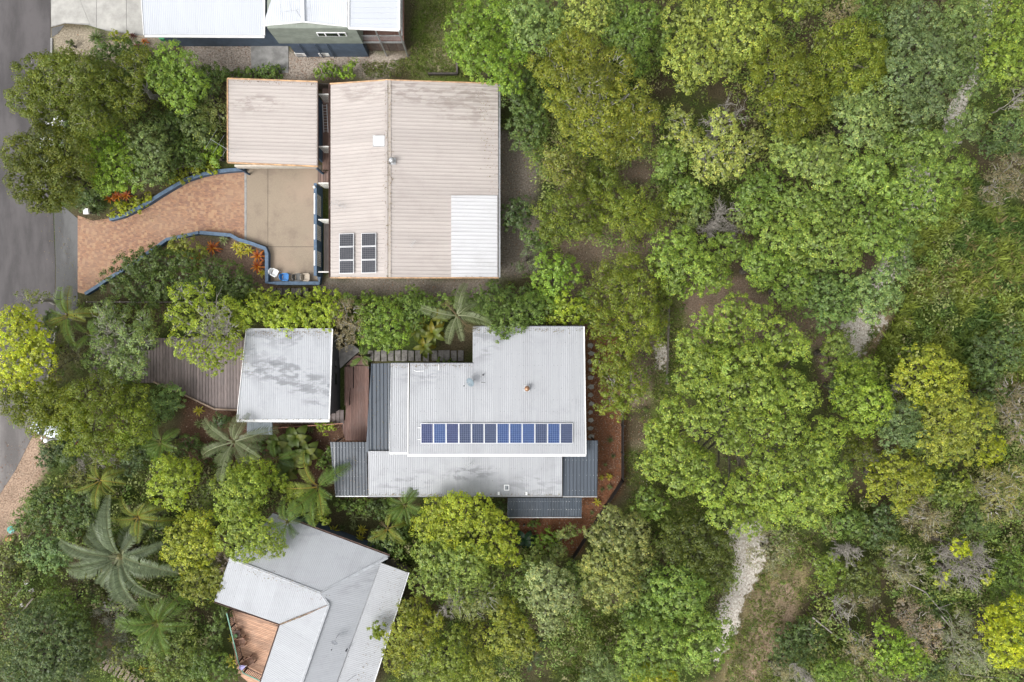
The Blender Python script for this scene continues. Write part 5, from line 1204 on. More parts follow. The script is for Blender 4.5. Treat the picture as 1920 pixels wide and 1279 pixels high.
t(SH,'small',(.10,.17,.05),3.6,'80,1030,30 105,1025,24 55,1040,22 95,1055,22 120,1045,16','soft mid-green bush left of the great palm',cat='shrub',group=G4)
t(SH,'small',(.10,.11,.03),2.5,'15,1050,24 10,1090,24 20,1020,14','olive bush at the left edge below the orange toy',cat='shrub',group=G4,dull=.15)
t(BT,'small',(.068,.098,.026),6,'40,1180,40 85,1170,40 120,1190,36 50,1230,42 100,1235,42 150,1225,34 20,1260,36 80,1270,36 135,1262,34','large dark leafy tree in the bottom left corner',group=G4,young=.14)
t(SH,'small',(.09,.15,.02),4,'110,1135,24 95,1125,18 130,1150,20','brighter green bush above the large dark corner tree',cat='shrub',group=G4,young=.1)
t(SH,'wispy',(.20,.19,.13),3,'205,1140,26 220,1165,20 240,1130,18','pale grey feathery shrub below the great palm',cat='shrub',group=G4,young=.05)
t(SH,'wispy',(.13,.13,.075),3,'225,1205,28 255,1210,22 215,1225,18','grey-brown feathery shrub above the plank steps',cat='shrub',group=G4)
t(BT,'broad',LIME,5.2,'310,880,26 335,900,28 300,915,24 325,935,22 355,880,18','lime broadleaf tree nearest the bluish palm',group=G4)
t(BT,'broad',(.175,.225,.03),6,'430,915,28 455,935,30 480,925,22 435,950,28 465,905,22','lime broadleaf crown above the corner of the blue-grey roof',group=G4,young=.14)
t(BT,'broad',(.17,.215,.03),6.5,'450,985,30 480,1000,30 430,1010,28 460,1028,28 505,1015,24 520,1030,14','glossy lime crown overhanging the western blue-grey roof',group=G4,young=.16)
t(BT,'broad',(.205,.215,.022),5.8,'345,1000,30 375,985,26 330,1030,26 365,1030,32 395,1015,20 345,1055,18','yellow-lime broadleaf tree between great palm and blue-grey roof',group=G4,young=.12)
t(BT,'small',(.17,.165,.02),4.6,'370,1080,26 395,1090,22 355,1105,22 380,1115,20 405,1075,16','ochre-olive bush against the left end of the blue-grey roof',group=G4,cat='shrub')
t(SH,'wispy',(.17,.14,.10),4.4,'410,1050,18 425,1060,14 395,1040,14','purplish-brown dry shrub at the blue-grey gable',cat='shrub',group=G4)
t(BT,'broad',LIME,4.4,'470,880,26 495,895,22 445,880,20 520,905,18','lime shrub below the clump of fan palms',cat='shrub',group=G4)
t(BT,'broad',(.165,.20,.022),4,'560,940,22 585,955,24 600,970,16 545,925,18','lime shrub at the top edge of the blue-grey roof',cat='shrub',group=G4)
t(SH,'small',(.12,.15,.03),3.5,'395,915,20 380,940,20 400,955,16','tangled olive shrub between the two lime crowns',cat='shrub',group=G4,dull=.15,twigs=40)
t(SH,'small',(.10,.14,.03),2.4,'405,1180,18 415,1155,16 395,1205,18','green shrub outside the green deck railing',cat='shrub',group=G4)
t(BT,'small',(.075,.125,.02),3.6,'400,1255,28 425,1265,22 380,1240,22 365,1265,24','dark green bush below the bright bromeliads',cat='shrub',group=G4)
t(SH,'small',(.11,.14,.025),3.4,'335,1215,28 310,1245,28 350,1255,26 295,1215,22','olive-green bush between palm and golden deck',cat='shrub',group=G4)
t(SH,'small',(.09,.11,.03),2,'165,1085,18 60,1075,16 175,1110,14','low dark bush in the shade of the great palm',cat='shrub',group=G4)
# --- bottom middle
t(SH,'glossy',(.055,.095,.02),3,'715,1010,22 735,1020,20 700,1020,16 745,1000,18','dark leafy shrub by the hip corner of the blue-grey roof',cat='shrub',group=G4)
t(BT,'broad',(.185,.215,.018),7,'825,960,30 860,955,30 895,960,28 920,985,26 945,1010,24 880,1000,34 840,995,30 800,985,26 920,1030,28 955,1045,18','yellow-green tree crowding the lower eave of the grey roof',group=G4,young=.12)
t(BT,'broad',(.135,.175,.03),7,'810,1040,32 845,1050,34 885,1060,34 830,1085,32 795,1090,26 870,1100,32 915,1085,26','olive-green tree below the yellow-green one, beside the verandah roof',group=G4)
t(BT,'small',(.15,.17,.045),6,'905,1120,28 880,1140,26 860,1130,22','pale green tree with bare twigs above the dark gap',group=G4,twigs=50,bark=M_PALEBARK)
t(SH,'bare',None,6.6,'850,1125,26 835,1140,16','bare grey branches at the right of the verandah roof',cat='dead shrub',group='bare twiggy trees and shrubs',dens=.7)
t(BT,'broad',(.165,.18,.02),6,'775,1150,26 800,1170,26 760,1175,20 750,1205,26 745,1235,26 780,1200,24','olive-yellow tree along the verandah gutter',group=G4)
t(BT,'broad',(.15,.185,.022),4.5,'706,1180,13 712,1195,9 700,1190,9','small leafy spray lying over the pale verandah roof',cat='shrub',group=G4)
t(BT,'broad',(.15,.185,.022),6,'810,1225,30 845,1240,30 790,1255,26 830,1270,28 870,1262,24 855,1200,22','olive-green tree at the bottom edge right of the verandah roof',group=G4)
t(BT,'broad',OLV,6,'945,1150,26 965,1190,28 940,1200,26 985,1215,22 960,1225,20','olive broadleaf tree left of the shaded fern gully',group=G4)
t(BT,'small',(.18,.19,.025),5,'890,1190,22 900,1240,26 880,1260,22 915,1265,20','yellow-olive tree at the bottom edge left of the fern gully',group=G4)
t(BT,'broad',PALE,7,'1035,1100,34 1015,1080,24 1060,1125,26 1030,1135,28 1005,1120,22 1035,1170,20 1025,1185,12','silvery pale green tree below the mulch garden point',group=G4,twigs=30,young=.12)
t(BT,'broad',(.165,.18,.05),6.5,'1146,969,20 1136,1012,26 1186,1000,30 1195,1040,26 1165,1025,24 1110,1000,14','pale olive tree right of the mulch garden point',group=G2,young=.12)
t(BT,'broad',(.17,.185,.045),7,'1127,1056,28 1150,1085,32 1120,1100,26 1170,1110,26 1140,1125,22 1105,1060,18 1175,1065,22','pale yellow-olive tree below the garden point',group=G2,young=.14)
t(SH,'small',GRN,2.2,'1010,1020,14 1030,1010,16 1035,1030,14','green shrub inside the point of the mulch garden',cat='shrub',group=G3)
t(SH,'broad',(.16,.19,.05),3,'1060,1005,14 1075,995,12 1050,1035,14 1000,1045,16 1030,1050,16','pale shrub at the tip of the mulch garden',cat='shrub',group=G3)
t(NT,'tuft',(.068,.085,.014),6.5,'1280,990,28 1310,1000,30 1340,1020,28 1265,1025,26 1300,1045,32 1340,1060,28 1350,1085,20 1300,1075,24 1260,1000,20','dark needle tree beside the lower sandy track',group=G2)
t(BT,'broad',(.12,.175,.028),7,'1280,1085,28 1255,1105,28 1290,1125,30 1260,1135,28 1305,1105,24 1240,1150,22','green broadleaf tree left of the lower sandy track',group=G2)
t(BT,'broad',(.11,.16,.03),6,'1195,1145,26 1215,1130,20 1185,1165,18','green tree at the upper edge of the grassy gully',group=G2)
t(BT,'broad',(.125,.175,.028),7,'1200,1200,30 1230,1190,28 1255,1205,30 1180,1225,26 1215,1235,30 1250,1240,26 1190,1250,24','green broadleaf tree right of the grassy gully',group=G2)
t(BT,'broad',(.13,.18,.03),6.5,'1310,1180,28 1340,1185,28 1320,1215,30 1350,1210,22 1305,1235,24 1335,1240,20','green broadleaf tree where the sandy track turns pink',group=G2)
t(BT,'broad',(.235,.235,.015),5,'1230,1265,24 1205,1272,20 1255,1272,18','yellow tree at the bottom edge in the middle',group=G2)
t(BT,'small',GGRN,5,'1130,1250,30 1150,1270,24 1110,1270,24','grey-green tree at the bottom edge of the grassy gully',group=G2)
t(SH,'wispy',(.19,.185,.09),3,'1440,1030,28 1465,1015,22 1450,1055,22 1425,1045,18','pale washed-out shrub on the lower sandy track',cat='shrub',group=G2)
# --- bush behind the houses
t(BT,'broad',(.125,.195,.022),9,'870,40,32 905,25,32 860,85,26 895,75,34 930,60,32 900,115,30 930,120,30 955,150,24 940,25,28 960,90,24','bright green tree overhanging the top right corner of the beige roof',group=G2)
t(BT,'broad',(.15,.205,.05),9,'985,25,34 1020,20,32 1000,60,30 1040,55,28 975,75,20','pale green tree at the top edge right of the bright green one',group=G2,young=.14)
t(BT,'broad',(.19,.22,.045),9,'1085,15,30 1120,20,28 1110,50,26 1075,45,22','light yellow-green tree at the top edge in the middle',group=G2,young=.14)
t(BT,'broad',(.095,.16,.025),8,'1165,25,32 1205,35,26 1180,75,30 1195,110,22 1155,60,22 1215,65,16','deep green tree at the top edge beside the dark gap',group=G2)
t(NT,'tuft',(.145,.158,.018),10,'1030,110,34 1070,85,32 1105,105,32 1060,145,36 1105,160,38 1145,130,36 1085,195,36 1135,200,38 1180,175,34 1200,215,32 1165,235,34 1125,250,34 1085,240,28 1155,275,28 1190,260,26 1050,185,24','huge olive needle tree right of the beige roof',group=G2,twigs=80,twr=.02,bark=M_PALEBARK)
t(BT,'small',(.062,.105,.022),5,'970,190,24 995,205,26 975,230,24 1005,240,24 985,265,24 1020,175,18','dark green tree hugging the right edge of the beige roof',group=G2)
t(NT,'tuft',(.14,.145,.025),7,'1050,295,26 1075,310,22 1035,320,18 1060,325,20','brownish olive needle tree below the huge olive one',group=G2,dull=.1)
t(NT,'tuft',(.105,.13,.016),6.5,'1035,395,26 1065,385,26 1080,415,24 1045,430,26 1020,410,18','round olive needle bush right of the white roof panel',group=G2)
t(NT,'tuft',(.115,.14,.016),6.5,'1170,385,26 1195,375,22 1205,400,22 1180,420,26 1150,405,18 1215,420,14','round olive needle bush on the reddish litter clearing',group=G2)
t(NT,'tuft',(.09,.115,.016),5,'1130,335,24 1150,350,18 1115,350,18 1125,315,18','small dark olive tree between the two round needle bushes',group=G2)
t(SH,'glossy',(.045,.085,.022),3.4,'960,395,20 980,385,18 975,415,20 955,420,14','dark round-leaved shrub beside the white roof panel',cat='shrub',group=G2)
t(SH,'sparse',(.12,.14,.06),2.6,'985,480,18 1000,465,14 970,495,14 1005,495,12','sparse grey-green shrub below the white roof panel',cat='shrub',group=G2)
t(BT,'broad',(.14,.21,.025),5,'1030,500,26 1060,500,22 1045,530,24 1015,525,18 1080,520,14 1040,550,18','lime broadleaf shrub tree right of the beige roof corner',group=G2)
t(SH,'small',(.10,.15,.03),3.2,'925,545,20 955,555,18 900,555,16 985,548,16','green shrub strip below the beige roof',cat='shrub',group=G2)
t(SH,'small',(.10,.155,.025),2.6,'770,555,18 790,560,14 690,558,14 860,560,14','low green shrubs on the grey soil below the beige roof',cat='shrub',group=G2)
t(NT,'tuft',(.12,.145,.016),7.5,'1150,510,26 1180,505,26 1170,540,26 1205,540,24 1130,545,22 1165,565,26 1205,570,22','olive needle tree at the top right corner of the garden',group=G2)
t(NT,'tuft',(.125,.15,.016),7.5,'1125,605,26 1160,600,28 1200,600,30 1230,610,20 1145,630,26 1180,635,28 1215,635,20 1165,660,20','broad olive needle tree right of the grey roof',group=G2)
t(NT,'tuft',(.12,.145,.018),6,'1160,690,24 1130,680,18 1185,715,24 1150,725,22 1175,745,22 1140,752,18 1160,770,14','lower olive needle tree beside the red mulch garden',group=G2,twigs=30,bark=M_PALEBARK)
t(BT,'broad',(.175,.205,.035),9,'1285,35,32 1325,25,34 1370,30,34 1410,35,34 1435,65,26 1395,75,34 1350,75,34 1305,85,32 1275,110,28 1320,125,28 1360,115,28 1290,150,22','large yellow-green tree at the top edge right of the dark gap',group=G2,young=.14)
t(NT,'tuft',(.118,.138,.014),9,'1440,110,30 1475,105,28 1455,145,32 1495,140,30 1430,160,22 1480,180,34 1520,170,26 1460,210,28 1505,215,28 1480,240,22 1540,205,18','olive cauliflower-shaped tree, left one of the top pair',group=G2)
t(NT,'tuft',(.112,.135,.014),9,'1545,90,32 1585,70,32 1625,85,32 1565,125,34 1610,120,36 1645,115,24 1590,155,24 1550,155,22 1640,145,16 1600,55,22','olive cauliflower-shaped tree, right one of the top pair',group=G2)
t(BT,'broad',(.13,.16,.02),7,'1430,10,26 1460,5,22 1490,15,18 1525,5,18','olive tree at the top edge above the left cauliflower-shaped tree',group=G2)
t(SH,'wispy',(.20,.17,.075),6,'1580,18,22 1600,28,16 1562,30,14','tan dry shrub at the top edge above the right cauliflower-shaped tree',cat='shrub',group=G2)
t(BT,'broad',(.085,.125,.022),7,'1630,10,24 1650,35,20 1620,35,16','dark green tree at the top edge right of the tan shrub',group=G2)
t(BT,'small',(.105,.14,.045),9,'1690,40,34 1725,30,34 1755,60,32 1710,75,34 1750,100,32 1690,110,28 1700,140,30 1745,150,34 1775,120,26 1725,190,34 1760,190,28 1700,175,22 1720,220,24','big grey-green tree right of the cauliflower-shaped pair',group=G2)
t(BT,'broad',(.145,.19,.05),8,'1580,180,28 1605,170,22 1640,175,26 1660,195,22 1590,210,26 1625,215,26 1655,225,22 1615,245,22 1670,230,16 1600,265,18 1640,260,18','pale lumpy tree below the right cauliflower-shaped tree',group=G2,young=.14)
t(BT,'broad',(.16,.205,.045),8,'1480,270,28 1500,290,26 1470,290,20 1555,280,28 1540,300,26 1575,295,22 1545,330,22 1525,315,18 1500,315,16','light green tree with two lobes in the upper bush',group=G2,young=.14)
t(BT,'broad',(.14,.195,.035),8,'1665,275,24 1685,290,18 1610,315,26 1640,320,28 1620,345,24 1595,335,18','round light green tree in the middle of the upper bush',group=G2,young=.12)
t(BT,'broad',(.13,.18,.035),8,'1725,265,26 1755,275,26 1740,295,22 1780,262,20 1710,290,16','light green tree against the upper sandy track',group=G2)
t(BT,'broad',(.13,.185,.03),9,'1715,335,28 1755,330,28 1790,315,24 1815,315,16 1700,370,28 1740,370,30 1775,360,26 1720,400,26 1755,400,24 1680,355,20','wide green tree right of the centre with yellow tips, beside the fern flat',group=G2,young=.16)
t(BT,'broad',(.235,.235,.05),8,'1275,220,22 1265,250,18 1300,265,26 1330,290,26 1350,310,24 1320,320,22 1355,230,24 1375,260,22 1400,285,20 1380,310,18 1420,260,16','yellowish half-bare tree in the upper bush',group=G2,twigs=60,twr=.018,bark=M_PALEBARK,dens=.8)
t(SH,'bare',None,7.6,'1370,210,28 1340,225,22 1330,265,18','bare grey branches within the yellowish tree',cat='dead shrub',group='bare twiggy trees and shrubs',dens=.7)
t(BT,'broad',(.12,.175,.028),7,'1440,335,26 1415,350,24 1455,355,18 1395,375,20','green tree below the yellowish half-bare tree',group=G2)
t(NT,'tuft',(.10,.125,.016),5,'1255,390,22 1275,400,16 1262,415,14','small olive needle bush above the light green crescent of trees',group=G2)
t(SH,'small',(.09,.14,.025),3.4,'1245,340,20 1280,350,22 1265,320,18 1300,370,18','dark green undergrowth shrub left of the yellowish tree',cat='shrub',group=G2)
t(SH,'bare',None,5.5,'1352,415,32 1330,425,20 1375,425,20','pale grey leafless shrub in the middle of the bush',cat='dead shrub',group='bare twiggy trees and shrubs',dens=1.4)
t(BT,'broad',(.125,.155,.04),6,'1395,400,22 1415,410,20 1310,400,20 1290,420,16','dull green tree behind the pale leafless shrub',group=G2)
t(BT,'broad',(.145,.20,.03),7.5,'1255,460,26 1280,448,22 1250,490,24 1270,505,26 1265,530,20 1290,475,18 1280,545,14','light green tree at the left end of the crescent',group=G2,young=.12)
t(BT,'broad',(.145,.20,.028),7.5,'1320,470,24 1345,485,22 1320,500,24 1340,520,24 1315,535,18 1355,530,14','light green tree in the middle of the crescent',group=G2,young=.12)
t(BT,'broad',(.135,.19,.03),7,'1375,460,22 1395,475,18 1360,450,14','small light green crown above the crescent gap',group=G2)
t(BT,'broad',(.14,.20,.03),7.5,'1425,490,26 1445,505,24 1430,520,22 1415,475,18 1455,485,16','round light green tree at the right end of the crescent',group=G2,young=.12)
t(BT,'broad',(.15,.20,.035),8,'1485,420,26 1500,445,24 1475,455,22 1450,440,20 1495,475,18 1440,455,14','light green tree above the forked trunk',group=G2,young=.14)
t(BT,'broad',(.145,.195,.035),8.5,'1540,410,28 1575,430,30 1540,450,26 1570,470,28 1595,480,22 1530,480,20 1605,450,20','large light green tree right of the forked trunk',group=G2,young=.12)
t(BT,'broad',(.13,.185,.03),7,'1485,525,28 1500,550,22 1470,555,20 1510,530,16','green tree below the forked trunk',group=G2)
t(BT,'broad',(.13,.185,.03),8.5,'1625,415,28 1655,405,26 1640,445,28 1675,440,26 1610,440,20 1665,470,20','green tree left of the upper sandy track',group=G2)
t(BT,'broad',(.10,.155,.035),7,'1545,545,28 1580,535,28 1565,575,28 1530,570,20 1600,560,24 1550,600,20 1590,590,16','shaded green tree above the white sand patch',group=G2)
t(BT,'broad',(.13,.18,.05),7.5,'1640,545,28 1665,520,26 1690,500,22 1635,580,24 1670,560,22 1625,525,18 1690,480,20','hazy pale green tree right above the white sand patch',group=G2,young=.14)
BIG = ('1383,587,32 1430,595,26 1332,607,28 1379,630,38 1345,640,28 1469,638,36 1500,654,24 1445,660,26 1297,650,30 1320,680,28 1415,681,38 1375,690,32 1301,716,32 1340,735,30 1385,728,34 1430,716,30 '
       '1400,760,30 1440,800,28 1440,745,26 1480,728,36 1510,745,28 1465,758,26 1481,802,33 1551,820,34 1535,845,26 1434,862,32 1493,867,30 1460,885,24 1403,795,34 1350,780,34 1310,790,30 1262,775,28 1380,830,28 '
       '1240,825,36 1275,850,38 1230,870,30 1310,880,36 1275,905,28 1335,920,30 1395,912,32 1435,930,30 1480,930,34 1525,915,30 1560,890,30 1365,965,30 1410,975,30 1450,965,26 1520,960,28 1565,935,26')
t(BT,'broad',(.150,.196,.028),11,BIG,'enormous bright green spreading tree, the largest in the bush',group=G2,young=.16,drop=.28,bark=M_BARK,grow=1.09,flat=.95,dens=1.1)
t(BT,'broad',(.135,.175,.03),6,'1571,655,24 1590,675,18 1560,685,18 1575,640,16','small green tree right of the enormous one, by the white sand',group=G2)
t(BT,'broad',(.145,.195,.022),8,'1605,715,30 1630,695,24 1600,750,28 1640,750,28 1610,785,28 1650,770,22 1630,800,20','green tree touching the right side of the enormous tree',group=G2)
t(BT,'small',(.22,.225,.022),8,'1727,680,28 1708,712,26 1750,670,22 1775,690,24 1745,725,26 1785,720,24 1715,745,18 1800,700,16','yellow tree at the lower edge of the fern flat',group=G2,young=.14)
t(BT,'small',(.195,.20,.025),8.5,'1766,775,32 1800,765,28 1830,795,30 1795,815,30 1760,830,28 1815,845,24 1845,770,20 1770,855,20 1780,745,22','ochre-green hazy tree below the yellow one',group=G2,young=.1)
t(BT,'small',(.105,.145,.045),7.5,'1690,790,30 1710,765,22 1680,820,24 1720,815,24 1665,800,16','bluish green tree left of the ochre-green hazy tree',group=G2)
t(BT,'small',(.205,.205,.02),7.5,'1688,880,30 1655,895,26 1715,895,28 1690,920,28 1740,905,20 1640,920,18 1692,952,15','mustard tree at the lower right of the enormous tree',group=G2,young=.1)
t(NT,'tuft',(.10,.12,.014),5.5,'1610,830,20 1620,855,18 1600,850,14','dark olive ball between the enormous and mustard trees',group=G2)
t(SH,'bare',None,4.5,'1630,860,16 1640,845,10','little grey twig ball beside the dark olive ball',cat='dead shrub',group='bare twiggy trees and shrubs',dens=.8)
t(SH,'bare',None,5,'1700,762,14 1686,722,14','little grey twig ball left of the yellow tree',cat='dead shrub',group='bare twiggy trees and shrubs',dens=.8)
t(SH,'small',(.26,.26,.015),5,'1864,848,20 1875,830,14 1850,865,14','vivid yellow small tree right of the ochre-green hazy tree',group=G2)
t(SH,'small',(.075,.12,.03),3.5,'1850,650,28 1880,640,26 1870,685,28 1900,670,24 1840,690,22 1905,620,20','dark green thicket at the right edge below the fern flat',cat='shrub',group=G2)
t(SH,'small',(.075,.115,.025),3.5,'1870,735,22 1850,715,18 1845,755,18','dark shrub right of the yellow tree',cat='shrub',group=G2)
t(SH,'wispy',TAN,4.5,'1900,735,28 1915,765,24 1895,780,20 1910,810,22','brown dry shrub at the right edge with crooked white limbs',cat='shrub',group=G2,twigs=60,twr=.03,bark=M_DEADWOOD)
t(SH,'wispy',(.16,.14,.065),4.5,'1880,330,30 1905,350,26 1860,350,22 1900,310,22 1870,380,18','brown dry shrub at the right edge above the fern flat',cat='shrub',group=G2,dull=.2,twigs=40,bark=M_DEADWOOD)
t(SH,'small',(.075,.115,.03),3.5,'1880,250,26 1905,230,24 1860,275,20 1900,280,22','dark green shrub at the right edge beside the dead limb',cat='shrub',group=G2)
t(SH,'bare',None,5.5,'1912,180,18 1905,195,12','dead white limb at the right edge near the top',cat='dead shrub',group='bare twiggy trees and shrubs',dens=.3)
t(BT,'broad',(.12,.16,.04),8,'1805,30,30 1840,20,28 1815,65,28 1790,60,22 1835,90,24','grey-green tree at the top edge left of the sand ribbon',group=G2)
t(BT,'broad',(.14,.19,.025),8,'1880,20,30 1910,30,26 1875,60,28 1905,75,26 1885,105,28 1870,135,24 1905,125,22','yellow-tipped green tree in the top right corner',group=G2,young=.16)
t(BT,'small',(.10,.14,.035),6,'1815,130,24 1790,150,20 1830,170,16 1800,110,18 1850,150,16','shaded green tree astride the upper sand ribbon',group=G2)
t(BT,'broad',(.11,.15,.04),6,'1810,235,22 1830,215,18 1825,250,16','grey-green tree right of the upper sand bend',group=G2)
# lower right
t(SH,'wispy',(.19,.18,.055),6,'1850,905,26 1875,925,28 1895,900,24 1900,945,26 1860,950,22 1830,915,18','yellow-brown half-bare tree at the right edge',group=G2,twigs=60,twr=.024,bark=M_PALEBARK)
t(SH,'small',(.13,.16,.02),5.5,'1795,905,22 1810,925,18 1785,930,16','olive bush left of the yellow-brown half-bare tree',cat='shrub',group=G2)
t(SH,'wispy',(.17,.15,.07),5,'1736,955,28 1760,975,22 1715,975,20 1745,995,18','tan dry shrub below the mustard tree',cat='shrub',group=G2,twigs=40,bark=M_PALEBARK)
t(SH,'small',(.065,.10,.026),4,'1645,975,28 1670,990,24 1640,1010,22 1665,960,20','dark green shrub below the lower right of the enormous tree',cat='shrub',group=G2)
t(SH,'bare',None,4.5,'1587,1037,22 1600,1030,14','mauve-grey leafless shrub right of the pink track',cat='dead shrub',group='bare twiggy trees and shrubs',dens=1.4)
t(SH,'small',(.125,.17,.022),4,'1545,1060,22 1565,1075,22 1550,1090,18 1560,1050,16','green bush left of the mauve-grey leafless shrub',cat='shrub',group=G2)
t(SH,'small',(.085,.105,.02),3.6,'1610,1080,28 1635,1070,22 1595,1100,22 1630,1100,20','dark olive bush below the mauve-grey leafless shrub',cat='shrub',group=G2)
t(SH,'wispy',(.16,.155,.07),5,'1680,1040,24 1705,1060,24 1720,1080,20 1690,1090,20 1670,1065,16','drab tan shrub with crooked white limbs in the lower right',cat='shrub',group=G2,twigs=60,twr=.028,bark=M_DEADWOOD)
t(SH,'bare',None,6.2,'1790,1040,34 1820,1065,34 1790,1085,26 1840,1050,24','large mauve-grey leafless tree in the lower right',cat='dead tree',group='bare twiggy trees and shrubs',dens=1.3)
t(SH,'small',(.33,.31,.015),6.4,'1803,1025,15 1812,1035,10 1795,1038,10','bright yellow spray on top of the mauve-grey leafless tree',cat='shrub',group=G2)
t(SH,'small',(.27,.27,.02),5.5,'1857,1078,9 1850,1090,7 1765,1095,9 1780,1080,8 1750,1050,6','scattered yellow leaf sprays round the mauve-grey leafless tree',cat='shrub',group=G2)
t(SH,'small',(.085,.14,.02),4.5,'1890,1075,28 1905,1100,26 1880,1110,22 1908,1050,20','green bush at the right edge beside the mauve-grey leafless tree',cat='shrub',group=G2)
t(BT,'small',(.30,.285,.015),7,'1885,1165,30 1905,1150,26 1870,1190,26 1900,1195,30 1885,1225,26 1908,1230,24 1865,1160,18','brilliant yellow tree at the lower right edge',group=G2,young=.1)
t(SH,'wispy',(.20,.16,.095),5,'1700,1145,22 1720,1165,26 1740,1190,26 1720,1195,22 1745,1215,16','pinkish-tan dry shrub in the lower right',cat='shrub',group=G2,twigs=40,bark=M_DEADWOOD)
t(SH,'wispy',(.17,.15,.07),4.5,'1605,1130,18 1620,1205,22 1605,1225,20 1625,1230,18','tan-olive dry shrub above the bright green bush',cat='shrub',group=G2,twigs=40,bark=M_PALEBARK)
t(BT,'small',(.125,.20,.02),5.5,'1670,1215,26 1695,1225,26 1670,1240,24 1720,1240,22 1655,1180,16 1700,1250,18','bright green bush at the bottom right',group=G2,young=.12)
t(BT,'small',(.115,.17,.025),4.6,'1560,1262,24 1580,1270,20 1545,1270,20 1585,1250,14','green bush at the bottom edge left of the bright green one',group=G2)
t(SH,'wispy',(.17,.16,.08),4,'1465,1268,22 1485,1272,16 1450,1274,14','dry grey-tan shrub at the bottom edge beside the pink track',cat='shrub',group=G2)
t(SH,'bare',None,5,'1500,1258,22 1515,1270,12','leafless pale sapling at the bottom edge',cat='dead shrub',group='bare twiggy trees and shrubs',dens=.8)
t(SH,'bare',None,5.2,'1575,1135,24 1590,1155,14','leafless white-limbed sapling above the bottom right thicket',cat='dead shrub',group='bare twiggy trees and shrubs',dens=.35)
t(SH,'small',(.065,.10,.025),3.2,'1480,1205,28 1510,1190,26 1500,1225,26 1535,1210,26 1465,1235,20 1530,1180,18','dark green thicket right of the pink track',cat='shrub',group=G2)
t(SH,'wispy',(.145,.155,.075),5,'1790,1175,28 1815,1195,28 1790,1215,22 1830,1225,26 1850,1245,20 1800,1245,20','grey-green wispy tree left of the brilliant yellow one',cat='tree',group=G2,twigs=50,bark=M_DEADWOOD)
t(SH,'small',(.07,.105,.028),3,'1755,1125,22 1770,1150,20 1760,1255,22 1735,1262,18','dark green understorey bush in the lower right',cat='shrub',group=G2)
t(SH,'wispy',(.15,.14,.07),3.6,'1650,1268,20 1640,1130,16 1690,1272,16','drab dry shrub beside the bright green bottom bush',cat='shrub',group=G2)
# crowns filling in between
for (st_,c_,h_,sp_,lb) in (('tuft',(.11,.135,.016),5.5,'1095,350,24 1080,335,18 1110,365,18','olive needle tree right of the brownish olive one'),('tuft',(.10,.125,.016),5,'1110,410,22 1125,395,18 1105,435,16','olive needle bush between the two round needle bushes'),
   ('small',(.075,.12,.025),4,'1005,450,20 1020,465,16 990,440,14','dark shrub below the round needle bush by the white panel'),('small',(.07,.115,.025),4.5,'960,150,18 985,150,18 960,175,16','dark tree tucked at the upper right of the beige roof'),
   ('broad',(.13,.18,.03),6.5,'1255,290,22 1275,300,20 1245,315,18','green tree between huge olive and yellowish trees'),('broad',(.12,.17,.03),6,'1290,355,22 1310,370,20 1275,370,16','green tree below the left of the yellowish tree'),
   ('broad',(.12,.165,.03),6.5,'1230,30,20 1245,60,18 1235,90,16','shaded green tree in the dark gap at the top edge'),('broad',(.125,.175,.03),6.5,'1430,400,22 1450,390,18 1415,420,16','green tree right of the pale leafless shrub'),
   ('broad',(.14,.19,.035),7,'1500,365,26 1525,375,22 1480,380,20 1510,395,18','light green tree above the large one by the forked trunk'),('broad',(.135,.185,.035),7.5,'1565,370,26 1590,385,22 1550,390,18','light green tree below the round one in the upper bush'),
   ('broad',(.13,.18,.03),7,'1660,350,24 1670,380,22 1645,375,18','green tree left of the wide yellow-tipped tree'),('broad',(.125,.17,.035),6,'1505,495,20 1520,510,18 1535,500,16','small green crown below the forked trunk fork'),
   ('broad',(.12,.17,.035),7,'1685,445,22 1700,430,20 1710,455,18','green tree over the upper sandy track'),('tuft',(.105,.13,.016),5,'1240,560,16 1235,530,14 1225,500,14','narrow olive needle bush on the grass strip'),
   ('small',(.10,.15,.03),5,'1590,700,22 1575,730,20 1585,760,18','dark green crown between the enormous tree and its right neighbour'),('broad',(.13,.18,.03),5,'1215,935,22 1235,955,20 1205,960,16','green shrub below the left of the enormous tree'),
   ('broad',(.12,.165,.035),5.5,'1230,1075,20 1215,1095,18 1240,1120,16','green tree between the pale olive and the dark needle trees'),('small',(.11,.155,.03),4.5,'1075,1075,20 1085,1100,18 1080,1150,18','green shrub right of the silvery pale tree'),
   ('small',(.12,.16,.03),5,'995,1070,22 975,1095,20 985,1130,18','green shrub left of the silvery pale tree'),('small',(.11,.15,.03),4.5,'1775,900,20 1760,925,18 1780,945,16','green bush right of the mustard tree'),
   ('small',(.10,.14,.035),4,'1835,970,22 1815,985,18 1850,990,18','green bush above the mauve-grey leafless tree'),('small',(.10,.145,.028),4,'1570,990,22 1595,975,20 1610,1000,18','green bush below the right end of the enormous tree')):
    t(BT if st_ != 'tuft' else NT, st_, c_, h_, sp_, lb, cat='shrub' if ('shrub' in lb or 'bush' in lb) else 'tree', group=G2)
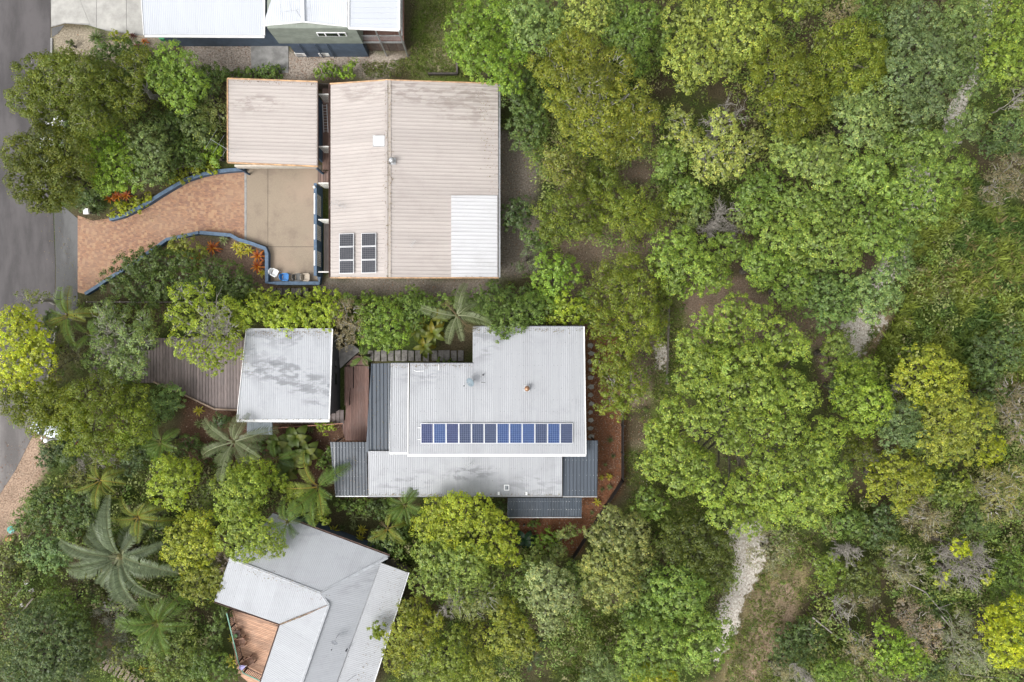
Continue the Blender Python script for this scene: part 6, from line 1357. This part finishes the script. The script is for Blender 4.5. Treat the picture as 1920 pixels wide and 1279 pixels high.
# big fallen white limbs
def limb(s, z, label, r=.06):
    q = [np.array(P(x,y,zz)) for (x,y),zz in zip(pts(s), np.linspace(z,z*.6,len(pts(s))))]; mb = MB(); mb.tube(q, np.linspace(r,r*.35,len(q)), 6)
    for k in range(7):
        i = rng.integers(1,len(q)); a = q[i]; d = (q[min(i,len(q)-1)]-q[i-1]); d = d/np.linalg.norm(d); e_ = a+(d*.6+rsph(1)[0]*.6)*rng.uniform(.6,1.6); e_[2] = max(.2,e_[2]); mb.tube(wiggle(a,e_,3,.1),[r*.4,r*.3,r*.2,.008],4,False)
    tag(mb.build('dead_limb', M_DEADWOOD), label, 'branch', 'fallen and dead pale limbs in the bush')
limb('1524,1158 1545,1175 1570,1195 1590,1204 1618,1200',2.6,'long white dead limb right of the pink track',.075); limb('1765,1155 1790,1185 1810,1215 1830,1240',3,'long dead limb left of the brilliant yellow tree',.06)
limb('1690,1075 1705,1095 1735,1110 1760,1140 1790,1130',3.6,'crooked dead limb under the mauve-grey leafless tree',.07); limb('1790,1262 1830,1268 1880,1272 1915,1276',2,'straight dead limb on the bottom edge near the right corner',.06)
limb('60,1030 48,1015 58,1000 66,985',1.8,'dead branch beside the teal bin',.05); limb('165,842 190,858 215,870 235,880',3.6,'long bare cane over the silvery dead shrub',.035)
print('leaves', NLEAF[0])

# ------------------------------------------------------------------ palms
# (leaflets are narrow and stand apart)
def frond_mesh(name, L=1.0, side=0.0, pairs=26, leaf=.42, droop=.55, rise=.28, vee=.35, wid=.030, colour=(.12,.16,.04), rib=(.25,.25,.08), hang=.25, bushy=1.0):
    PVs = []; Cs = []; seg = 10
    def rp(t): return np.array([L*t*(1-.12*t*t*droop*2), L*side*t*t, L*(rise*t*1.6-(rise*1.1+droop)*t*t*.9)])
    for i in range(seg):
        a, b_ = rp(i/seg), rp((i+1)/seg); w0 = .022*L*(1-.8*i/seg); w1 = .022*L*(1-.8*(i+1)/seg)
        PVs.append([a+[0,w0,0.004],b_+[0,w1,.004],b_+[0,-w1,.004],a+[0,-w0,.004]]); Cs.append(rib)
        PVs.append([a+[0,0,.018*L],b_+[0,0,.018*L],b_+[0,w1,0],a+[0,w0,0]]); Cs.append(rib)
    colour = np.array(colour)
    for i in range(pairs):
        if random.random() < .05: continue
        t0 = .12+.88*(i+.5)/pairs; a = rp(t0); b_ = rp(min(1,t0+.02)); d = unit((b_-a)[None])[0]
        ll = leaf*L*(math.sin(math.pi*(.12+.80*t0))**.7)*random.uniform(.85,1.1)
        for s in (-1,1):
            o = unit(np.array([d[0]*(.45+.5*t0), s*1.0, vee*(1-.4*t0)])[None])[0]
            o2 = unit((o+np.array([.15,0,-hang*2.2]))[None])[0]
            m1 = a+o*ll*.5; e1 = m1+o2*ll*.5; wv = d*wid*L
            c = colour*random.uniform(.75,1.3)
            PVs.append([a-wv*.5,m1-wv*.6,m1+wv*.6,a+wv*.5]); Cs.append(c)
            PVs.append([m1-wv*.6,e1-wv*.06,e1+wv*.06,m1+wv*.6]); Cs.append(c*1.05)
    return quads_mesh(name, np.array(PVs), np.array(Cs), M_LEAF)
def leafblade_mesh(name, L=1, W=.3, colour=(.2,.25,.03), rib=None, droop=.5, rise=.5, seg=7, fold=.25, tip=1.0):
    PVs = []; Cs = []; colour = np.array(colour)
    def rp(t): return np.array([L*t*(1-.15*t*t), 0, L*(rise*t-(rise*.6+droop)*t*t)])
    def wv(t): return W*L*(math.sin(math.pi*min(1,.10+.9*t))**.75)*(1 if t < 1 else .02)
    for i in range(seg):
        t0, t1 = i/seg, (i+1)/seg; a, b_ = rp(t0), rp(t1); w0, w1 = wv(t0), (wv(t1) if i < seg-1 else .004)
        c = colour*random.uniform(.88,1.12)
        for s in (-1,1):
            PVs.append([a,b_,b_+[0,s*w1,fold*w1],a+[0,s*w0,fold*w0]]); Cs.append(c)
            PVs.append([a-[0,0,.012*L],a+[0,s*w0,fold*w0-.012*L],b_+[0,s*w1,fold*w1-.012*L],b_-[0,0,.012*L]]); Cs.append(c*.9)
    return quads_mesh(name, np.array(PVs), np.array(Cs), M_LEAF)
F_DEAD = [frond_mesh('brown_frond',side=.2,colour=(.20,.155,.08),rib=(.26,.20,.11),droop=1.0,leaf=.2,hang=.7,wid=.012,pairs=26)]
def palm(px, py, z, R_, n, meshes, label, trunk_r=.12, group='palms in the gardens', tilt=(-.15,.55), name='palm', cat='palm', jit=.38, start=0.0, rmin=.75):
    w = P(px,py,z); e = empty(name, (w.x,w.y,0), label, cat, group); L = M(R_, z)
    inst('trunk', MB().tube([(0,0,-.1),(0.02,0,z*.5),(0,0,z+.05)],[trunk_r*1.25,trunk_r,trunk_r*.9],9).mesh('trunk', M_BARK), e)
    inst('crownshaft', MB().lathe([(trunk_r*.9,0),(trunk_r*1.3,.12),(trunk_r*.8,.35),(trunk_r*.2,.55)],(0,0,0),10).mesh('crownshaft', plain('frond_base',(.14,.13,.05),.7) if 'frond_base' not in bpy.data.materials else bpy.data.materials['frond_base']), e, (0,0,z-.05))
    for i in range(n):
        if n > 20: meshes = meshes[1:]+meshes[:1]
        a = start+2*math.pi*i/n+random.uniform(-jit,jit); s = L*1.06*random.uniform(rmin*.85,1.12); inner = (i%3 == 0)
        dead = (i%6 == 4)
        inst('frond', (F_DEAD[0] if dead else meshes[i%len(meshes)]), e, (math.cos(a)*trunk_r*.5,math.sin(a)*trunk_r*.5,z+random.uniform(.0,.3)), (random.uniform(-.25,.25), (.35 if dead else -random.uniform(*tilt)-(.3 if inner else 0)), a), (s,s,s))
    return e
fb = dict(pairs=30)
F_BLUE = [frond_mesh('blue_frond',side=random.uniform(-.3,.3),colour=(.165,.205,.115),rib=(.30,.32,.19),droop=d_,leaf=.155,hang=.25,wid=.011,vee=.9,pairs=60) for d_ in (.5,.7,.9,.6,1.0)]
F_GRN = [frond_mesh('green_frond',side=random.uniform(-.3,.3),colour=(.12,.195,.035),rib=(.20,.21,.05),droop=d_,leaf=.25,hang=.4,wid=.016,vee=.55,pairs=30) for d_ in (.4,.6,.85)]
F_YEL = [frond_mesh('yellow_frond',side=random.uniform(-.3,.3),colour=(.20,.245,.04),rib=(.36,.27,.06),droop=d_,leaf=.24,hang=.4,wid=.016,vee=.55,pairs=30) for d_ in (.4,.6,.85)]
F_SILV = [frond_mesh('silver_frond',side=random.uniform(-.25,.25),colour=(.155,.185,.085),rib=(.34,.36,.22),droop=d_,leaf=.25,hang=.6,wid=.012,pairs=42) for d_ in (.5,.75,.95)]
F_DARK = [frond_mesh('dark_frond',colour=(.05,.09,.026),rib=(.12,.14,.04),droop=.5,leaf=.25,hang=.4,wid=.016)]
palm(228,1042,3.0,112,25,F_BLUE,'great blue-green palm with long arching fronds in the lower left garden',.3,tilt=(-.1,.5),jit=.22,rmin=.9)
palm(262,968,3.6,52,12,F_YEL,'yellow-green palm above the great blue-green palm')
palm(300,1165,3.2,72,14,F_GRN,'green palm below the great blue-green palm')
palm(190,900,3.2,50,10,F_YEL,'olive palm beside the silvery dead shrub',name='palm')
palm(305,828,2.8,52,11,F_GRN,'green palm below the round-leaved bush')
palm(440,828,4.0,70,13,F_SILV,'bluish silver palm below the stained carport roof',tilt=(-.1,.45))
palm(598,912,3.6,70,10,F_GRN+F_YEL,'palm with upright yellow-ribbed fronds left of the smoked roof',tilt=(-.1,.6))
palm(760,945,3.2,52,11,F_GRN,'green palm at the lower eave of the grey roof')
palm(728,990,3.0,42,10,F_YEL,'yellowish palm above the hip corner of the blue-grey roof')
palm(857,592,6.2,68,11,F_SILV,'tall silvery palm at the top of the grey roof',tilt=(-.25,.35))
palm(130,592,3.4,55,11,F_YEL+F_GRN,'arching palm between the brick driveway and the yellow tree')
palm(250,655,3.2,55,9,F_GRN,'palm half hidden under the grey-green open tree')
palm(540,978,4.6,42,9,F_DARK+F_GRN,'dark palm over the top of the blue-grey roof')
palm(680,668,2.6,26,9,F_GRN,'little palm beside the entry deck')
palm(285,990,2.6,40,9,F_DARK,'dark palm in the shade right of the great palm')
palm(170,625,3.0,40,8,F_GRN,'small palm at the street end of the deck')
palm(520,860,2.2,46,9,F_DARK+F_GRN,'low green palm left of the fan-leaved clump')
palm(995,1235,2.0,34,9,F_DARK,'dark fern palm in the shaded gully')
palm(1000,1205,1.8,28,8,F_DARK,'dark fern palm at the top of the shaded gully')
# broad paddle-leaved plants
def rosette(name, px, py, z0, R_, n, meshes, label, cat, group, tilt=(.1,.8), layers=1, jit=.15):
    w = P(px,py,z0+.2); e = empty(name, (w.x,w.y,z0), label, cat, group); L = M(R_, z0)
    for i in range(n):
        a = i*2.39996+random.uniform(-jit,jit); k = i/n; s = L*random.uniform(.8,1.1)*(1-.3*k)
        inst('leaf', meshes[i%len(meshes)], e, (0,0,.02+.1*k*L), (0, -(tilt[0]+(tilt[1]-tilt[0])*k), a), (s,s,s))
    return e
B_FAN = [leafblade_mesh('paddle_leaf',W=.27,colour=c,droop=.55,rise=.5) for c in ((.135,.185,.03),(.10,.15,.03),(.18,.21,.035))]
B_HEL = [leafblade_mesh('banana_leaf',W=.19,colour=c,droop=.6,rise=.5) for c in ((.27,.24,.025),(.21,.225,.025),(.15,.19,.03))]
B_ORG = [leafblade_mesh('orange_leaf',W=.085,colour=c,droop=.35,rise=.4) for c in ((.52,.17,.02),(.60,.27,.03),(.40,.09,.02))]
B_YEL = [leafblade_mesh('yellow_leaf',W=.075,colour=c,droop=.3,rise=.45) for c in ((.58,.50,.05),(.46,.46,.06))]
B_GRN = [leafblade_mesh('strap_leaf',W=.055,colour=c,droop=.3,rise=.45) for c in ((.10,.14,.04),(.13,.17,.05))]
B_VAR = [leafblade_mesh('pale_leaf',W=.08,colour=c,droop=.3,rise=.4) for c in ((.25,.28,.11),(.20,.24,.08))]
B_RED = [leafblade_mesh('red_leaf',W=.09,colour=c,droop=.3,rise=.4) for c in ((.22,.06,.045),(.14,.05,.035))]
B_DBL = [leafblade_mesh('big_dark_leaf',W=.26,colour=(.02,.06,.022),droop=.4,rise=.35)]
for k,(x,y,r,lb) in enumerate(((520,835,34,'paddle-leaved plant, left one of the clump below the stairs'),(555,822,34,'paddle-leaved plant, topmost of the clump below the stairs'),(545,860,38,'paddle-leaved plant in the middle of the clump below the stairs'),(575,850,32,'paddle-leaved plant, right one of the clump below the stairs'),(535,885,30,'paddle-leaved plant, lowest of the clump below the stairs'))):
    rosette('paddle_plant',x,y,1.2,r,11,B_FAN,lb,'plant','paddle-leaved plants below the stairs',(-.1,.9))
for k,(x,y,r,lb) in enumerate(((780,615,34,'yellow banana-leaved plant left of the tall silvery palm'),(812,625,36,'yellow-green banana-leaved plant nearest the tall silvery palm'),(795,650,28,'green banana-leaved plant over the stepping slabs'),(825,595,28,'banana-leaved plant behind the tall silvery palm'))):
    rosette('banana_plant',x,y,1.6,r,9,B_HEL,lb,'plant','banana-leaved plants above the grey roof',(-.2,.9))
rosette('big_leaf_plant',985,1015,.5,30,6,B_DBL,'dark big-leaved plant in the red mulch corner','plant','accent plants in the gardens',(-.2,.5))
for (x,y,r,ms,lb) in ((398,465,17,B_ORG,'orange bromeliad with wide leaves left of the yellow bush'),(483,480,15,B_ORG,'orange bromeliad right of the yellow bush, upper one'),(482,500,16,B_ORG,'orange bromeliad right of the yellow bush, lower one'),(368,483,14,B_ORG,'rusty bromeliad beside the olive shrub'),
                   (205,372,13,B_ORG,'orange bromeliad by the curved blue wall, left one'),(220,368,14,B_ORG,'orange bromeliad by the curved blue wall, middle one'),(236,366,13,B_ORG,'orange bromeliad by the curved blue wall, right one'),(270,77,9,B_ORG,'small orange bromeliad below the concrete driveway')):
    rosette('bromeliad',x,y,.2,r*1.25,16,ms,lb,'bromeliad','orange bromeliads by the driveway',(.0,.9))
for (x,y,r,ms,lb) in ((442,462,12,B_YEL,'bright yellow rosette in the court garden, left one'),(456,458,12,B_YEL,'bright yellow rosette in the court garden, top one'),(450,474,12,B_YEL,'bright yellow rosette in the court garden, bottom one'),(465,470,11,B_YEL,'bright yellow rosette in the court garden, right one'),(418,450,11,B_VAR,'pale green rosette beneath the blue parapet'),(490,512,10,B_YEL,'small yellow rosette under the orange bromeliads'),
                   (437,1198,12,B_YEL,'yellow rosette outside the green railing, upper one'),(435,1240,19,B_YEL,'large yellow rosette outside the green railing, lower one'),(626,996,13,B_YEL,'yellow rosette at the top eave of the blue-grey roof'),(642,990,10,B_GRN,'green rosette beside the yellow one at the blue-grey eave'),(679,994,12,B_YEL,'yellow rosette nearest the hip corner, upper one'),(675,1010,11,B_YEL,'yellow rosette nearest the hip corner, lower one'),
                   (664,972,12,B_VAR,'pale rosette between the two lower palms, left one'),(684,968,12,B_VAR,'pale rosette between the two lower palms, right one'),(662,988,9,B_VAR,'pale rosette between the two lower palms, bottom one'),(265,1255,9,B_YEL,'yellow rosette at the lower picture edge, left one'),(288,1258,9,B_YEL,'yellow rosette at the lower picture edge, right one'),(350,275,13,B_VAR,'pale rosette in the roadside garden, lower one'),(340,205,14,B_VAR,'pale rosette in the roadside garden, upper one')):
    rosette('bromeliad',x,y,.8 if y in (275,205) else .25,r*1.2,18,ms,lb,'bromeliad','yellow and pale rosettes in the gardens',(.0,1.0))
for (x,y,r,ms,lb) in ((1144,826,11,B_GRN,'dark green agave in the red mulch, uppermost'),(1150,856,8,B_GRN,'small green agave in the red mulch, second from the top'),(1142,894,10,B_YEL,'yellow spiky plant on the mulch right of the skillion roof'),(1128,896,8,B_YEL,'small yellow spiky plant next to the skillion roof corner'),(1129,918,8,B_GRN,'small green spiky plant in the mulch at the roof corner'),(1143,914,9,B_VAR,'pale dry spiky plant at the fence corner'),(1120,942,12,B_YEL,'golden spiky plant below the skillion roof corner'),(1110,962,7,B_VAR,'little pale spiky plant right of the dark skillion'),
                   (180,392,20,B_GRN,'dark spiky yucca beside the letterbox'),(183,72,24,B_GRN,'large dark strap-leaved plant on the verge below the concrete driveway'),(255,86,10,B_RED,'red bromeliad on the verge below the white-roofed house'),(248,66,9,B_RED,'dark red bromeliad at the concrete driveway edge'),(372,770,15,B_YEL,'olive spiky plant below the parking deck'),(372,795,13,B_VAR,'grey spiky plant below the parking deck'),(582,806,10,B_VAR,'pale spiky plant at the stair handrail'),(255,1040,8,B_RED,'reddish tuft among the great palm fronds'),(1135,872,6,B_VAR,'tiny pale tuft in the middle of the red mulch')):
    rosette('spiky_plant',x,y,.1 if y != 1040 else 3.5,r,18 if r < 20 else 34,ms,lb,'spiky plant','accent plants in the gardens',(.0,1.1))

# ------------------------------------------------------------------ ground cover nobody could count
def scatter_mask(n, zones, avoid_built=True, avoid_kinds=()):
    out = []
    for poly, k in zones:
        xs_ = [q[0] for q in poly]; ys_ = [q[1] for q in poly]
        x = rng.uniform(min(xs_),max(xs_),k*3); y = rng.uniform(min(ys_),max(ys_),k*3); m = inpoly(x,y,poly)
        x, y = x[m][:k], y[m][:k]
        if avoid_built:
            for ex in EXC:
                m = ~inpoly(x,y,ex); x, y = x[m], y[m]
        wx_ = (x-960)*H/F; wy_ = (639.5-y)*H/F
        if avoid_kinds:
            _, kd, _, _ = ground_colour(wx_, wy_); bad = [i+1 for i,pt in enumerate(PATCH) if pt[0] in avoid_kinds]; m = ~np.isin(kd, bad); wx_, wy_ = wx_[m], wy_[m]
        out.append(np.stack([wx_,wy_],1))
    return np.concatenate(out)
fp = pts('1700,430 1810,330 1860,390 1920,400 1990,420 1990,640 1900,720 1820,730 1740,660 1690,700 1640,770 1600,730 1650,640 1690,560')
# low leafy undergrowth
c = scatter_mask(0, [(pts('940,-60 1990,-60 1990,1340 700,1340 780,940 1180,900 1180,560 940,540'),5200),(pts('-60,960 300,800 620,940 400,1340 -60,1340'),1300),(pts('100,80 430,110 430,320 200,400 100,300'),500),(pts('150,560 700,560 690,680 640,620 440,610 160,640'),500)], True, ('sand','dirt','pinkdirt','mulch','litter','soil','gravel','drygrass','verge'))
hh = fbm(c[:,0],c[:,1],4.0,301); keep = rng.random(len(c)) < np.clip((hh-.25)*5,0.2,1); c = c[keep]; hh = hh[keep]
m = 16; k = len(c)*m; cs = np.repeat(rng.uniform(.25,.6,len(c)),m); cz = np.repeat(rng.uniform(.1,.8,len(c)),m); d = rsph(k); d[:,2] = np.abs(d[:,2])
p_ = np.concatenate([np.repeat(c,m,0), cz[:,None]],1)+d*cs[:,None]*(rng.random(k)**.4)[:,None]
pal = np.array([(.12,.185,.03),(.09,.15,.025),(.15,.19,.035),(.135,.175,.026),(.18,.215,.04)])[np.repeat(rng.integers(0,5,len(c)),m)]
V = leaves(p_, unit(d*.6+rsph(k)*.6+[0,0,.6]), .2*rng.uniform(.7,1.4,k), .09*rng.uniform(.7,1.3,k))
o = bpy.data.objects.new('undergrowth', quads_mesh('undergrowth', V, pal*rng.uniform(.6,1.35,(k,1)), M_GROUNDLEAF)); col.objects.link(o); tag(o,'low leafy undergrowth beneath the trees','undergrowth',kind='stuff')
c = scatter_mask(0, [(pts('1190,-60 1990,-60 1990,400 1700,520 1560,640 1480,640 1400,510 1290,500 1230,420'),4200),(pts('1380,960 1560,900 1640,760 1990,620 1990,1340 1440,1340 1500,1100'),5200),(pts('940,100 1240,100 1200,320 1000,350'),900),(pts('740,1000 1400,1000 1360,1340 740,1340'),2600),(pts('-60,960 300,820 600,950 420,1010 400,1340 -60,1340'),1800),(pts('1000,290 1240,290 1240,470 1030,470'),420),(fp,420),(pts('1040,440 1240,470 1240,700 1180,760 1180,560 1060,560'),260),(pts('1550,640 1640,700 1640,960 1560,960'),260),(pts('120,90 425,110 420,310 260,350 130,300'),420),(pts('60,600 160,600 160,860 70,860'),160)], True, ('sand','dirt','pinkdirt','mulch','olivegrass','gravel','verge'))
hh = fbm(c[:,0],c[:,1],3.5,331); keep = rng.random(len(c)) < np.clip((hh-.34)*6,.05,1); c = c[keep]
m = 17; k = len(c)*m; cs = np.repeat(rng.uniform(.35,.8,len(c)),m); cz = np.repeat(rng.uniform(.4,2.8,len(c)),m); d = rsph(k); d[:,2] = np.abs(d[:,2])
p_ = np.concatenate([np.repeat(c,m,0), cz[:,None]],1)+d*cs[:,None]*(rng.random(k)**.35)[:,None]
pal = np.array([(.175,.25,.05),(.13,.205,.045),(.205,.245,.065),(.20,.24,.045),(.225,.26,.085),(.20,.185,.09)])[np.repeat(rng.integers(0,6,len(c)),m)]
V = leaves(p_, unit(d*.7+rsph(k)*.5+[0,0,.5]), .22*rng.uniform(.7,1.4,k), .115*rng.uniform(.7,1.3,k))
o = bpy.data.objects.new('understorey', quads_mesh('understorey', V, pal*rng.uniform(.6,1.35,(k,1)), M_GROUNDLEAF)); col.objects.link(o); tag(o,'tangled green understorey filling the gaps between the bush trees','understorey',kind='stuff')
# ferns on the open flat
c = scatter_mask(0, [(fp,7000)], False)
n1 = fbm(c[:,0],c[:,1],1.6,401); n2 = fbm(c[:,0],c[:,1],6.0,451)
m = 9; k = len(c)*m; a = rng.uniform(0,6.283,k); el = rng.uniform(.25,1.1,k); t_ = np.stack([np.cos(a)*np.cos(el),np.sin(a)*np.cos(el),np.sin(el)],1)
Lf = rng.uniform(.28,.62,k)*np.repeat(np.where(rng.random(len(c)) < .06, 1.9, 1.0),m); hgt = np.repeat(rng.uniform(.2,.75,len(c))+n1*.5,m); p_ = np.concatenate([np.repeat(c,m,0),hgt[:,None]],1)+t_*(Lf*.5)[:,None]
nn = unit(np.cross(t_, np.cross(np.broadcast_to(np.array([0,0,1.]),t_.shape), t_))+rsph(k)*.3)
g = np.clip((n1-.33)*4,0,1)[:,None]; base = np.array((.07,.12,.024))*(1-g)+np.array((.185,.225,.035))*g; rd = (rng.random(len(c)) < np.clip((n2-.50)*2,0,.2)); base[rd] = (.20,.17,.06)
V = leaves(p_, nn, Lf, Lf*.17, t_)
o = bpy.data.objects.new('fern_bed', quads_mesh('fern_bed', V, np.repeat(base,m,0)*rng.uniform(.6,1.35,(k,1)), M_GROUNDLEAF)); col.objects.link(o); tag(o,'dense yellow-green ferns on the open flat right of the track','ferns',kind='stuff')
# grass blades
zones = [(pts('1235,470 1280,470 1275,870 1235,900 1222,700'),2600),(pts('1170,850 1300,830 1330,960 1300,1020 1180,990'),3000),(pts('1040,1150 1180,1130 1200,1290 1060,1290'),3200),(pts('770,-40 900,-40 900,150 800,150 690,150 680,120 770,110'),4200),(pts('1400,1010 1530,1000 1530,1080 1480,1200 1440,1300 1350,1300 1400,1150'),3600),(pts('1600,640 1680,600 1640,720 1600,730'),700)]
c = scatter_mask(0, zones, True, ('sand',))
hh = fbm(c[:,0],c[:,1],2.0,501); kp = rng.random(len(c)) < np.clip((hh-.28)*4,.1,1); c = c[kp]; m = 5; k = len(c)*m
a = rng.uniform(0,6.283,k); el = rng.uniform(.4,1.3,k); t_ = np.stack([np.cos(a)*np.cos(el),np.sin(a)*np.cos(el),np.sin(el)],1); Lf = rng.uniform(.12,.34,k)
p_ = np.concatenate([np.repeat(c,m,0)+rng.normal(0,.06,(k,2)),np.zeros((k,1))],1)+t_*(Lf*.45)[:,None]
pal = np.array([(.15,.21,.035),(.12,.19,.03),(.20,.215,.06),(.24,.22,.11)])[np.repeat(rng.integers(0,4,len(c)),m)]
V = leaves(p_, unit(rsph(k)+[0,0,.6]), Lf, .045, t_)
o = bpy.data.objects.new('grass', quads_mesh('grass', V, pal*rng.uniform(.6,1.3,(k,1)), M_GROUNDLEAF)); col.objects.link(o); tag(o,'patchy rough grass between the trees and on the lawn','grass',kind='stuff')
# fallen leaves, bark strips and mulch chips
c = scatter_mask(0, [(pts('1040,230 1260,230 1260,900 1180,960 1040,640'),8000),(pts('1240,500 1700,300 1700,760 1480,660 1250,650'),5000),(pts('1090,600 1172,600 1172,905 1080,1045 960,1010 970,940 1092,930'),4200),(pts('345,740 450,740 700,790 700,960 560,900 330,850'),1800),(pts('-40,840 90,810 60,990 -40,1000'),500),(pts('600,520 1010,520 1010,250 935,250 935,560 600,560'),1500),(pts('1340,980 1500,980 1480,1300 1330,1300'),1500),(pts('340,60 480,60 480,145 340,130'),900),(pts('530,90 700,100 720,150 530,150'),1200),(pts('96,60 330,70 300,110 100,330'),600)], False)
k = len(c); a = rng.uniform(0,6.283,k); t_ = np.stack([np.cos(a),np.sin(a),rng.normal(0,.15,k)],1)
pal = np.array([(.30,.24,.18),(.22,.13,.085),(.14,.09,.06),(.40,.34,.27),(.26,.12,.06)])[rng.integers(0,5,k)]
V = leaves(np.concatenate([c,rng.uniform(.015,.05,(k,1))],1), unit(rsph(k)*.4+[0,0,1]), rng.uniform(.06,.22,k), rng.uniform(.02,.06,k), t_)
o = bpy.data.objects.new('leaf_litter', quads_mesh('leaf_litter', V, pal*rng.uniform(.6,1.3,(k,1)), M_GROUNDLEAF)); col.objects.link(o); tag(o,'fallen leaves, bark strips and wood chips on bare ground','leaf litter',kind='stuff')

print('TRIS', sum(len(m_.polygons)*2 for m_ in bpy.data.meshes))

# leaves blown onto the roofs and into the gutters
LV = []
for (x0,y0,x1,y1,z,spread,n_) in ((464,621,622,621,3.42,8,150),(446,786,617,786,3.2,2,50),(734,684,886,684,4.62,5,110),(890,616,1092,616,4.8,8,150),(694,926,1050,926,3.46,3,160),(728,153,728,518,4.62,5,240),(622,518,930,518,4.0,3,70),(440,1052,600,1112,4.42,12,120),
      (616,1136,527,1169,3.85,2,90),(745,1068,680,1279,3.05,14,140),(650,834,688,925,3.05,22,70),(700,690,730,845,3.75,14,50),(430,150,594,156,3.45,4,60),(900,160,932,360,3.8,10,120),(452,640,460,700,3.35,10,50),(105,120,108,330,.04,6,160),(104,400,140,600,.05,14,160),(60,760,80,820,.05,12,120),(150,410,300,400,.05,10,160),(200,520,380,445,.06,8,160)):
    u_ = rng.random(n_); xx = x0+(x1-x0)*u_+rng.normal(0,spread,n_); yy = y0+(y1-y0)*u_+np.abs(rng.normal(0,spread*.6,n_)); sc_ = (H-z)/F
    LV.append(np.stack([(xx-960)*sc_,(639.5-yy)*sc_,np.full(n_,z+.02)],1))
LV = np.concatenate(LV); k = len(LV); a = rng.uniform(0,6.283,k)
V = leaves(LV, unit(rsph(k)*.25+[0,0,1]), rng.uniform(.06,.15,k), rng.uniform(.025,.06,k), np.stack([np.cos(a),np.sin(a),np.zeros(k)],1))
o = bpy.data.objects.new('blown_leaves', quads_mesh('blown_leaves', V, np.array([(.16,.10,.06),(.10,.07,.045),(.24,.17,.09),(.14,.13,.04)])[rng.integers(0,4,k)], M_GROUNDLEAF)); col.objects.link(o); tag(o,'scattered dry leaves on the roofs, gutters and paving','dry leaves',kind='stuff')
